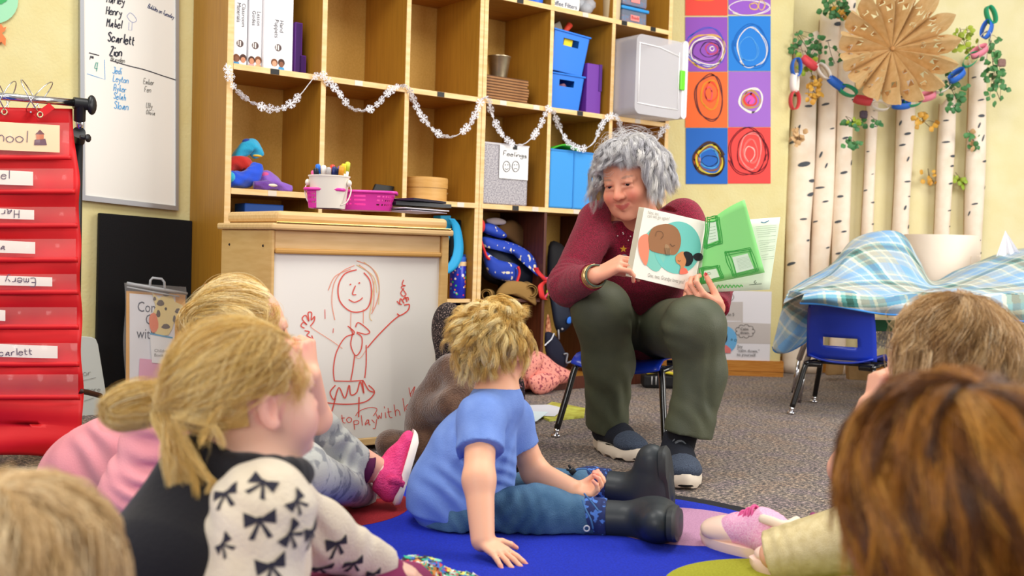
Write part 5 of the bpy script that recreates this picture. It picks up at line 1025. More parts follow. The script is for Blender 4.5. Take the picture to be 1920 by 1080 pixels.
    def build(s, parent, name='hair'):
        return fastmesh(name, np.concatenate(s.V), np.concatenate(s.F), m_hair, parent, np.concatenate(s.C))
def rdirs(n, rs, fn):
    out = np.zeros((0, 3))
    while len(out) < n: d = rs.normal(size=(n*3, 3)); d /= np.linalg.norm(d, axis=1, keepdims=True); out = np.concatenate([out, d[fn(d)]])
    return out[:n]
# ---------------------------------------------------------------- shoes
def shoe(name, label, parent, heel, dirn, L=.27, W=.1, H=.10, up_mat=None, sole_mat=None, upv=(0, 0, 1), lace=None, chunk=False, toe_mat=None, toe_cut=.69, collar=.09, lace_n=5, sole_h=.028, boot=0, boot_dir=None):
    """a shoe from heel towards dirn; returns the part"""
    d = nrm(dirn); u = nrm(np.asarray(upv)-d*np.dot(upv, d)); x = np.cross(d, u); g = lambda a, b, c_: np.asarray(heel)+d*a*L+x*b*W+u*c_
    R = np.stack([x, d, u], 1); B = Body(); k = .03
    B.ell(g(.20, 0, sole_h+H*.22), (W*.42, L*.20, H*.30), R, k); B.ell(g(.48, 0, sole_h+H*.26), (W*.43, L*.24, H*.32), R, k); B.ell(g(.78, 0, sole_h+H*.16), (W*.48, L*.205, H*.27), R, k)
    bd = u if boot_dir is None else nrm(boot_dir)
    B.cap(g(.24, 0, sole_h+H*.3), g(.24, 0, sole_h+H*.3)+bd*collar*.6+d*L*.02, W*.40, W*.38, .03, flat=1 if not boot else 0)
    B.cap(g(.30, 0, sole_h+H*.5), g(.55, 0, sole_h+H*.36), W*.30, W*.30, .03)
    if boot: B.cap(g(.25, 0, sole_h+H*.3), g(.25, 0, sole_h+H*.3)+bd*boot, W*.44, W*.50, .03, flat=1)
    B.cut(g(0, 0, sole_h*.6), -u, g(.5, 0, 0), L*.7)
    o = grow(name, B, .0045, up_mat, parent, label=label)
    n = 40; out = []
    for i in range(n):
        a = 2*PI*i/n; t = .5-.5*math.cos(a); wd = (.40+.11*math.sin(t*PI*.9)**1.5*(t > .3)+.03*t)*(1 if t < .97 else .8); out.append((t*1.02-.01, (1 if a < PI else -1)*wd*math.sqrt(max(0, 1-abs(2*t-1)**3.2))*1.02))
    m = MB(); rings = [(0, .97), (sole_h*.3, 1.02), (sole_h*.75, 1.04), (sole_h*1.15, 1.0)]
    vs = []
    for z, kk in rings:
        for i, (a, b) in enumerate(out):
            zz_ = z+(.012*max(0, a-.8)*4*(z < sole_h) if not chunk else .010*max(0, a-.8)*4)+((.012 if z == 0 and (int(a*9) % 2) else 0) if chunk else 0); vs.append(g((a-.5)*kk+.5, b*kk, zz_))
    fs = [(r*n+i, r*n+(i+1) % n, (r+1)*n+(i+1) % n, (r+1)*n+i) for r in range(len(rings)-1) for i in range(n)]+[tuple(range(n))[::-1], tuple(range(3*n, 4*n))]; m.add(vs, fs); obj('sole', m, sole_mat, o, smooth=True, auto=.7)
    if toe_mat is not None:
        B2 = Body(); B2.ell(g(.80, 0, sole_h+H*.15), (W*.49, L*.20, H*.275), R, k); B2.ell(g(.60, 0, sole_h+H*.22), (W*.465, L*.20, H*.315), R, k); B2.cut(g(toe_cut, 0, 0), -d, g(.8, 0, 0), L*.5); B2.cut(g(0, 0, sole_h*.6), -u, g(.5, 0, 0), L*.7); grow('toe_cap', B2, .0045, toe_mat, o)
    if lace is not None:
        m = MB()
        for i in range(lace_n):
            t = .34+.27*i/(lace_n-1); z = sole_h+H*(.86-.42*(t-.34)/.27)+.004; hw = .2
            m.tube(cat_rom([g(t, -hw, z-.01), g(t+.015, -hw*.4, z+.004), g(t+.03, hw*.4, z+.004), g(t+.04, hw, z-.012)], 3), .0028, 6); m.tube(cat_rom([g(t, hw, z-.01), g(t+.015, hw*.4, z+.006), g(t+.03, -hw*.4, z+.006), g(t+.04, -hw, z-.012)], 3), .0028, 6)
        obj('laces', m, lace, o, smooth=True)
    return o
# ================================================================ the reader on her small chair
q = PY
chair_c = PZ(1150, 830); 
kidchair('blue school chair carrying the reader, black legs at either side of her shins', (.43, 3.68, 0), -.45, .28, .32)
wo = thing('person', 'grey-haired person in burgundy sweater and olive trousers holding up a picture book', 'person', (.42, 3.6, 0))
fW = nrm((-.50, -.83, -.30)); RW = basis(fW, roll=-.14); eyeW = q(1161, 347, 3.20); cW = eyeW-RW @ np.array([0, .080, 0]); 
B = Body(); head(B, cW, RW, 1.0)
neckb = q(1205, 432, 3.42); B.cap(cW+RW @ np.array([0, -.02, -.05]), neckb, .052, .058, .04)
shR, shL = q(1122, 415, 3.42), q(1282, 408, 3.50); elR, elL = q(1066, 535, 3.20), q(1345, 525, 3.36); wrR, wrL = q(1117, 517, 2.98), q(1344, 580, 3.0)
chest = q(1200, 490, 3.50); hip = np.array([.46, 3.72, .40])
B.cap(neckb, chest, .06, .10, .06); B.cap(chest, hip, .12, .13, .05); B.cap(shR, neckb, .03, .035, .04); B.cap(shL, neckb, .03, .035, .04)
B.chain([shR, elR, wrR], [.045, .036, .024], .02); B.chain([shL, elL, wrL], [.045, .036, .024], .02)
hipR, hipL = np.array([.36, 3.70, .38]), np.array([.54, 3.72, .38]); knR, knL = q(1127, 582, 3.20), q(1302, 612, 2.98); anR, anL = q(1140, 770, 3.36), q(1290, 785, 2.99)
B.chain([hipR, knR, anR], [.08, .055, .035], .03); B.chain([hipL, knL, q(1312, 700, 3.0), anL], [.07, .05, .042, .032], .03)
tipR = hand(B, wrR, (.78, -.30, .46), (.42, .42, -.80), .92, 1, (40, 42, 42, 40), .04, thumb=(.75, .15, .75))
tipL = hand(B, wrL, (-.66, -.36, .30), (-.20, .50, .75), .90, -1, (48, 50, 50, 48), .05, thumb=(.5, .1, .9))
nl = M('nail_red', '#c41f2c', .2, coat=.8)
b_ = grow('body', B, .0034, m_skin, wo, skin_paint(cW, RW, 1, '#e6a083', '#b4283a', '#dc6656', '#8a7468'))
nails(b_, tipR, .92, nl, (0, 1, 2, 3)); nails(b_, tipL, .92, nl, (0, 1, 2, 3, 4)); eyes(wo, cW, RW, 1.0, '#3a2a20', (-.25, 0, -.25))
m_ring = M('gold_ring', '#e8c890', .2, metal=1)
dR = nrm((.80, -.22, .42)); m = MB(); 
def band(c_, ax, r, th, mat, name, par):
    x, y, d = frame(ax); m = MB(); m.tube([c_+(x*math.cos(a)+y*math.sin(a))*r for a in np.linspace(0, 2*PI, 25)], th, 6, cap=False); return obj(name, m, mat, par, smooth=True)
wd = nrm(wrR-elR)
band(wrR-wd*.012, wd, .033, .0022, m_ring, 'bracelet', wo); band(wrR-wd*.004, wd+np.array([.1, 0, .1]), .034, .0018, m_ring, 'bracelet', wo); band(wrR-wd*.022, wd, .033, .0035, C('#a0703c', .4), 'beaded_bracelet', wo); band(wrR+wd*.004, wd, .031, .003, C('#5a6a58', .4), 'beaded_bracelet', wo)
# sweater
m_sw = M('burgundy_knit', '#960c36', .95, bump=.9, bscale=330, col2='#6a0622', nscale=260, sheen=.12, contrast=(.4, .6))
B = Body(); k = .05
B.cap(neckb+np.array([0, .02, -.03]), chest, .085, .135, k); B.ell(chest+np.array([0, .03, -.01]), (.165, .125, .15), None, k); B.cap(chest, hip+np.array([0, 0, .02]), .15, .165, k); B.ell(hip+np.array([0, .0, -.0]), (.19, .14, .09), None, k)
B.cap(shR+np.array([.01, .01, -.015]), neckb+np.array([0, .03, -.045]), .062, .07, .05); B.cap(shL+np.array([-.01, .01, -.015]), neckb+np.array([0, .03, -.045]), .062, .07, .05)
B.chain([shR, elR], [.066, .060], .04); B.cap(elR, wrR-wd*.022, .060, .037, .03, flat=1)
wl = nrm(wrL-elL); B.chain([shL, elL], [.062, .056], .04); B.cap(elL, wrL-wl*.02, .056, .037, .03, flat=1)
B.cap(neckb+np.array([0, -.01, .0]), neckb+np.array([-.01, -.02, .045]), .075, .066, .03)
B.cut(neckb+np.array([0, 0, .046]), (-.1, -.25, 1), neckb, .13)
B.fold(elR, (elR-shR)*.6+(0, 0, .05), .035, .004, .07); B.fold(shR+np.array([.03, 0, -.09]), (.8, 0, .6), .05, .004, .09); B.fold(hip+np.array([-.1, -.1, .08]), (.3, 0, 1), .05, .004, .12); B.fold(shL+np.array([0, 0, -.08]), (.7, 0, -.7), .045, .003, .08); B.fold((elR+wrR)/2, wd, .03, .002, .05)
sw = grow('sweater', B, .005, m_sw, wo)
band(wrR-wd*.028, wd, .0375, .004, m_sw, 'cuff', sw)
m = MB()
for x, y, dy in ((1150, 398, 0), (1157, 406, 0), (1167, 420, 0), (1170, 424, 0), (1182, 422, 0), (1184, 428, 0), (1258, 383, 0), (1263, 384, 0), (1267, 382, 0), (1236, 400, 0)): pass
for k_ in range(34):
    a = -2.4+k_*.143; rr = .084+.010*(k_ % 2); p = neckb+np.array([rr*math.sin(a)*1.05, -.030-rr*math.cos(a)*.85, .012-.04*max(0, math.cos(a))-(.016 if k_ % 3 == 0 else 0)]); m.ball(p, .0028, seg=6)
obj('neckline_beads', m, M('bead_silver', '#d8c8c8', .2, metal=.6), sw, smooth=True)['kind'] = 'stuff'
st = q(1170, 469, 3.335)
# brooch: gold star and grey patch
m = MB(); P = []
for i in range(10): r = .012 if i % 2 == 0 else .005; a = PI/2+i*PI/5; P.append(q(1169, 467, 3.30)+np.array([r*math.cos(a), 0, r*math.sin(a)]))
m.prism(P, (0, .006, 0)); obj('star_brooch', m, M('gold_pin', '#d8a83c', .3, metal=.8), sw); m = MB(); m.ball(q(1170, 484, 3.30), (.014, .006, .012), seg=12); obj('grey_patch', m, C('#6a7078', .9), sw, smooth=True)
# trousers
m_tr = M('olive_trousers', '#50543f', .6, bump=.15, bscale=260, col2='#474c3a', nscale=14)
B = Body(); k = .05
B.ell(np.array([.45, 3.72, .39]), (.18, .15, .10), None, k)
B.chain([hipR, knR], [.108, .086], k); B.chain([hipL, knL], [.108, .084], k)
midR = knR*.5+anR*.5+np.array([.012, -.005, 0]); hemR = q(1138, 796, 3.36)+np.array([0, 0, 0]); B.cap(knR, midR, .084, .076, .04); B.cap(midR, hemR, .076, .070, .04, flat=1)
midL = q(1314, 700, 3.0); hemL = q(1290, 815, 2.99); B.cap(knL, midL, .082, .068, .04); B.cap(midL, hemL, .068, .072, .04, flat=1)
B.fold(knR+np.array([.06, 0, -.03]), (.7, 0, .8), .04, .003, .05); B.fold((midR+hemR)/2+np.array([.02, -.05, 0]), (1, 0, .5), .07, .004, .10); B.fold(hemL+np.array([0, 0, .05]), (.8, 0, .7), .06, .004, .07); B.fold(knL+np.array([-.06, 0, 0]), (.7, 0, 1), .05, .003, .07); B.fold(hemR+np.array([0, -.04, .04]), (.7, 0, .7), .05, .003, .06); B.fold(midL, (1, 0, .2), .06, .004, .1)
tr = grow('trousers', B, .005, m_tr, wo)
for a, b, r, off in ((knR, midR, .085, .6), (knL, midL, .083, -.7)):
    m = MB(); pts = []
    for t in np.linspace(-.15, 1.5, 14): c_ = a+(b-a)*t; pts.append(c_+np.array([r*math.sin(off)*.98, -r*math.cos(off)*.98, 0])*(1-.13*max(0, t)))
    m.tube(pts, .0016, 5); 
# shoes
m_su = M('navy_suede', '#161a26', .9, bump=.5, bscale=300); m_wh = M('sole_white', '#efe2cf', .5); m_bs = M('sole_black', '#101012', .6); m_fe = M('felt_charcoal', '#2c3444', .95, col2='#4a5568', nscale=400)
for nm, hl, dr in (('right', PZ(1122, 838), (.11, -.26, 0)), ('left', np.array([.50, 3.10, 0]), (-.02, -1, 0))):
    o = shoe('shoe', None, wo, hl, dr, .275, .105, .105, m_su, m_wh, lace=C('#6a7076', .7), chunk=True, toe_mat=m_fe, sole_h=.034, collar=.10)
    d = nrm(dr); x = np.array([-d[1], d[0], 0]); m = MB(); m.grid(lambda i, j: hl+d*(.285*math.cos((i-.5)*1.9)*1.0-.005)+x*math.sin((i-.5)*1.9)*.055*1.15+np.array([0, 0, .012+.03*j])-d*.012*j, 12, 3); obj('toe_bumper', m, m_bs, o, smooth=True, solid=.006)
    B = Body(); B.cap(hl+d*.07+(0, 0, .05), (anR if nm == 'right' else anL)+(0, 0, .02), .045, .042, .02); grow('sock', B, .006, C('#15161c', .9), o)
# hair
grey = ['#97949c', '#bab8be', '#d8d6d8', '#ece9e6', '#faf5ee']
H = Hair(cW+RW @ np.array([0, -.016, .024]), RW, (.080, .100, .092), 11); rs = H.rs
notface = lambda D: (D[:, 1] < .52) | (D[:, 2] > .62); H.cap(lambda D: ((D[:, 1] < .45) | (D[:, 2] > .60)) & (D[:, 2] > -.8), '#b4b0b4', 1.04)
def fall(G, az0, az1, top, end, lo, hi, tail_len, **kw):
    az = rs.uniform(az0, az1, G); th = rs.uniform(*top, G); A = np.stack([np.sin(th)*np.sin(az), np.sin(th)*np.cos(az), np.cos(th)], 1); te = rs.uniform(*end, G); az2 = az+rs.normal(size=G)*.12; B2 = np.stack([np.sin(te)*np.sin(az2), np.sin(te)*np.cos(az2), np.cos(te)], 1); k1 = rs.uniform(lo, hi, G)
    down = -RW[:, 2]*.4-np.array([0, 0, .6]); tv = (down[None]*tail_len+((B2*[1, 1, 0]) @ RW.T)*tail_len*.25)*rs.uniform(.6, 1.15, (G, 1)); H.flow(A, B2, 1.06, k1, grey, .00042, n=14, tail=(tv, 8), **kw)
fall(120, 1.15, 2*PI-1.15, (.1, .9), (1.3, 1.9), 1.3, 1.5, .065, curl=.012, cfreq=1.7, clump=42, cspread=.03, wig=.003)      # sides and back, fluffy
fall(60, 1.0, 1.75, (.3, 1.0), (1.3, 1.6), 1.08, 1.25, .03, curl=.009, cfreq=1.6, clump=42, cspread=.03, wig=.003)
fall(60, 2*PI-1.75, 2*PI-1.0, (.3, 1.0), (1.4, 1.8), 1.12, 1.36, .075, curl=.011, cfreq=1.6, clump=42, cspread=.03, wig=.003)
fall(90, 0, 2*PI, (.02, .6), (.9, 1.25), 1.2, 1.40, .02, curl=.011, cfreq=1.4, clump=46, cspread=.03, bow=.08, wig=.003)   # crown waves
# fringe swept across the forehead from her left to her right
G = 44; A = np.stack([rs.uniform(-.15, .45, G), rs.uniform(.15, .5, G), rs.uniform(.75, 1, G)], 1); A /= np.linalg.norm(A, axis=1, keepdims=True); E_ = np.stack([rs.uniform(-.85, -.15, G), rs.uniform(.6, .9, G), rs.uniform(.15, .5, G)], 1); E_ /= np.linalg.norm(E_, axis=1, keepdims=True)
H.flow(A, E_, 1.08, rs.uniform(1.14, 1.3, G), grey[:4], .00042, n=16, curl=.008, cfreq=1.4, clump=44, cspread=.03, bow=.10, wig=.003)
H.flow(rdirs(60, rs, lambda D: D[:, 2] > .2), rdirs(60, rs, lambda D: (D[:, 2] > -.2) & (D[:, 1] < .5)), 1.1, rs.uniform(1.3, 1.6, 60), grey, .0003, n=14, curl=.012, cfreq=1.2, clump=4, cspread=.1, bow=.1, wig=.01)
H.build(wo)
# ---------------------------------------------------------------- the picture book
bk_ = thing('picture_book', 'open picture book showing a bald man and a girl on a round teal ground', 'book', q(1290, 548, 2.99))
yb = 2.99
TL, TR_, BR, BL = q(1208, 389, 2.96), q(1325, 416, 3.05), q(1300, 547, 3.01), q(1183, 519, 2.93)
def page(TL, TR, BR, BL, bow=0.0, bv=(0, -1, 0)):
    bv = np.asarray(bv, float)
    return lambda u, v: (TL*(1-u)+TR*u)*(1-v)+(BL*(1-u)+BR*u)*v+bv*bow*math.sin(u*PI)
m_pg = M('book_paper', '#f6f1e4', .55); LP = page(TL, TR_, BR, BL, .006)
# inverse map px -> page through the homography of its corner pixels
def homog(src):
    A = []; 
    for (x, y), (u, v) in zip(src, ((0, 0), (1, 0), (1, 1), (0, 1))): A += [[x, y, 1, 0, 0, 0, -u*x, -u*y, -u], [0, 0, 0, x, y, 1, -v*x, -v*y, -v]]
    _, _, Vt = np.linalg.svd(np.array(A, float)); Hm = Vt[-1].reshape(3, 3)
    def f(x, y): r = Hm @ np.array([x, y, 1.]); return r[0]/r[2], r[1]/r[2]
    return f
hL = homog([proj(p) for p in (TL, TR_, BR, BL)]); nL = nrm(np.cross(TR_-TL, BL-TL)); nL = nL if nL[1] < 0 else -nL
def onL(x, y, o=.0006): u, v = hL(x, y); return LP(u, v)+nL*o
m = MB(); m.grid(LP, 13, 13); obj('left_page', m, m_pg, bk_, smooth=True)
m = MB()
for k in range(5): m.grid(lambda u, v: LP(u*(1+.0)-.012*(k+1)*(1-u), v)+(-nL)*.0016*(k+1), 9, 5)
obj('page_block', m, C('#e4dcc4', .6), bk_, smooth=True)
tu = nrm(TR_-TL); tw = nrm(TL-BL)
c8 = lambda x, y: (1000+x/2.571, 220+y/2.571)
def shape(pts, mat, o, name, par, fn=onL, closed=True, n=4):
    P = cat_rom([np.array(c8(*p_)) for p_ in pts], n, closed=True); c_ = sum(P)/len(P); m = MB(); m.add([fn(*c_, o)]+[fn(*p_, o) for p_ in P], [(0, i+1, (i+1) % len(P)+1) for i in range(len(P))]); return obj(name, m, mat, par)
circ = lambda cx, cy, rx, ry, n=22: [(cx+rx*math.cos(a), cy+ry*math.sin(a)) for a in np.linspace(0, 2*PI, n)[:-1]]
pic = shape(circ(692, 628, 114, 126), C('#6cc8bc', .6), .0010, 'teal_ground', bk_)
shape([(545, 560), (580, 530), (640, 530), (640, 640), (600, 740), (545, 715), (515, 650), (512, 590)], C('#7ccab8', .6), .0008, 'teal_ground_edge', bk_)
shape([(505, 600), (520, 572), (548, 563), (556, 600), (553, 660), (542, 712), (525, 700), (508, 655)], C('#f08c6c', .7), .0014, 'printed_shirt', bk_)
shape([(552, 575), (570, 535), (610, 517), (655, 516), (690, 540), (706, 585), (700, 630), (680, 660), (650, 662), (600, 655), (560, 640), (553, 610)], C('#9c6b44', .7), .0018, 'printed_head', bk_)
shape([(628, 615), (645, 618), (655, 650), (645, 662), (632, 655)], C('#a8835c', .7), .0022, 'printed_beard', bk_)
shape([(680, 672), (700, 652), (720, 648), (735, 670), (735, 705), (722, 720), (720, 745), (702, 745), (703, 715), (684, 700)], C('#d08a54', .7), .0022, 'printed_girl_face', bk_)
shape([(718, 655), (735, 647), (760, 660), (766, 690), (750, 714), (728, 715), (732, 690)], C('#15161c', .8), .0026, 'printed_girl_hair', bk_)
shape([(765, 670), (785, 655), (808, 658), (816, 676), (805, 692), (780, 690)], C('#15161c', .8), .0026, 'printed_puff', bk_)
shape([(702, 735), (722, 725), (736, 735), (738, 752), (702, 756)], C('#f0745c', .7), .0028, 'printed_dress', bk_)
m = MB(); fL = lambda x, y: onL(x, y, .0030)
def ln(pts, w=.9, fn=fL): m.ribbon(cat_rom([c8(*p_) for p_ in pts], 5), w, fn)
ln([(652, 610), (664, 622), (676, 616)]); ln([(583, 575), (590, 552), (612, 552), (620, 570), (608, 588)], .6); ln([(690, 690), (698, 694), (704, 690)], .8)
for k in range(6): ln([(625+k*5, 630), (630+k*4, 668)], .4)
obj('printed_lines', m, C('#4a3426'), bk_)
def page_text(body, size, mat, x, y, x2, y2):
    a = np.array(hL(*c8(x, y))); b = np.array(hL(*c8(x2, y2))); du = b-a
    cu = bpy.data.curves.new('t', 'FONT'); cu.body = body; cu.size = 1; cu.resolution_u = 2; o = bpy.data.objects.new('t', cu); COL.objects.link(o); me0 = bpy.data.meshes.new_from_object(o.evaluated_get(bpy.context.evaluated_depsgraph_get())); bpy.data.objects.remove(o)
    wd_ = max(v.co.x for v in me0.vertices); dv = np.array([-du[1], du[0]])*-1; W0 = np.linalg.norm(TR_-TL); H0 = np.linalg.norm(BL-TL); mb = MB(); mb.add([(lambda uv: LP(*uv)+nL*.0012)(a+du*(v.co.x/wd_)+np.array([0, -1])*v.co.y*size/H0) for v in me0.vertices], [tuple(p_.vertices) for p_ in me0.polygons], mat); return obj('printed_text', mb, mat, bk_)
page_text('Nine, ten,', .0150, C('#b4b2aa'), 549, 466, 601, 474); page_text('can we go again?', .0150, C('#b4b2aa'), 547, 482, 650, 497); page_text('One, two, Grandpa loves you!', .0165, C('#9a9890'), 546, 768, 722, 803)
# back cover sheets on the right
T2, T3, B3, B2_ = q(1318, 418, 3.06), q(1463, 407, 3.10), q(1443, 543, 3.08), q(1300, 549, 3.03)
W2 = page(T2, T3, B3, B2_, .004); m = MB(); m.grid(W2, 9, 9); obj('back_page', m, C('#dcecd2', .6), bk_, smooth=True, solid=.001)
m = MB(); m.grid(lambda u, v: W2(u, v)+np.array([0, .006, 0]), 7, 7); obj('back_cover', m, C('#e8ecdc', .5), bk_, smooth=True, solid=.003)
G1, G2, G3, G4 = q(1324, 420, 3.045), q(1396, 374, 2.99), q(1434, 511, 2.97), q(1313, 534, 3.01)
hG = homog([proj(p) for p in (G1, G2, G3, G4)]); GP = page(G1, G2, G3, G4, .012); nG = np.array([-.1, -.99, 0])
def onG(x, y, o=.001): u, v = hG(x, y); return GP(u, v)+nG*o
def gp_(u, v): return GP(u, v)+(np.array([.0, 0, .008])*math.sin(u*PI)*(1-v))
m = MB(); m.grid(gp_, 13, 11); obj('green_page', m, C('#86d67c', .6), bk_, smooth=True, solid=.0008)
dg = C('#2f9a3a', .7)
fG = lambda x, y: onG(x, y, .0022)
def frame_lines(cn, w):
    m = MB()
    for i in range(4):
        a, b = np.array(cn[i], float), np.array(cn[(i+1) % 4], float); pn = nrm(np.array([-(b-a)[1], (b-a)[0]]))
        for k in range(3): o_ = (k-1)*w; m.ribbon(cat_rom([c8(*(a+(b-a)*t+pn*(o_+random.uniform(-w*.4, w*.4))+(b-a)*0)) for t in (-.05, .3, .65, 1.05)], 4), 1.4, fG)
    obj('printed_twig_frame', m, dg, bk_)
frame_lines([(905, 625), (1020, 598), (1060, 728), (935, 758)], 9); frame_lines([(838, 500), (876, 490), (884, 575), (830, 600)], 6); frame_lines([(812, 705), (868, 695), (884, 768), (812, 792)], 6)
def gpanel(c4):
    c4 = [np.array(a, float) for a in c4]; m = MB(); m.grid(lambda i, j: onG(*c8(*((c4[0]*(1-i)+c4[1]*i)*(1-j)+(c4[3]*(1-i)+c4[2]*i)*j)), .0014), 8, 8); obj('printed_panel', m, C('#cfe3cc'), bk_)
gpanel(((928, 645), (1005, 620), (1040, 715), (945, 742)))
gpanel(((836, 510), (870, 500), (876, 568), (834, 588))); gpanel(((820, 720), (862, 708), (872, 762), (818, 780)))
m = MB()
for k in range(9): m.ribbon([c8(945+k*1.5, 655+k*8), c8(1012+k*2, 636+k*8)], .35, lambda x, y: onG(x, y, .0024))
for k in range(5): m.ribbon([c8(842, 525+k*11), c8(866, 518+k*11)], .35, lambda x, y: onG(x, y, .0024))
m.ribbon([c8(*p_) for p_ in circ(836, 735, 6, 6, 10)], .9, lambda x, y: onG(x, y, .0024)); obj('printed_lines', m, C('#8ab08a'), bk_)
hW = homog([proj(p) for p in (T2, T3, B3, B2_)])
def onW(x, y, o=.0012): u, v = hW(x, y); return W2(u, v)+nG*o
m = MB()
for k in range(17):
    if k in (6, 13): continue
    m.ribbon([c8(1066+k*2.2, 528+k*10), c8(1172-k*.8-(30 if k % 5 == 4 else 0), 520+k*10)], .45, onW)
obj('printed_lines', m, C('#8aa08a'), bk_); m = MB(); m.ribbon(cat_rom([c8(*p_) for p_ in ((1092, 505), (1110, 508), (1132, 498))]), 1.6, onW); obj('printed_bird', m, C('#2f6a9a'), bk_)
m = MB(); m.ribbon([c8(*p_) for p_ in circ(1066, 795, 5, 7, 10)], .8, onW); m.ribbon([c8(1035, 808), c8(1098, 803)], .9, onW); obj('publisher_mark', m, C('#3a4a3a'), bk_)
m = MB()
for k in range(7): m.ribbon(cat_rom([c8(880+k*18, 826-k), c8(888+k*18, 808), c8(896+k*18, 824-k)], 4), 1.6, onW)
obj('printed_grass', m, C('#4cb84c'), bk_)
# ================================================================ rug
m_rb = M('rug_blue', '#0a2abc', .95, bump=.6, bscale=400, col2='#0822a0', nscale=200); 
def ctext(c, c2): return M('rug_'+c[1:], c, .95, bump=.6, bscale=400, col2=c2, nscale=200)
rx0, rx1, ry0, ry1, rr = -2.2, .76, .2, 2.80, .56
def rrect(inset, z):
    P = []; a0, a1, b0, b1, r = rx0+inset, rx1-inset, ry0+inset, ry1-inset, rr-inset
    for cx, cy, t in ((a1-r, b1-r, 0), (a0+r, b1-r, PI/2), (a0+r, b0+r, PI), (a1-r, b0+r, 1.5*PI)):
        for k in range(13): a = t+PI/2*k/12; P.append((cx+r*math.cos(a), cy+r*math.sin(a), z))
    return P
rug = thing('rug', 'bright blue rug with a black edge and large coloured circles', 'rug', (-.5, 1.6, 0))
o0, o1 = rrect(0, .001), rrect(0, .009); i1 = rrect(.045, .009); n = len(o0); m = MB(); m.add(o0+o1+i1, [(i, (i+1) % n, n+(i+1) % n, n+i) for i in range(n)]+[(n+i, n+(i+1) % n, 2*n+(i+1) % n, 2*n+i) for i in range(n)]); obj('binding', m, ctext('#101018', '#181826'), rug)
m = MB(); m.add(rrect(.045, .0092), [tuple(range(n))]); obj('pile', m, m_rb, rug)
for cx, cy, r, c, c2, lb in ((-.47, 2.53, .235, '#9a1420', '#820e18', 'red circle'), (.42, 2.43, .19, '#c08fae', '#b07fa0', 'pink circle'), (.54, 1.97, .23, '#a8a82c', '#98981e', 'olive circle'), (-.9, 1.9, .2, '#2a8a4a', '#207a3e', 'green circle'), (-.1, 1.45, .2, '#c08fae', '#b07fa0', 'pink circle')):
    m = MB(); m.add([(cx+r*math.cos(a), cy+r*math.sin(a)*(.9 if cx > .4 else 1), .0098) for a in np.linspace(0, 2*PI, 49)[:-1]], [tuple(range(48))]); obj('circle', m, ctext(c, c2), rug, label=lb)
# ================================================================ snowflake garland
ga = thing('snowflake_garland', 'white snowflake garland strung in swags along the cubby edges', 'garland', PV(430, 118, -.015))
gpx = [(424, 118), (429, 140), (435, 158), (448, 174), (466, 189), (490, 200), (515, 205), (535, 201), (550, 190), (566, 174), (580, 156), (590, 144), (598, 141), (608, 143), (618, 156), (632, 170), (645, 188), (657, 202), (672, 207), (690, 206), (706, 196), (720, 182), (733, 168), (746, 162), (756, 162), (766, 168), (776, 190), (786, 212), (799, 229), (811, 243), (824, 252), (840, 257), (856, 254), (870, 244), (882, 230), (892, 212), (900, 192), (907, 184), (916, 188), (919, 205), (926, 224), (935, 244), (950, 262), (965, 271), (982, 270), (997, 258), (1010, 240), (1020, 218), (1028, 204), (1038, 212), (1045, 232), (1056, 254), (1068, 270), (1084, 278), (1100, 277), (1113, 266), (1122, 246), (1133, 226), (1146, 217), (1158, 222), (1163, 238), (1172, 262), (1190, 285), (1212, 285), (1232, 262), (1240, 246), (1252, 236)]
gp3 = cat_rom([PV(x, y, -.012) for x, y in gpx], 5)
m = MB(); m.tube(gp3, .0014, 5); obj('cord', m, C('#f4f4f8', .6), ga)
mf = M('snow_felt', '#f4f4fa', .5); m = MB()
for k in range(6):
    a = k*PI/3; d = np.array([math.cos(a), 0, math.sin(a)]); e = np.array([-math.sin(a), 0, math.cos(a)])
    def bar(p, q_, w): 
        dd = nrm(q_-p); s_ = np.array([-dd[2], 0, dd[0]]); m.prism([p+s_*w-np.array([0, .0008, 0]), q_+s_*w-np.array([0, .0008, 0]), q_-s_*w-np.array([0, .0008, 0]), p-s_*w-np.array([0, .0008, 0])], (0, .0016, 0))
    bar(d*.002, d*.0175, .0010)
    for sg in (-1, 1): bar(d*.0105, d*.0150+e*.0058*sg, .0008); bar(d*.006, d*.0085+e*.0035*sg, .0007)
m.ball((0, 0, 0), (.003, .0012, .003), seg=8)
src = obj('snowflake', m, mf, ga, local=True); lenacc = 0; pts = []; L_ = [0]
for i in range(1, len(gp3)): L_.append(L_[-1]+np.linalg.norm(gp3[i]-gp3[i-1]))
NF = 99; ri = root_inv(ga)
for k in range(NF):
    s_ = L_[-1]*(k+.5)/NF; i = int(np.searchsorted(L_, s_)); p = gp3[min(i, len(gp3)-1)]
    o = src if k == 0 else src.copy()
    if k: COL.objects.link(o)
    o.parent = ga; o.location = ri @ Vector(p+B_*-.003); edge = 1.25 if (k*7) % 5 == 0 else random.uniform(-.5, .5); sc = random.choice([.75, .95, 1.1, 1.15]); tg = nrm(gp3[min(i+1, len(gp3)-1)]-gp3[max(i-1, 0)]); ph_ = 1.25 if (k//3) % 3 == 1 else random.uniform(-.5, .5); ny = nrm(B_-tg*np.dot(B_, tg)); nz = np.cross(tg, ny); yy_ = ny*math.cos(ph_)+nz*math.sin(ph_); zz2 = np.cross(tg, yy_); Mr = ri.to_3x3() @ Matrix(((tg[0], yy_[0], zz2[0]), (tg[1], yy_[1], zz2[1]), (tg[2], yy_[2], zz2[2]))); o.rotation_euler = (Mr @ Matrix.Rotation(random.uniform(0, 1.05), 3, 'Y')).to_euler(); o.scale = (sc, sc, sc)
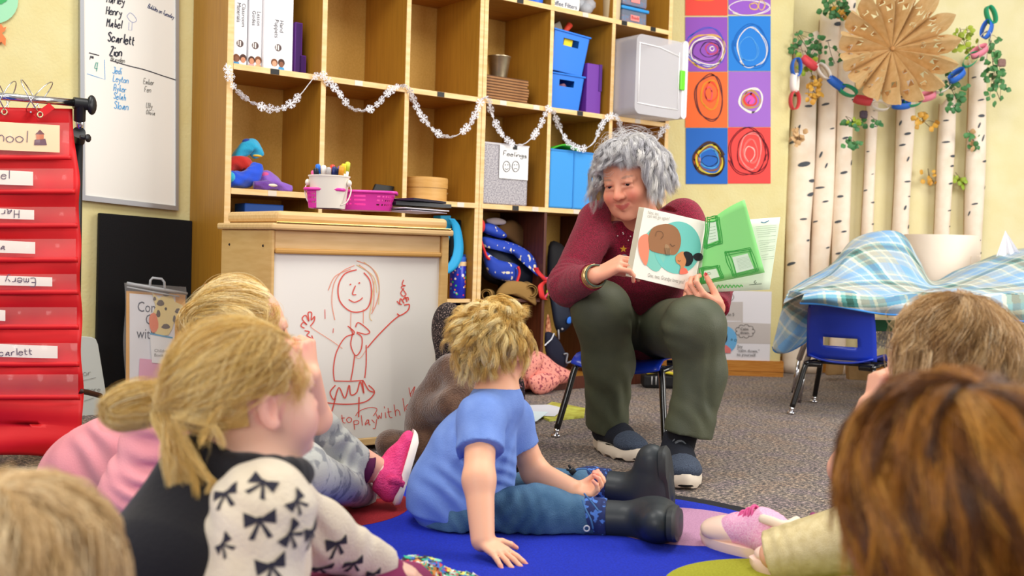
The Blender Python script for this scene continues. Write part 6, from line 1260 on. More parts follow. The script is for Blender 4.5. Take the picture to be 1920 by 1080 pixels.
# ================================================================ red pocket chart and its stand
vc = -.62; cp = lambda x, y, o=0.: PV(x, y, vc+o)
st_ = thing('chart_stand', 'black and chrome rolling stand frame holding the red pocket chart', 'stand', (*(cp(152, 600)[:2]), 0))
m = MB(); m.tube([cp(-60, 175), cp(142, 193)], .0105, 14); obj('top_rod', m, m_chr, st_, smooth=True)
mbp = C('#15161a', .4); a = cp(138, 193); b_2 = cp(172, 197); m = MB(); m.tube([a, b_2], .0165, 14); m.ball(b_2, (.012, .022, .028), seg=14); m.tube([cp(150, 196), cp(149, 226, .02)], .016, 14); obj('corner_fitting', m, mbp, st_, smooth=True, auto=.7)
m = MB(); m.tube([cp(149, 226, .02), cp(149, 252, .06)], .011, 14); obj('inner_post', m, m_chr, st_, smooth=True)
pf = cp(146, 252, .07); m = MB(); m.tube([pf, np.array([pf[0], pf[1], .03])], .0145, 14); obj('outer_post', m, mbp, st_, smooth=True)
m = MB(); m.tube([cp(148, 248, .025), cp(147, 264, .07)], .018, 14); m.tube([cp(150, 257), cp(163, 259)], .006, 8); m.ball(cp(165, 259), (.007, .016, .012), seg=8); obj('clamp_knob', m, mbp, st_, smooth=True, auto=.7)
m = MB(); f0 = np.array([pf[0], pf[1], .035]); m.tube([f0-B_*.25, f0+B_*.25], .014, 10); obj('foot_bar', m, mbp, st_, smooth=True)
for sg in (-1, 1): m = MB(); m.ball(f0+B_*.24*sg-np.array([0, 0, .018]), (.012, .017, .017), seg=12); obj('caster', m, mbp, st_, smooth=True)
m = MB(); m.tube(cat_rom([PV(150, 733, vc+.02), PV(170, 737, vc+.06), PV(188, 742, vc+.1)], 4), .008, 8); obj('lower_rod', m, C('#3a1c14', .4), st_, smooth=True)
ch = thing('pocket_chart', 'red vinyl pocket chart with white name cards hanging from rings', 'chart', (*(cp(70, 600)[:2]), .0)); m_red = M('chart_red', '#d9121a', .5, bump=.25, bscale=14, col2='#c80e16', nscale=5)
right = [(200, 135), (230, 138), (300, 143), (345, 150), (420, 149), (470, 151), (560, 152), (640, 153), (720, 155), (800, 155), (862, 150)]
def rx(y): return float(np.interp(y, [r_[0] for r_ in right], [r_[1] for r_ in right]))
def cf(i, j):
    y = 204+i*0-4*(1-i)+j*(657+4*i); x = -60+(rx(y)+60)*i+2*math.sin(y*.045)*i; w_ = -.010*math.sin(y*.092)*(.4+.6*j)-.012*math.sin(y*.037+i*2)-(.03*math.sin((y-740)*.03) if y > 740 else 0)*i
    return PV(x, y-(8*math.sin(i*3) if j > .9 else 0), vc+.012+w_*.6)
m = MB(); m.grid(cf, 24, 90); obj('backing', m, m_red, ch, smooth=True, solid=.002)
m_vin = M('clear_pocket', '#ffd8d0', .10, alpha=.10, spec=1.0, coat=.6); m_card = C('#f0e8d4', .6)
rows = [(230, 288, 5, 112, '#f2d9ac'), (316, 352, -8, 62, None), (388, 416, -20, 64, None), (448, 480, -20, 66, None), (514, 541, -20, 98, None), (576, 606, -20, 10, None), (643, 676, -20, 108, None), (702, 738, 0, 0, None)]
for k, (y0, y1, cx0, cx1, cc_) in enumerate(rows):
    if cx1 > 0:
        sk = 4 if k != 4 else 3; z0 = y0+4; z1 = y1-4
        if k == 0: z0, z1 = 229, 283
        m = MB(); m.prism([cp(-55, z0-sk, -.012), cp(cx1, z0+(6 if k == 0 else 2), -.012), cp(cx1, z1+(3 if k == 0 else 0), -.012), cp(-55, z1-sk, -.012)], B_*.0006); obj('name_card', m, C(cc_ or '#f0eadc', .6), ch)
    m = MB(); m.grid(lambda i, j: PV(-58+(rx(y0)-8+58)*i, y0+(y1-y0+3)*j, vc-.020-.006*math.sin(j*PI)-.003*math.sin(i*23+k)), 40, 6); obj('clear_pocket', m, m_vin, ch, smooth=True)
    m = MB(); m.grid(lambda i, j: PV(-58+(rx(y0)-4+58)*i, y1+2+(10*j), vc-.006-.004*math.sin(j*PI)-.003*math.sin(i*9+k*2)), 30, 6); obj('hem_fold', m, m_red, ch, smooth=True, solid=.001)
fcv = lambda x, y: cp(x, y, -.0135)
mkk = C('#3a3558', .6)
for s, x, y, sz, a in (('School', -42, 262, 22, .06), ('el', 2, 335, 16, .02), ('yraH'[::-1], 36, 394, 15, PI+.03), ('a', 0, 468, 13, 0), ('Emery', 66, 522, 15, PI+.03), ('Scarlett', -12, 668, 13, -.05)):
    write('card_lettering', s, x, y, sz, 1.5, fcv, mkk, ch, ang=a, jit=.15, sy=1.05)
m = MB(); 
for p_, c in (([(66, 252), (75, 243), (84, 252)], '#5a2430'), ([(68, 252), (82, 252), (82, 262), (68, 262)], '#c86a3a'), ([(65, 262), (85, 260), (88, 272), (64, 272)], '#5a3a50')): m.poly([fcv(*a) for a in p_], C(c))
obj('printed_schoolhouse', m, None, ch)
m = MB(); m.prism([cp(*a, -.016) for a in ((62, 215), (92, 193), (103, 203), (72, 226))], B_*.002); obj('red_tab', m, m_red, ch)
for x, y in ((8, 210), (75, 215)): m = MB(); ring_ = [cp(x+5*math.cos(a), y+5*math.sin(a), -.018) for a in np.linspace(0, 2*PI, 17)]; m.tube(ring_, .002, 6, cap=False); obj('eyelet', m, M('brass_eyelet', '#d8c8a0', .3, metal=.8), ch, smooth=True)
for x, lean in ((3, -4), (13, 5), (58, -6), (74, 8)):
    t = thing('binder_ring', {3: 'chrome binder ring at the far left of the rod', 13: 'second chrome binder ring from the left on the rod', 58: 'chrome binder ring leaning left near the red tab', 74: 'chrome binder ring through the red tab'}[x], 'ring', cp(x, 208), group='chrome binder rings on the chart rod'); m = MB(); c_ = np.array(cp(x, 181)); r_ = .043
    m.tube([c_+A_*(.4*r_*math.sin(a)+lean*.001*math.cos(a)*4)+B_*r_*.85*math.sin(a)+np.array([0, 0, r_*math.cos(a)]) for a in np.linspace(0, 2*PI, 33)], .0016, 6, cap=False); obj('loop', m, m_chr, t, smooth=True); m = MB(); m.ball(c_+np.array([0, 0, -r_]), .0035, seg=8); obj('hinge', m, m_chr, t, smooth=True)
# ================================================================ table, blanket
def stripe(t):
    t = t % 1.; C_ = np.zeros(t.shape+(3,)); bands = [(.0, '#74a8da'), (.16, '#92bcd8'), (.22, '#d4dcd0'), (.25, '#7cb0dc'), (.38, '#dfe0cf'), (.43, '#5aa09c'), (.49, '#174a40'), (.58, '#3a8480'), (.63, '#e4e4d2'), (.68, '#b4b2a2'), (.80, '#9fb2b8'), (.86, '#dcd8c0'), (.90, '#a8b0aa')]
    for a, c in bands: C_[t >= a] = L3(c)
    return C_
class Sheet:
    def __init__(s): s.V = []; s.F = []; s.C = []; s.n = 0
    def add(s, net, nu, nv, uv):
        """net: rows of (px,py,depth); Catmull-Rom through it"""
        rows_ = [np.array([PY(*p_) for p_ in r_]) for r_ in net]
        def cr(P, m_):
            P = [P[0]*2-P[1]]+list(P)+[P[-1]*2-P[-2]]; n_ = len(P)-3; out = []
            for t in np.linspace(0, n_-1e-6, m_): i = int(t); f = t-i; p0, p1, p2, p3 = P[i:i+4]; out.append(.5*((2*p1)+(p2-p0)*f+(2*p0-5*p1+4*p2-p3)*f*f+(3*p1-p0-3*p2+p3)*f**3))
            return np.array(out)
        R_ = np.array([cr(r_, nu) for r_ in rows_]); G = np.array([cr(R_[:, i], nv) for i in range(nu)]).transpose(1, 0, 2)
        jj, ii = np.mgrid[0:nv, 0:nu]; du = np.concatenate([[0], np.cumsum(np.linalg.norm(np.diff(G[nv//2], axis=0), axis=1))]); dv = np.concatenate([[0], np.cumsum(np.linalg.norm(np.diff(G[:, nu//2], axis=0), axis=1))])
        U, V_ = uv(du[ii], dv[jj]); Cc = .5*(stripe(U/.34)+stripe(V_/.34+.3)); Cc = Cc*(1+.05*np.sin(U*900)[..., None]*np.sin(V_*900)[..., None])
        G = G+np.stack([0*U, .004*np.sin(U*22+V_*9), .003*np.sin(V_*30+U*12)], 2)
        k = jj[:-1, :-1]*nu+ii[:-1, :-1]; F = np.stack([k, k+1, k+nu+1, k+nu], 2).reshape(-1, 4); s.V.append(G.reshape(-1, 3)); s.F.append(F+s.n); s.C.append(Cc.reshape(-1, 3)); s.n += nu*nv
bl = thing('plaid_blanket', 'blue and green plaid fleece blanket draped over the chair and table', 'blanket', PY(1650, 600, 4.7)); sh_ = Sheet(); rot = lambda a: (lambda u, v: (u*math.cos(a)-v*math.sin(a), u*math.sin(a)+v*math.cos(a)))
sh_.add([[(1478, 546, 4.62), (1520, 520, 4.75), (1562, 492, 4.85), (1598, 452, 4.95), (1640, 434, 5.0), (1692, 440, 5.0), (1722, 485, 5.0), (1748, 527, 4.95), (1800, 505, 5.0), (1862, 480, 5.0), (1935, 464, 5.0), (2010, 470, 5.0)],
         [(1476, 552, 4.56), (1516, 532, 4.6), (1556, 512, 4.65), (1594, 482, 4.7), (1640, 474, 4.74), (1694, 494, 4.75), (1728, 522, 4.72), (1752, 536, 4.66), (1804, 524, 4.68), (1862, 506, 4.7), (1935, 492, 4.7), (2010, 500, 4.7)],
         [(1472, 560, 4.5), (1512, 544, 4.48), (1552, 532, 4.48), (1596, 522, 4.5), (1642, 524, 4.52), (1696, 536, 4.52), (1730, 544, 4.5), (1756, 545, 4.48), (1806, 541, 4.5), (1862, 534, 4.5), (1935, 528, 4.5), (2010, 535, 4.5)],
         [(1468, 570, 4.30), (1508, 552, 4.17), (1548, 548, 4.14), (1598, 551, 4.14), (1644, 557, 4.15), (1698, 555, 4.17), (1732, 550, 4.17), (1758, 550, 4.17), (1808, 552, 4.17), (1862, 552, 4.17), (1935, 552, 4.17), (2010, 556, 4.17)]], 320, 130, rot(.5))
sh_.add([[(1508, 552, 4.17), (1548, 547, 4.14), (1598, 550, 4.14), (1644, 556, 4.15), (1698, 554, 4.17), (1758, 549, 4.17), (1808, 551, 4.17), (1862, 551, 4.17), (1935, 551, 4.17), (2010, 555, 4.17)],
         [(1504, 562, 4.14), (1546, 560, 4.10), (1598, 566, 4.11), (1646, 573, 4.13), (1700, 572, 4.12), (1760, 566, 4.14), (1808, 570, 4.12), (1862, 576, 4.14), (1935, 580, 4.12), (2010, 582, 4.13)],
         [(1500, 569, 4.16), (1545, 571, 4.13), (1600, 580, 4.12), (1648, 588, 4.15), (1700, 591, 4.13), (1760, 586, 4.16), (1808, 590, 4.13), (1862, 598, 4.15), (1935, 604, 4.13), (2010, 604, 4.13)]], 280, 40, rot(.15))
sh_.add([[(1482, 545, 4.40), (1505, 550, 4.22), (1530, 555, 4.2), (1545, 562, 4.2)], [(1466, 585, 4.50), (1490, 588, 4.42), (1520, 590, 4.44), (1543, 585, 4.44)], [(1456, 625, 4.48), (1480, 628, 4.40), (1508, 622, 4.44), (1534, 606, 4.46)], [(1449, 650, 4.46), (1464, 657, 4.42), (1490, 652, 4.44), (1516, 634, 4.46)], [(1452, 658, 4.46), (1462, 661, 4.44), (1478, 659, 4.45), (1500, 648, 4.46)]], 70, 100, rot(1.1))
m_fl = M('fleece', '#ffffff', .95, attr=True, sheen=.3, bump=.4, bscale=500); o = fastmesh('cloth', np.concatenate(sh_.V), np.concatenate(sh_.F), m_fl, bl, np.concatenate(sh_.C)); md = o.modifiers.new('s', 'SOLIDIFY'); md.thickness = .004; md.offset = 0
for nm, pts in (('stitched_hem', [(1500, 569, 4.155), (1545, 571, 4.125), (1600, 580, 4.115), (1648, 588, 4.145), (1700, 591, 4.125), (1760, 586, 4.155), (1808, 590, 4.125), (1862, 598, 4.145), (1935, 604, 4.125)]), ('stitched_hem', [(1449, 650, 4.458), (1452, 658, 4.458), (1462, 661, 4.438), (1478, 659, 4.448), (1500, 648, 4.458), (1516, 634, 4.458), (1534, 606, 4.458), (1543, 585, 4.438)])):
    m = MB(); m.tube(cat_rom([PY(*p_) for p_ in pts], 8), .0045, 6); obj(nm, m, C('#3f86d0', .8), bl, smooth=True)
tb = thing('activity_table', 'low chrome-legged table with a dark green edge under the blanket', 'table', (2.05, 4.9, 0)); tz = .355
m = MB(); m.box(1.42, 2.75, 4.62, 5.0, tz, tz+.02); obj('tabletop', m, C('#e8e0d0', .4), tb, bevel=.004); m = MB(); m.box(1.60, 2.75, 4.60, 4.62, tz-.02, tz+.03); obj('green_edge', m, C('#0e6a3c', .4), tb, bevel=.003)
for x, y, dx, dy in ((1.36, 4.66, -.055, -.02), (2.6, 4.66, .04, -.03), (1.42, 4.97, -.05, .0), (2.6, 4.97, .04, .03)):
    m = MB(); m.tube([(x+.03, y, tz), (x+dx*.6, y+dy*.6, .16)], .014, 12); m.tube([(x+dx*.6, y+dy*.6, .17), (x+dx, y+dy, .0)], .011, 12); obj('leg', m, m_chr, tb, smooth=True)
t = thing('wire_basket', 'clear basket of tangled wires under the blanket beside the blue chair', 'basket', PY(1650, 660, 4.95)); m = MB()
for k in range(14): m.tube(cat_rom([PY(1630+random.uniform(0, 50), 600+random.uniform(0, 55), 4.9+random.uniform(0, .06)) for _ in range(5)], 5), .002, 4)
obj('wires', m, C('#b8bcc4', .3), t)['kind'] = 'stuff'
m = MB(); a = PY(1630, 655, 4.88); b = PY(1700, 655, 4.88); m.prism([a, b, b+np.array([0, 0, .12]), a+np.array([0, 0, .12])], (0, .1, 0)); obj('clear_wall', m, M('clear_vinyl'), t)
for lab, a in (('flattened brown cardboard piece on the carpet under the blanket', [(1590, 684, 5.2), (1640, 688, 5.2), (1640, 714, 5.2), (1592, 712, 5.2)]), ('tan paper roll end standing left of the cardboard', [(1555, 676, 5.5), (1585, 676, 5.5), (1580, 702, 5.5), (1552, 704, 5.5)]), ('beige box wall at the right edge beside the girl\'s hair', [(1872, 640, 4.6), (1960, 668, 4.6), (1960, 720, 4.6), (1880, 710, 4.6)])):
    m = MB(); m.prism([PY(*p_) for p_ in a], (0, .05, 0)); tag(obj('cardboard', m, M('cardboard', '#b08c5c', .8, col2='#a07e50', nscale=20), bevel=.003), lab, 'cardboard')
# ================================================================ floor and cubby clutter
fz = lambda x, y, z=.0: PZ(x, y, z)
def flat(name, lab, cat, px, mat, z0=.001, th=.002, group=None):
    t = thing(name, lab, cat, fz(*px[0]), 0, group); m = MB(); m.prism([fz(*p_)+np.array([0, 0, z0]) for p_ in px], (0, 0, th)); obj('sheet', m, mat, t); return t
t = flat('magazine', 'yellow green book lying on the carpet left of the reader\'s chair', 'book', [(1000, 777), (1035, 757), (1097, 769), (1095, 784), (1030, 791)], M('green_cover', '#c8cc5c', .5, col2='#a8a03c', nscale=30), .001, .008)
t = flat('worksheet', 'white paper overlapping the yellow green book', 'paper', [(975, 765), (1030, 764), (1058, 771), (1040, 786), (975, 783)], C('#d4d6e0'), .011, .001)
t = flat('note_paper', 'small pale blue note with blue marks in front of the papers', 'paper', [(975, 776), (1028, 779), (1005, 797), (975, 796)], C('#d6e8f0'), .013, .001)
t = flat('postcard', 'pale postcard on the carpet beside the floral coat', 'paper', [(1056, 722), (1064, 709), (1088, 712), (1084, 727)], M('postcard', '#dfe8ec', .5, col2='#6a8a9a', nscale=60, contrast=(.55, .6)), .001, .001)
def heap(lab, name, cat, ells, mat, h=.006, folds=(), y=None):
    B = Body(); c0_ = ells[0][0]
    for c_, r_, k in ells: B.ell(c_, r_, None, k)
    for f_ in folds: B.fold(*f_)
    t = thing(name, lab, cat, (c0_[0], c0_[1], 0)); grow('fabric', B, h, mat, t); return t
c1 = PZ(1020, 728); m_fc = M('floral_coat', '#ee9a8c', .85, col2='#9a4452', nscale=70, contrast=(.54, .60), bump=.5, bscale=40)
t = thing('floral_coat', 'pink floral coat crumpled on the carpet below the cubbies', 'coat', (c1[0], c1[1], 0))
patch('coat_back', [(958, 722), (978, 680), (1000, 658), (1022, 664), (1044, 682), (1078, 702), (1066, 716), (1044, 722), (1022, 728), (1010, 738), (992, 730), (964, 735)], -.06, .12, m_fc, t)
patch('sleeve', [(990, 712), (1010, 700), (1034, 700), (1050, 716), (1032, 734), (1012, 740), (998, 734)], -.10, .06, m_fc, t)
patch('collar_fold', [(980, 690), (1002, 662), (1020, 672), (1006, 700), (988, 716)], -.085, .05, m_fc, t)
lb_ = PZ(1235, 729); t = thing('lunch_box', 'black zipped lunch box with yellow trim on the carpet under the chair', 'lunch box', lb_); m = MB(); m.box(lb_[0]-.075, lb_[0]+.09, lb_[1], lb_[1]+.12, .002, .07); obj('case', m, C('#18181c', .7), t, bevel=.015)
m = MB(); m.tube([lb_+(-.06, .0, .075), lb_+(.02, .0, .082), lb_+(.085, .0, .072)], .007, 8); obj('yellow_trim', m, C('#e8d83c'), t, smooth=True); m = MB(); m.box(lb_[0]-.05, lb_[0]+.085, lb_[1]+.01, lb_[1]+.1, .068, .085); obj('contents', m, C('#b89a70'), t, bevel=.01)
m = MB()
for k in range(2): m.tube([lb_+(-.035+.02*k, -.006, .06), lb_+(-.035+.02*k, -.008, .02)], .003, 5)
obj('zip_pull', m, C('#c8c8cc', .3), t, smooth=True)
bb = PZ(1188, 712); heap('brown cloth bag slumped on the carpet behind the reader\'s legs', 'cloth_bag', 'bag', [(bb+(0, .03, .05), (.06, .05, .06), .03), (bb+(.03, .02, .03), (.05, .04, .035), .03)], M('brown_cloth'), .006)
# brown plush animal and the speckled cushion behind it
m_plush = M('plush_brown', '#6e4f3a', .95, bump=1.0, bscale=220, col2='#553a2a', nscale=30, sheen=.5)
pb_ = PZ(800, 858); B = Body(); pc = q(815, 790, 3.02)
B.ell(q(812, 800, 3.05), (.085, .09, .14), None, .04); B.ell(q(846, 720, 3.02), (.075, .07, .085), None, .04); B.cap(q(846, 690, 2.98), q(868, 735, 2.92), .04, .045, .03); B.cap(q(815, 840, 3.0), q(735, 835, 2.97), .05, .04, .02); B.ell(q(732, 831, 2.97), (.042, .05, .036), None, .02); B.cap(q(800, 770, 3.0), q(845, 760, 2.9), .04, .045, .03); B.cap(q(880, 850, 3.0), q(860, 830, 2.9), .05, .05, .03)
t = thing('plush_animal', 'brown plush animal slumped behind the boy in blue', 'soft toy', (pc[0], 3.05, 0)); grow('body', B, .005, m_plush, t)
heap('dark speckled cushion leaning behind the plush animal', 'cushion', 'cushion', [(q(846, 650, 3.25), (.05, .05, .12), .04), (q(838, 610, 3.25), (.045, .04, .07), .04), (q(850, 760, 3.25), (.06, .05, .16), .04), (q(850, 830, 3.25)*np.array([1, 1, 0])+(0, 0, .08), (.08, .06, .08), .04)], M('speckled', '#241c1c', .9, col2='#8a766e', nscale=260, contrast=(.54, .62)), .007)
heap('dark floral cloth hanging beside the boy\'s neck', 'floral_cloth', 'cloth', [(q(962, 770, 2.95), (.035, .03, .09), .03), (q(960, 720, 2.95), (.03, .03, .05), .03), (q(960, 840, 2.95)*np.array([1, 1, 0])+(0, 0, .08), (.06, .04, .08), .03)], M('dark_floral', '#1c1218', .9, col2='#a06a7a', nscale=200, contrast=(.58, .64)), .006)
B = Body()
for k in range(16): B.ell(q(1534, 978, 2.36)+np.array([random.uniform(-.016, .012), random.uniform(-.01, .01), random.uniform(-.016, .014)]), (.008, .008, .008), None, .002)
t = thing('knit_pompom', 'mauve knitted pompom beside the gold legging', 'pompom', q(1534, 990, 2.36)); grow('yarn', B, .0025, C('#8a3a68', .9), t)
# ================================================================ children
def capdir(hair, f): hair.cap(f[0], f[1], f[2])
def person(lab, loc): return thing('person', lab, 'child', loc, group=None)
# ---------------------------------------------------------------- boy in the blue shirt
bo = person('child with tousled blond hair in a blue T-shirt, jeans and black boots', (*q(870, 960, 2.38)[:2], 0))
fB = nrm((.68, .70, .22)); RB = basis(fB, roll=.08); cB = q(930, 650, 2.42); sB = .84
B = Body(); head(B, cB, RB, sB, True)
nb = q(932, 740, 2.40); B.cap(cB+RB @ np.array([0, -.02, -.05])*sB, nb, .035, .038, .03)
ch_, hp = q(885, 850, 2.40), q(855, 950, 2.40); sN, sF = q(902, 784, 2.31), q(958, 784, 2.49)
B.cap(nb, ch_, .045, .07, .04); B.cap(ch_, hp, .075, .075, .04); B.cap(nb, sN, .035, .034, .03); B.cap(nb, sF, .035, .034, .03)
eN, wN = q(898, 900, 2.20), q(905, 1012, 2.135); B.chain([sN, eN, wN], [.036, .033, .025], .02); 
tN = hand(B, wN+np.array([.0, 0, .0]), (.70, -.62, -.28), (0, .15, -1), .60, 1, (8, 8, 8, 8), .16, thumb=(.5, .8, .0), fr=1.1)
eF, wF = q(1003, 885, 2.52), q(1076, 918, 2.42); B.chain([sF, eF, wF], [.036, .032, .023], .02); tF = hand(B, wF, (.93, -.3, .05), (-.1, -.3, 1), .60, -1, (55, 55, 50, 45), .05, thumb=(.9, .3, .5), tcurl=25, fr=1.1)
hN, hF = q(860, 965, 2.36), q(870, 955, 2.50); kN, kF = q(1010, 962, 2.36), q(1015, 920, 2.62); aN, aF = q(1095, 975, 2.37), q(1085, 915, 2.64)
B.chain([hp, hN, kN, aN], [.05, .045, .045, .033], .03); B.chain([hp, hF, kF, aF], [.05, .045, .040, .030], .03); B.cut((0, 0, .03), (0, 0, -1), q(870, 950, 2.42), .20)
grow('body', B, .0032, m_skin, bo, skin_paint(cB, RB, sB, '#f3b795', '#d0605a', '#ee9078', None, True, [(p, .014, '#f0a088') for p, _, _ in tN+tF])); eyes(bo, cB, RB, sB, '#4a6a8a', inset=.006)
m_jer = M('jersey_blue', '#7898de', .85, bump=.25, bscale=350, col2='#6c8cd4', nscale=20)
B = Body(); k = .04
B.cap(nb+np.array([0, .0, -.018]), ch_, .060, .088, k); B.cap(ch_, q(845, 928, 2.40), .090, .098, k); B.cap(q(850, 915, 2.40), q(843, 958, 2.40), .099, .096, .03, flat=1); B.cap(ch_, q(905, 900, 2.41), .075, .07, .05)
slN = q(901, 846, 2.255); B.cap(nb+np.array([0, 0, -.02]), sN, .045, .050, .03); B.cap(sN, slN, .050, .054, .03, flat=1); slF = q(975, 838, 2.50); B.cap(nb+np.array([0, 0, -.02]), sF, .045, .048, .03); B.cap(sF, slF, .048, .048, .03, flat=1)
B.cap(nb+np.array([0, 0, .03]), nb+np.array([0, 0, -.012]), .044, .044, .01, -1); B.cut(nb+np.array([0, 0, .016]), (-.05, .1, 1), nb, .075)
B.fold(q(905, 850, 2.3), (.8, 0, -.6), .03, .003, .05); B.fold(q(850, 930, 2.3), (.5, 0, .9), .045, .005, .07); B.fold(q(930, 860, 2.33), (.9, 0, -.5), .035, .004, .06); B.fold(q(920, 890, 2.35), (.4, 0, 1), .03, .004, .06); B.fold(q(860, 820, 2.3), (1, 0, .4), .05, .002, .08)
sh1 = grow('t_shirt', B, .0042, m_jer, bo); band(nb+np.array([.0, 0, .012]), (-.05, .1, 1), .045, .005, m_jer, 'neckband', sh1)
m = MB()
for x, y, r, c in ((952, 812, .012, '#c05a94'), (957, 806, .008, '#d8384c'), (938, 862, .014, '#2a4a9a'), (936, 880, .016, '#b8c8a0'), (932, 895, .013, '#d8d8b0'), (938, 905, .012, '#8ab0d8')):
    m = MB(); m.ball(q(x, y, 2.385), (r, .004, r*1.2), seg=10, R=rotm(0, .3, .6)); obj('printed_patch', m, C(c, .8), sh1, smooth=True)
m_den = M('denim', '#587f9e', .9, bump=.6, bscale=420, col2='#2e5478', nscale=9)
B = Body(); k = .04
B.ell(q(868, 968, 2.41), (.105, .095, .058), None, k); B.chain([hN, kN], [.066, .061], k); B.cap(kN, q(1108, 976, 2.37), .060, .052, .03, flat=1); B.chain([hF, kF], [.064, .056], k); B.cap(kF, q(1100, 914, 2.64), .055, .047, .03, flat=1); B.cap(hp, q(850, 935, 2.40), .07, .076, .03)
B.fold(kN, (1, 0, .5), .035, .005, .06); B.fold(q(1090, 975, 2.37), (1, 0, .2), .03, .003, .05); B.fold(q(900, 980, 2.3), (.7, 0, .7), .03, .004, .06); B.fold(kF, (1, 0, .3), .03, .004, .05); B.fold(q(950, 960, 2.3), (1, 0, -.5), .04, .004, .07)
B.cut((0, 0, .012), (0, 0, -1), q(960, 960, 2.4), .4); B.cut(q(1100, 945, 2.37), (1, 0, 0), q(1130, 975, 2.37), .001)
jn = grow('jeans', B, .0045, m_den, bo)
m_rub = M('boot_rubber', '#232a30', .5, coat=.05, bump=.1, bscale=30); m_cf = M('boot_cuff', '#1c2a5e', .8, col2='#4a78c8', nscale=75, contrast=(.56, .6))
def bootf(a, b, tip, up, nm):
    """shaft from a to the heel b, foot from b to tip"""
    B = Body(); d = nrm(b-a); B.cap(a+d*.01, b-d*.04, .043, .040, .03, flat=0); B.cap(b-d*.045, b-d*.02, .042, .040, .04); f = nrm(tip-b); B.cap(b-d*.03, b-d*.022+f*.07, .038, .033, .045); B.cap(b-d*.022+f*.05, tip-f*.028-d*.018, .032, .030, .04); o = grow('boot', B, .0042, m_rub, bo)
    # sole: along the far side
    x = np.cross(d, f); m = MB(); n = 28; out = []
    for i in range(n):
        t = 2*PI*i/n; l = np.linalg.norm(tip-b)+.035; u_ = .5-.5*math.cos(t); w_ = math.sin(t); w_ = (abs(w_)**.6)*(1 if w_ > 0 else -1)*(.034+.006*(u_ > .5)-.003*(.3 < u_ < .5)); out.append((u_*l-.036, w_))
    vs = [b+d*(.006+dz)+f*u_*kk+x*w_*kk for dz, kk in ((0, 1.), (.012, 1.03), (.018, .97)) for u_, w_ in out]; m.add(vs, [(r*n+i, r*n+(i+1) % n, (r+1)*n+(i+1) % n, (r+1)*n+i) for r in range(2) for i in range(n)]+[tuple(range(2*n, 3*n)), tuple(range(n))[::-1]]); obj('sole', m, M('boot_sole', '#2a2e30', .55), o, smooth=True, auto=.7)
    B2 = Body(); B2.cap(a-d*.038, a+d*.018, .047, .047, .005, flat=1); B2.cap(a-d*.06, a-d*.03, .040, .046, .01); B2.fold(a, d, .014, .0016, .05); cu = grow('boot_cuff', B2, .0035, m_cf, o); return o, cu
bt1, cu1 = bootf(q(1124, 972, 2.36), q(1258, 978, 2.33), q(1243, 985, 2.20), None, 'near'); bt2, cu2 = bootf(q(1130, 912, 2.66), q(1243, 925, 2.60), q(1233, 838, 2.585), None, 'far')
m_cord = C('#3a6aa0', .6)
m = MB(); m.tube(cat_rom([q(1092, 938, 2.33), q(1098, 955, 2.31), q(1108, 975, 2.30), q(1112, 992, 2.30)], 5), .0022, 6); m.tube(cat_rom([q(1095, 925, 2.33), q(1112, 945, 2.32), q(1122, 958, 2.31)], 5), .002, 6); obj('drawcord', m, m_cord, cu1, smooth=True); band(q(1100, 991, 2.295), (0, 1, 0), .006, .0018, C('#c8ccd0', .3), 'grommet', cu1)
m = MB(); m.tube(cat_rom([q(1112, 892, 2.6), q(1100, 880, 2.6), q(1085, 880, 2.6), q(1075, 885, 2.6)], 5), .0022, 6); obj('drawcord', m, m_cord, cu2, smooth=True); m = MB(); m.tube([q(1078, 880, 2.6), q(1070, 888, 2.6)], .007, 8); m.tube([q(1074, 884, 2.6), q(1062, 880, 2.6)], .003, 6); m.tube([q(1070, 878, 2.6), q(1066, 872, 2.6)], .0035, 6); obj('cord_lock', m, C('#14181c'), cu2, smooth=True)
blond = ['#bc9044', '#e0b45c', '#f4d282', '#fde8a8', '#fff6d4']
H = Hair(cB+RB @ np.array([0, -.010, .028])*sB, RB, np.array([.080, .098, .089])*sB, 21); rs = H.rs
H.cap(lambda D: ((D[:, 1] < .28) | (D[:, 2] > .70)) & (D[:, 2] > -.72) & ~((np.abs(D[:, 0]) > .8) & (D[:, 2] < -.15) & (D[:, 1] > -.15)), '#cfa65a', 1.05)
def sph(az, th): return np.stack([np.sin(th)*np.sin(az), np.sin(th)*np.cos(az), np.cos(th)], 1)
G = 190; az = rs.uniform(0, 2*PI, G); th = rs.uniform(.15, 1.0, G); whorl = .5; A = sph(az, th); th2 = np.clip(th+rs.uniform(.5, 1.0, G), 0, 1.15+1.0*(np.cos(az) < .3)); H.flow(A, sph(az+whorl*rs.uniform(.3, 1.3, G), th2), 1.05, rs.uniform(1.15, 1.5, G), blond, .00036, n=13, curl=.010, cfreq=1.0, clump=48, cspread=.035, wig=.003)
G = 130; az = rs.uniform(1.0, 2*PI-1.2, G); th = rs.uniform(1.0, 1.7, G); th2 = th+rs.uniform(.45, .8, G); H.flow(sph(az, th), sph(az+rs.normal(size=G)*.25, np.clip(th2, 0, 2.45)), 1.05, rs.uniform(1.12, 1.42, G), blond, .00036, n=11, curl=.006, cfreq=1.2, tail=(np.tile([0., .0, -.022], (G, 1))*rs.uniform(.4, 1.3, (G, 1)), 4), clump=46, cspread=.035, wig=.003)
H.build(bo)
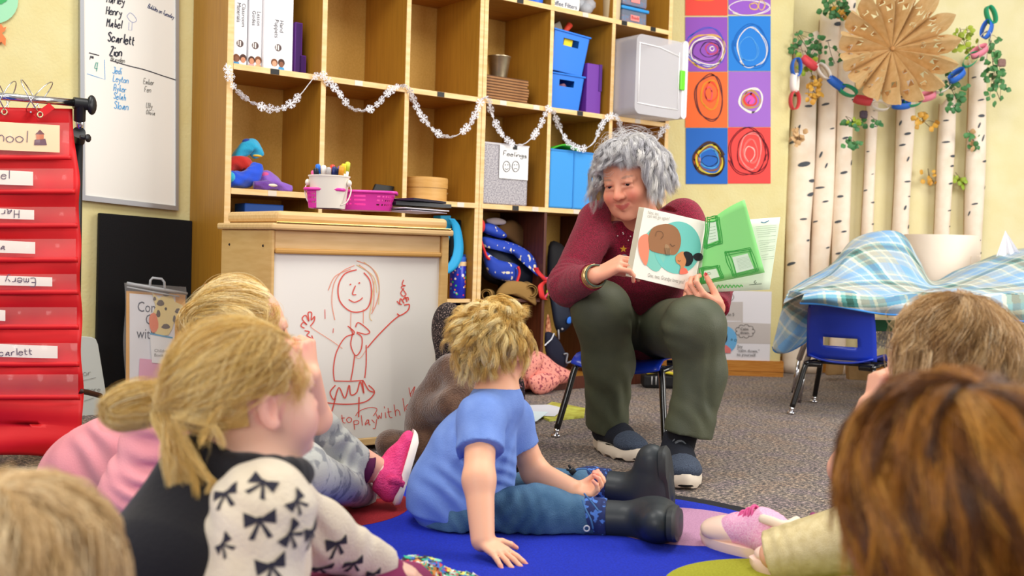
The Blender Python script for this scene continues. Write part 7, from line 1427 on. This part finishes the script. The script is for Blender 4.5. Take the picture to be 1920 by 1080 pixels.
# ---------------------------------------------------------------- girl with bow cardigan
gi = person('child with blond looped ponytail in a cream cardigan printed with dark bows', (*q(430, 1050, 1.3)[:2], 0))
gi.location = (-.33, 1.32, 0)
fG_ = nrm((.77, .60, .14)); RG = basis(fG_, roll=.06); cG = q(470, 750, 1.30); sG = .82
B = Body(); head(B, cG, RG, sG, True)
nb = q(475, 905, 1.30); B.cap(cG+RG @ np.array([0, -.02, -.05])*sG, nb, .038, .042, .03); ch_ = q(445, 1010, 1.30); hp = np.array([-.36, 1.34, .07]); sN, sF = q(492, 962, 1.20), q(500, 930, 1.42); eN = q(470, 1130, 1.17); wN = q(600, 1200, 1.25); eF, wF = q(590, 1000, 1.50), q(715, 1062, 1.62)
B.cap(nb, ch_, .045, .07, .04); B.cap(ch_, hp, .075, .075, .04); B.cap(nb, sN, .035, .034, .03); B.cap(nb, sF, .035, .034, .03); B.chain([sN, eN, wN], [.035, .03, .022], .02); B.chain([sF, eF, wF], [.033, .03, .022], .02)
hand(B, wN, (.9, .3, -.2), (0, .1, -1), .6, 1, fr=1.1); hand(B, wF, (.9, .3, -.3), (0, 0, -1), .6, 1, fr=1.1)
kN, kF = np.array([-.20, 1.62, .10]), np.array([-.28, 1.70, .10]); aN, aF = np.array([-.16, 1.80, .05]), np.array([-.30, 1.95, .05]); B.chain([hp, kN, aN], [.06, .045, .035], .03); B.chain([hp, kF, aF], [.06, .045, .035], .03)
grow('body', B, .0033, m_skin, gi, skin_paint(cG, RG, sG, '#f6c3ac', '#d8606a', '#f08890', None, True)); eyes(gi, cG, RG, sG, '#4a6a8a', inset=.006)
m_knit = M('cream_knit', '#efe2cc', .9, bump=.5, bscale=260, col2='#e6d6bd', nscale=16, sheen=.3)
B = Body(); k = .035; B.cap(nb+np.array([0, 0, -.03]), ch_, .058, .088, k); B.cap(ch_, hp+np.array([0, 0, .02]), .09, .10, k); B.cap(nb+np.array([.0, 0, -.03]), sN, .05, .055, k); B.cap(nb+np.array([.0, 0, -.03]), sF, .05, .05, k)
B.chain([sN, eN, wN], [.056, .052, .034], .03); B.chain([sF, eF], [.050, .046], .03); B.cap(eF, wF+np.array([.0, 0, .0]), .046, .034, .03, flat=1)
B.fold(q(440, 960, 1.2), (1, 0, .3), .04, .004, .05); B.fold(q(560, 990, 1.45), (1, 0, .4), .03, .005, .06); B.fold(q(640, 1030, 1.55), (1, 0, -.4), .035, .003, .05); B.fold(sN, (.5, 0, 1), .04, .003, .06)
B.cut(nb+np.array([0, 0, -.012]), (0, -.1, 1), nb, .07)
ca = grow('cardigan', B, .004, m_knit, gi)
# vest over it and collar
m_vel = M('black_velvet', '#15141c', .9, sheen=.15, bump=.3, bscale=200)
B = Body(); B.cap(q(440, 905, 1.30), q(400, 930, 1.28), .055, .06, .04); B.cap(q(420, 930, 1.31), q(360, 1080, 1.33), .085, .11, .04); B.cap(q(405, 920, 1.30), q(330, 1060, 1.22), .06, .09, .04); B.cap(q(360, 1080, 1.3), np.array([-.36, 1.32, .08]), .11, .12, .04); grow('vest', B, .0045, m_vel, gi)
B = Body(); 
for t in np.linspace(0, 2*PI, 15)[:-1]: c_ = q(484, 882, 1.29); B.cap(c_+np.array([.050*math.cos(t), .048*math.sin(t), .012*math.sin(t+3.4)]), c_+np.array([.050*math.cos(t+.449), .048*math.sin(t+.449), .012*math.sin(t+3.849)]), .018, .018, .01)
B.fold(q(478, 900, 1.3), (1, 1, 0), .02, .002, .07); grow('ruffled_collar', B, .0035, m_vel, gi)
# bows printed on the knit: project small shapes on the sleeve surface by ray casting
from mathutils.bvhtree import BVHTree
def bvh(o):
    R = o.parent.matrix_world.copy() if False else Matrix.Translation(o.parent.location) @ o.parent.rotation_euler.to_matrix().to_4x4(); vs = [R @ v.co for v in o.data.vertices]; return BVHTree.FromPolygons(vs, [tuple(p.vertices) for p in o.data.polygons])
def decal(tree, cx, cy, size, ang, shapes, mat, name, par, off=.0016, sub=5):
    """printed shapes laid on a garment around the point seen at cx,cy, following its surface"""
    d = ray(cx, cy); h = tree.ray_cast(Vector(C0), Vector(nrm(d)))
    if h[0] is None: return
    p = np.array(h[0]); nn = np.array(h[1]); nn = nn if nn @ d < 0 else -nn; x = nrm(np.cross(nn, (0, 0, -1.)) if abs(nn[2]) < .95 else (1, 0, 0)); x = x if x @ _R > 0 else -x; y = np.cross(nn, x); y = y if y[2] > 0 else -y; c_, s_ = math.cos(ang), math.sin(ang); X = x*c_+y*s_; Y = y*c_-x*s_; m = MB()
    for pts in shapes:
        P = []; cc_ = np.mean(np.array(pts), 0)
        ringp = []
        for i in range(len(pts)):
            a, b = np.array(pts[i], float), np.array(pts[(i+1) % len(pts)], float)
            for t in (0, .5): ringp.append(a+(b-a)*t)
        lay = [[cc_+(r_-cc_)*k_ for r_ in ringp] for k_ in (1, .66, .33)]; allp = [z for l in lay for z in l]+[cc_]
        for a, b in allp:
            w = p+X*a*size+Y*b*size; hit = tree.find_nearest(Vector(w+nn*.004)); P.append(np.array(hit[0])+(lambda n_: n_ if n_ @ nn > 0 else -n_)(np.array(hit[1]))*off)
        n_ = len(ringp); m.add(P, [(r*n_+i, r*n_+(i+1) % n_, (r+1)*n_+(i+1) % n_, (r+1)*n_+i) for r in (0, 1) for i in range(n_)]+[(2*n_+i, 2*n_+(i+1) % n_, 3*n_) for i in range(n_)])
    return obj(name, m, mat, par, smooth=True)
bow = [[(-.12, .12), (-1, .6), (-.95, -.35), (-.12, -.1)], [(.12, .12), (1, .6), (.95, -.35), (.12, -.1)], [(-.14, .18), (.14, .18), (.14, -.16), (-.14, -.16)], [(-.12, -.1), (-.75, -1.05), (-.4, -1.1), (0, -.2)], [(.12, -.1), (.75, -1.05), (.4, -1.1), (0, -.2)]]
bv = bvh(ca); inkb2 = M('bow_print', '#2c2a38', .85)
for x, y, sz, a in ((487, 975, .019, .1), (425, 925, .017, .5), (494, 905, .018, -.4), (508, 1060, .019, .15), (418, 1020, .013, .9), (455, 1000, .0, 0), (585, 995, .020, .2), (633, 1018, .020, .1), (663, 1055, .019, .1), (543, 1000, .016, .9), (600, 1065, .02, .1), (555, 940, .016, .6), (700, 1075, .014, .1)):
    if sz: decal(bv, x, y, sz, a, bow, inkb2, 'printed_bow', ca)
gold = ['#a47638', '#d2a450', '#efca76', '#fce2a2', '#fff4ce']
hc = cG+RG @ np.array([0, -.010, .028])*sG
def ponytail_head(c, R, s, seed, cols, tie_dir, rad=.0003, G1=170, bowk=.05, hairline=lambda D: (D[:, 1] < .40+.35*np.clip(D[:, 2], 0, 1)) | (D[:, 2] > .80), earcut=True, cap_col='#d4ac60', clump=52):
    H = Hair(c, R, np.array([.080, .099, .089])*s, seed); rs = H.rs
    def ok(D):
        o = hairline(D) & (D[:, 2] > -.62)
        if earcut: o &= ~((np.abs(D[:, 0]) > .72) & (D[:, 2] < -.22) & (D[:, 1] > -.22))
        return o
    H.cap(ok, cap_col, 1.05); A = rdirs(G1, rs, ok); T0 = nrm(tie_dir); Bd = T0[None]+rs.normal(size=(G1, 3))*.06; Bd /= np.linalg.norm(Bd, axis=1, keepdims=True)
    H.flow(A, Bd, 1.06, rs.uniform(1.08, 1.2, G1), cols, rad, n=13, bow=bowk, clump=clump, cspread=.05, wig=.003, avoid=[((1, -.05, -.26), .955)])
    A = rdirs(70, rs, lambda D: (D[:, 1] > .25) & (D[:, 1] < .56) & (D[:, 2] > -.15+.5*(D[:, 1]-.3)) & ((np.abs(D[:, 0]) > .35) | (D[:, 2] > .7))); Bd = T0[None]+rs.normal(size=(70, 3))*.1; Bd /= np.linalg.norm(Bd, axis=1, keepdims=True)
    H.flow(A, Bd, 1.03, rs.uniform(1.12, 1.24, 70), cols, rad*.8, n=14, bow=bowk*1.3, clump=12, cspread=.045, wig=.006, avoid=[((1, -.05, -.34), .965)])
    G = 24; A = sph(rs.uniform(.5, 1.3, G), rs.uniform(1.1, 1.5, G)); H.flow(A, sph(rs.uniform(.7, 1.5, G), rs.uniform(1.8, 2.1, G)), 1.04, rs.uniform(1.06, 1.16, G), cols, rad*.7, n=12, clump=6, cspread=.03, wig=.006)
    return H, H.surf(T0[None], np.array([1.15]))[0]
H, tie = ponytail_head(hc, RG, sG, 31, gold, (-.10, -.98, -.12)); rs = H.rs
G = 40; A = sph(rs.uniform(.3, 1.6, G), rs.uniform(.4, 1.1, G)); H.flow(A, sph(rs.uniform(1.6, 2.9, G), rs.uniform(1.5, 2.1, G)), 1.08, rs.uniform(1.14, 1.36, G), gold, .0003, n=12, clump=9, cspread=.06, wig=.010, avoid=[((1, -.05, -.26), .96)])
tp = lambda x, y, d_=1.27: q(x, y, d_)
lo_ = []
for k in range(90):
    o = rs.normal(size=2)*4; w = rs.uniform(.8, 1.15); dd_ = rs.rand()*1.0; lo_.append([tie, tp(300+o[0], 750+o[1]-12*w, 1.28), tp(262+o[0], 745+o[1]-16*w+24*dd_), tp(222+o[0]+12*dd_, 742+o[1]+22*dd_), tp(203+o[0]*1.2+14*dd_, 766+o[1]), tp(216+o[0]+10*dd_, 788+o[1]-16*dd_), tp(262+o[0], 786+o[1]-18*dd_), tp(300+o[0], 775+o[1], 1.26)])
H.free(lo_, 60, .0045, .00035, gold, .0015)
lo_ = []
for k in range(46):
    o = rs.normal(size=2)*6; x1 = rs.uniform(318, 385); y1 = rs.uniform(880, 975); lo_.append([tie, tp(306+o[0], 775+o[1], 1.25), tp(318+o[0], 810+o[1], 1.23), tp(322+(x1-330)*.5+o[0]*1.3, 860, 1.22), tp(x1, y1, 1.21)])
H.free(lo_, 50, .004, .0003, gold, .002, .5)
for pts in ([(330, 790), (350, 840), (385, 890), (398, 905), (385, 925)], [(320, 800), (360, 880), (372, 940)], [(380, 830), (395, 790), (420, 760)], [(330, 780), (400, 800), (420, 840)]): H.free([[tp(x, y, 1.2) for x, y in pts]], 50, .003, .0003, gold[1:], .002, .5)
H.build(gi)
m = MB(); x_, y_, d_ = frame(tie-hc); m.tube([tie+(x_*math.cos(a)+y_*math.sin(a))*.019 for a in np.linspace(0, 2*PI, 17)], .004, 6, cap=False); obj('hair_tie', m, C('#e8dca0'), gi, smooth=True)
m = MB(); m.ball(q(492, 797, 1.19), (.008, .002, .014), seg=10, R=rotm(0, -.5, 0)); 
B = Body(); B.chain([hp, kN, aN], [.08, .055, .045], .03); B.chain([hp, kF, aF], [.08, .055, .045], .03); grow('leggings', B, .006, C('#8a2a5a', .9), gi)
m = MB(); so = shoe('shoe', None, gi, np.array([-.22, 1.82, .004]), (1, .03, 0), .27, .09, .070, M('geometric_shoe', '#6a7078', .6), C('#17171c', .5), sole_h=.012, upv=(0, 0, 1))
tc_ = ['#d83a4c', '#2fb88a', '#f0e06a', '#f4a04a', '#f2ede6', '#3a6ac8', '#1a1a22', '#8adcc0']; bv = bvh(so) if False else None
def tris(o, par, n, cols, rng, size, name='printed_triangle'):
    me = o.data; r_ = np.random.RandomState(5); Rm = Matrix.Translation(gi.location); tree = BVHTree.FromPolygons([Rm @ v.co for v in me.vertices], [tuple(p.vertices) for p in me.polygons])
    k = 0
    m = {c: MB() for c in cols}
    for i in range(n):
        x = rng[0]+(rng[1]-rng[0])*((i*.618) % 1); y = rng[2]+(rng[3]-rng[2])*r_.rand(); a = r_.rand()*6; h = tree.ray_cast(Vector(C0), Vector(nrm(ray(x, y))))
        if h[0] is None: continue
        nn = Vector(h[1]); nn = nn if nn.dot(Vector(ray(x, y))) < 0 else -nn; u = nn.orthogonal().normalized(); v = nn.cross(u); P = []
        for j in range(3): P.append(np.array(h[0]+(u*math.cos(a+j*2.09)+v*math.sin(a+j*2.09))*size*(.7+.5*r_.rand())+nn*.0018))
        m[cols[i % len(cols)]].add(P, [(0, 1, 2)])
    for c in cols:
        if m[c].n: q_ = obj(name, m[c], C(c, .6), par); q_['kind'] = 'stuff'
tris(so, so, 420, tc_, (720, 990, 1040, 1085), .011)
# ---------------------------------------------------------------- girl in pink
pg = person('child in pink shirt and grey printed pants resting chin on hand', (*q(200, 985, 2.3)[:2], 0))
fP = nrm((.92, .36, .05)); RP = basis(fP, roll=.03); cP = q(462, 622, 2.12); sP = .86
B = Body(); head(B, cP, RP, sP, True); nb = q(385, 740, 2.12); B.cap(cP+RP @ np.array([0, -.03, -.05])*sP, nb, .04, .045, .03)
ch_ = q(300, 830, 2.16); hp = np.array([-.90, 2.28, .08]); sN, sF = q(305, 800, 2.02), q(380, 780, 2.28); eN, wN = q(250, 925, 1.98), q(340, 960, 2.1); eF = q(592, 785, 2.24); wF = q(580, 702, 2.15)
B.cap(nb, ch_, .05, .08, .04); B.cap(ch_, hp, .085, .085, .04); B.cap(nb, sN, .035, .036, .03); B.cap(nb, sF, .035, .036, .03); B.chain([sN, eN, wN], [.036, .032, .024], .02); B.chain([sF, eF, wF], [.036, .032, .024], .02)
tP = hand(B, wF, (-.15, -.05, 1), (-.85, .45, -.1), .72, -1, (70, 78, 82, 80), .05, thumb=(.9, .2, .4), fr=1.1); hand(B, wN, (.9, .2, -.2), (0, 0, -1), .6, 1, fr=1.1)
kN, kF = q(575, 815, 2.42), q(560, 880, 2.1); aN, aF = q(715, 885, 2.52), q(690, 930, 2.6); B.chain([hp, kN, aN], [.065, .05, .030], .03); B.chain([hp, kF, aF], [.065, .035, .024], .03)
grow('body', B, .0034, m_skin, pg, skin_paint(cP, RP, sP, '#f4b89c', '#d8606a', '#ee9084', None, True)); eyes(pg, cP, RP, sP, '#3a4a6a', inset=.006)
m_pinks = M('pink_jersey', '#f0a0a8', .85, bump=.2, bscale=300, col2='#ea959e', nscale=9)
B = Body(); k = .05; B.cap(nb+np.array([-.03, 0, -.03]), ch_+np.array([0, 0, -.03]), .06, .105, k); B.cap(ch_+np.array([0, 0, -.03]), hp+np.array([0, 0, .02]), .110, .135, k); B.cap(q(345, 790, 2.1), sN, .055, .062, k); B.cap(nb+np.array([-.02, 0, -.02]), sF, .06, .055, k); B.chain([sN, eN], [.064, .060], .03); B.cap(eN, q(300, 945, 2.05), .058, .045, .03, flat=1); B.cap(q(285, 820, 2.15), q(195, 890, 2.2), .075, .105, .05)
B.cap(sF, q(480, 780, 2.28), .05, .05, .03, flat=1)
B.fold(sN+np.array([.0, -.03, -.03]), (.3, 0, 1), .038, .006, .07); B.fold(eN+np.array([.03, 0, .02]), (.6, 0, .8), .032, .006, .07); B.fold(q(200, 860, 2.1), (.4, 0, 1), .06, .005, .10); B.fold(eN, (.4, 0, 1), .03, .004, .06)
grow('shirt', B, .005, m_pinks, pg)
m_pp = M('grey_print_pants', '#b9bab4', .9, col2='#8c8e90', nscale=30, contrast=(.52, .60), bump=.2, bscale=300)
B = Body(); B.ell(hp, (.13, .12, .09), None, .04); B.chain([hp+np.array([.05, 0, 0]), kN], [.085, .072], .04); B.cap(kN, q(668, 873, 2.49), .072, .050, .03, flat=1); B.chain([hp+np.array([.05, 0, 0]), kF], [.08, .055], .04); B.cap(kF, q(682, 928, 2.58), .055, .036, .03, flat=1); B.fold(q(600, 840, 2.4), (1, 0, -.5), .04, .005, .08); B.fold(kN, (.5, 0, 1), .035, .005, .06)
pn = grow('pants', B, .005, m_pp, pg); m = MB()
d_ = nrm(aN-kN); B = Body(); B.cap(q(664, 871, 2.49), q(690, 880, 2.505), .049, .043, .01, flat=1); grow('purple_cuff', B, .004, C('#5e1846', .9), pn)
write('printed_word', 'MNN', 0, 0, 1, .1, lambda x, y: q(600, 850, 2.2), C('#56585e'), pn) if False else None
m_ps = M('pink_knit_shoe', '#f0488a', .8, bump=.9, bscale=260, col2='#e03478', nscale=60); m_wsole = C('#efe4dc', .5)
hl = q(722, 938, 2.50); up_ = q(768, 820, 2.66)
o = shoe('shoe', None, pg, q(735, 945, 2.49)+np.array([.02, 0, -.0]), nrm((.18, .55, .80)), .19, .085, .075, m_ps, m_wsole, upv=(-.9, -.1, .25), lace=C('#e0306e', .8), sole_h=.016, lace_n=4, collar=.05)
m = MB(); m.grid(lambda i, j: q(712+46*i, 905-30*i*0+j*14-12*math.sin(i*3), 2.49-.02*math.sin(i*3)), 10, 3); obj('shoe_strap', m, m_ps, o, solid=.006, smooth=True)
o = shoe('shoe', None, pg, q(700, 945, 2.60), (-.3, .9, .2), .16, .08, .06, C('#b8b0ac', .6), C('#d8d4d0', .5), sole_h=.014, collar=.02); 
B = Body(); B.cap(q(716, 888, 2.51), q(732, 898, 2.53), .030, .034, .01, flat=1); grow('sock', B, .0035, C('#f0c8c0', .9), pg)
hc = cP+RP @ np.array([0, -.010, .028])*sP
H, tie = ponytail_head(hc, RP, sP, 41, gold, (-.05, -.92, .12), rad=.0004, G1=150, cap_col='#b89450', hairline=lambda D: (D[:, 1] < .50+.2*np.clip(D[:, 2], 0, 1)) | (D[:, 2] > .84), clump=40)
lo_ = []; rs = H.rs
for k in range(50):
    o = rs.normal(size=2)*4; w = rs.uniform(.7, 1.2); lo_.append([tie, q(385+o[0], 578+o[1]-7*w, 2.08), q(360+o[0], 585+o[1], 2.06), q(348+o[0], 604+o[1], 2.05), q(360+o[0], 622+o[1]+4*w, 2.05), q(390+o[0], 618+o[1], 2.06), q(410+o[0], 600+o[1], 2.08)])
H.free(lo_, 50, .005, .0004, gold, .002)
lo_ = [[q(420+rs.normal()*6, 585+rs.normal()*4, 2.04), q(450+rs.normal()*8, 590, 2.02), q(468+rs.normal()*6, 612, 2.02), q(455, 640+rs.normal()*8, 2.03)] for _ in range(30)]; H.free(lo_, 40, .004, .0004, gold[2:], .003)
H.build(pg)
m = MB(); m.tube([tie+(RP[:, 0]*math.cos(a)+RP[:, 2]*math.sin(a))*.017 for a in np.linspace(0, 2*PI, 17)], .004, 6, cap=False); obj('hair_tie', m, C('#c8d860'), pg, smooth=True)
# ---------------------------------------------------------------- child at the lower left corner
p1 = person('child seen from behind at the lower left corner, out-of-focus sandy blond hair', (-.40, .84, 0))
R1 = basis((.35, .93, .1)); c1_ = q(15, 1135, .84); B = Body(); head(B, c1_, R1, .86, True); B.cap(c1_, c1_+np.array([0, -.02, -.14]), .04, .05, .03); B.cap(c1_+np.array([0, -.02, -.16]), np.array([-.40, .84, .10]), .08, .09, .04)
grow('body', B, .006, m_skin, p1, skin_paint(c1_, R1, .86, '#f4b89c', child=True)); B = Body(); B.cap(c1_+np.array([0, -.02, -.17]), np.array([-.40, .84, .12]), .10, .12, .04); B.cap(c1_+np.array([-.1, -.02, -.2]), c1_+np.array([.1, -.02, -.2]), .05, .05, .04); grow('shirt', B, .007, C('#b86a5a', .9), p1)
sandy = ['#b0905c', '#d2ac74', '#eaca98', '#f6e2ba']
H = Hair(c1_+R1 @ np.array([0, -.01, .028])*.86, R1, np.array([.080, .099, .089])*.86, 51); rs = H.rs; H.cap(lambda D: (D[:, 1] < .3) | (D[:, 2] > .6), '#b8945c', 1.05)
G = 150; az = rs.uniform(0, 2*PI, G); th = rs.uniform(.05, .9, G); tv = np.tile([0, -.01, -.09], (G, 1))*rs.uniform(.6, 1.3, (G, 1)); H.flow(sph(az, th), sph(az+rs.normal(size=G)*.2, np.clip(th+rs.uniform(.8, 1.2, G), 0, 1.9)), 1.06, rs.uniform(1.12, 1.28, G), sandy, .0004, n=11, tail=(tv, 5), clump=34, cspread=.06, curl=.003); H.build(p1)
# ---------------------------------------------------------------- girl on the right, hand to cheek
p2 = person('child with long light brown hair at the right, hand against cheek, gold leggings', (.86, 1.85, 0))
f2 = nrm((-.36, .90, .20)); R2 = basis(f2, roll=-.05); c2 = q(1768, 664, 1.74); s2 = .86
B = Body(); head(B, c2, R2, s2, True); nb = q(1790, 800, 1.76); B.cap(c2+R2 @ np.array([0, -.02, -.05])*s2, nb, .04, .045, .03); hp = np.array([.88, 1.86, .09]); B.cap(nb, hp, .07, .08, .04); sL, eL, wL = q(1715, 840, 1.78), q(1590, 880, 1.86), q(1634, 762, 1.82); B.cap(nb, sL, .035, .036, .03); B.chain([sL, eL, wL], [.036, .032, .024], .02)
hand(B, wL, (.15, 0, 1), (.95, .1, 0), .62, -1, (50, 60, 60, 60), .04, thumb=(.9, .2, .3), fr=1.15)
kL, aL = np.array([.72, 2.08, .10]), PZ(1452, 1040, .06)
kL = (hp+aL)*.5+np.array([0, .02, .05]); B.chain([hp, kL, aL], [.05, .045, .03], .03)
grow('body', B, .0036, m_skin, p2, skin_paint(c2, R2, s2, '#f2b496', '#d8606a', '#ee9084', None, True)); eyes(p2, c2, R2, s2, inset=.006)
B = Body(); B.cap(nb+np.array([0, 0, -.04]), hp, .085, .11, .04); B.cap(nb+np.array([0, 0, -.04]), sL, .055, .055, .03); B.cap(sL, sL*.6+eL*.4, .052, .05, .03, flat=1); grow('shirt', B, .006, C('#c88a9a', .9), p2)
m_gold = M('gold_leggings', '#e0d0a0', .42, metal=.25, col2='#d2c08c', nscale=60, bump=.3, bscale=600)
B = Body(); B.chain([hp, kL], [.085, .072], .03); a2 = aL-nrm(kL-aL)*.01; B.cap(kL, a2, .070, .050, .03, flat=1); B.fold(a2+nrm(kL-aL)*.03, kL-aL, .03, .003, .05); grow('leggings', B, .0045, m_gold, p2)
m_duck = M('duck_boot_rubber', '#f3d2c0', .35, coat=.2); m_glit = M('pink_glitter', '#e89ac4', .5, col2='#f4c4dc', nscale=300, bump=.4, bscale=500)
tip = PZ(1345, 985, .05); hl2 = PZ(1478, 1062, .0); dd2 = nrm((tip-hl2)*[1, 1, 0])
o = shoe('boot', None, p2, hl2+np.array([0, 0, .004]), dd2, .21, .085, .085, m_glit, m_duck, upv=(.0, -.25, 1), lace=C('#e0609a', .7), toe_mat=m_duck, toe_cut=.50, sole_h=.03, lace_n=5, collar=.08, boot_dir=(.3, -.2, .8))
for a_ in (-.3, -.1, .1, .3):
    m = MB(); g_ = lambda t, b, z: hl2+dd2*t*.21+np.cross(dd2, (0, 0, 1))*b*.085+np.array([0, 0, z]); m.tube(cat_rom([g_(.66, a_*1.2, .030+.085*.40*(1-abs(a_))), g_(.80, a_*1.3, .030+.085*.42*(1-abs(a_))), g_(.94, a_*.9, .03+.085*.25), g_(1.0, a_*.7, .025)], 4), .0016, 5); obj('toe_ridge', m, m_duck, o, smooth=True)
m = MB(); m.tube(cat_rom([hl2+dd2*.21*t+np.array([.0, -.01, .030+.085*.75+.006*math.sin(t*9)])+np.cross(dd2, (0, 0, 1))*b for t, b in ((.02, .03), (.0, 0), (.02, -.03), (.12, -.036), (.25, -.03))], 4), .010, 8); obj('fleece_collar', m, C('#ecd8c4', .95), o, smooth=True)
o = shoe('boot', None, p2, PZ(1610, 1095, .0), nrm((-.9, .25, 0)), .21, .085, .07, m_duck, m_duck, sole_h=.03, collar=.06)
lb = ['#8a6238', '#b88c54', '#dab078', '#eecc9a', '#fae6c4']
H = Hair(c2+R2 @ np.array([0, -.012, .028])*s2, R2, np.array([.082, .101, .090])*s2, 61); rs = H.rs; H.cap(lambda D: ((D[:, 1] < .25) | (D[:, 2] > .65)) & (D[:, 2] > -.8), '#94703f', 1.05)
G = 200; az = rs.uniform(.5, 2*PI-.9, G); th = rs.uniform(.03, .9, G); tv = (np.tile([.01, -.02, -.14], (G, 1))+rs.normal(size=(G, 3))*.014)*rs.uniform(.6, 1.2, (G, 1)); az2 = np.clip(az+rs.normal(size=G)*.15, .9, 2*PI-1.5); H.flow(sph(az, th), sph(az2, rs.uniform(1.5, 1.95, G)), 1.06, rs.uniform(1.14, 1.46, G), lb, .00034, n=13, tail=(tv, 7), clump=46, cspread=.035, curl=.010, cfreq=1.6, wig=.006); H.build(p2)
# ---------------------------------------------------------------- brown-haired child in the foreground
p3 = person('child seen from behind in the right foreground, short glossy brown hair', (.37, .86, 0))
R3 = basis((-.25, .95, .12), roll=.05); c3 = q(1797, 974, .84); s3 = .93; B = Body(); head(B, c3, R3, s3, True); B.cap(c3, c3+np.array([.01, -.02, -.15]), .045, .055, .03); B.cap(c3+np.array([.01, -.02, -.17]), np.array([.39, .84, .10]), .085, .10, .04)
grow('body', B, .006, m_skin, p3, skin_paint(c3, R3, s3, '#f0b090', child=True)); B = Body(); B.cap(c3+np.array([.01, -.02, -.19]), np.array([.39, .84, .12]), .10, .12, .04); B.cap(c3+np.array([-.1, -.02, -.21]), c3+np.array([.12, -.02, -.21]), .05, .05, .04); grow('shirt', B, .007, C('#2a2a30', .9), p3)
br = ['#341a06', '#5c3008', '#8e5414', '#bc7c26', '#dca650']
H = Hair(c3+R3 @ np.array([0, -.012, .028])*s3, R3, np.array([.083, .101, .092])*s3, 71); rs = H.rs; H.cap(lambda D: ((D[:, 1] < .75) | (D[:, 2] > .65)) & (D[:, 2] > -.95), '#5a3210', 1.06)
G = 300; az = rs.uniform(0, 2*PI, G); th = rs.uniform(.1, 1.7, G); H.flow(sph(az, th), sph(az-.9*rs.uniform(.4, 1.1, G), np.clip(th+rs.uniform(.6, 1.1, G), 0, 2.3)), 1.06, rs.uniform(1.12, 1.30, G), br, .0004, n=13, tail=(np.tile([0., 0, -.03], (G, 1))*rs.uniform(.2, 1.6, (G, 1)), 4), clump=32, cspread=.05, curl=.003, cfreq=.9, wig=.002, bow=.03); H.build(p3)
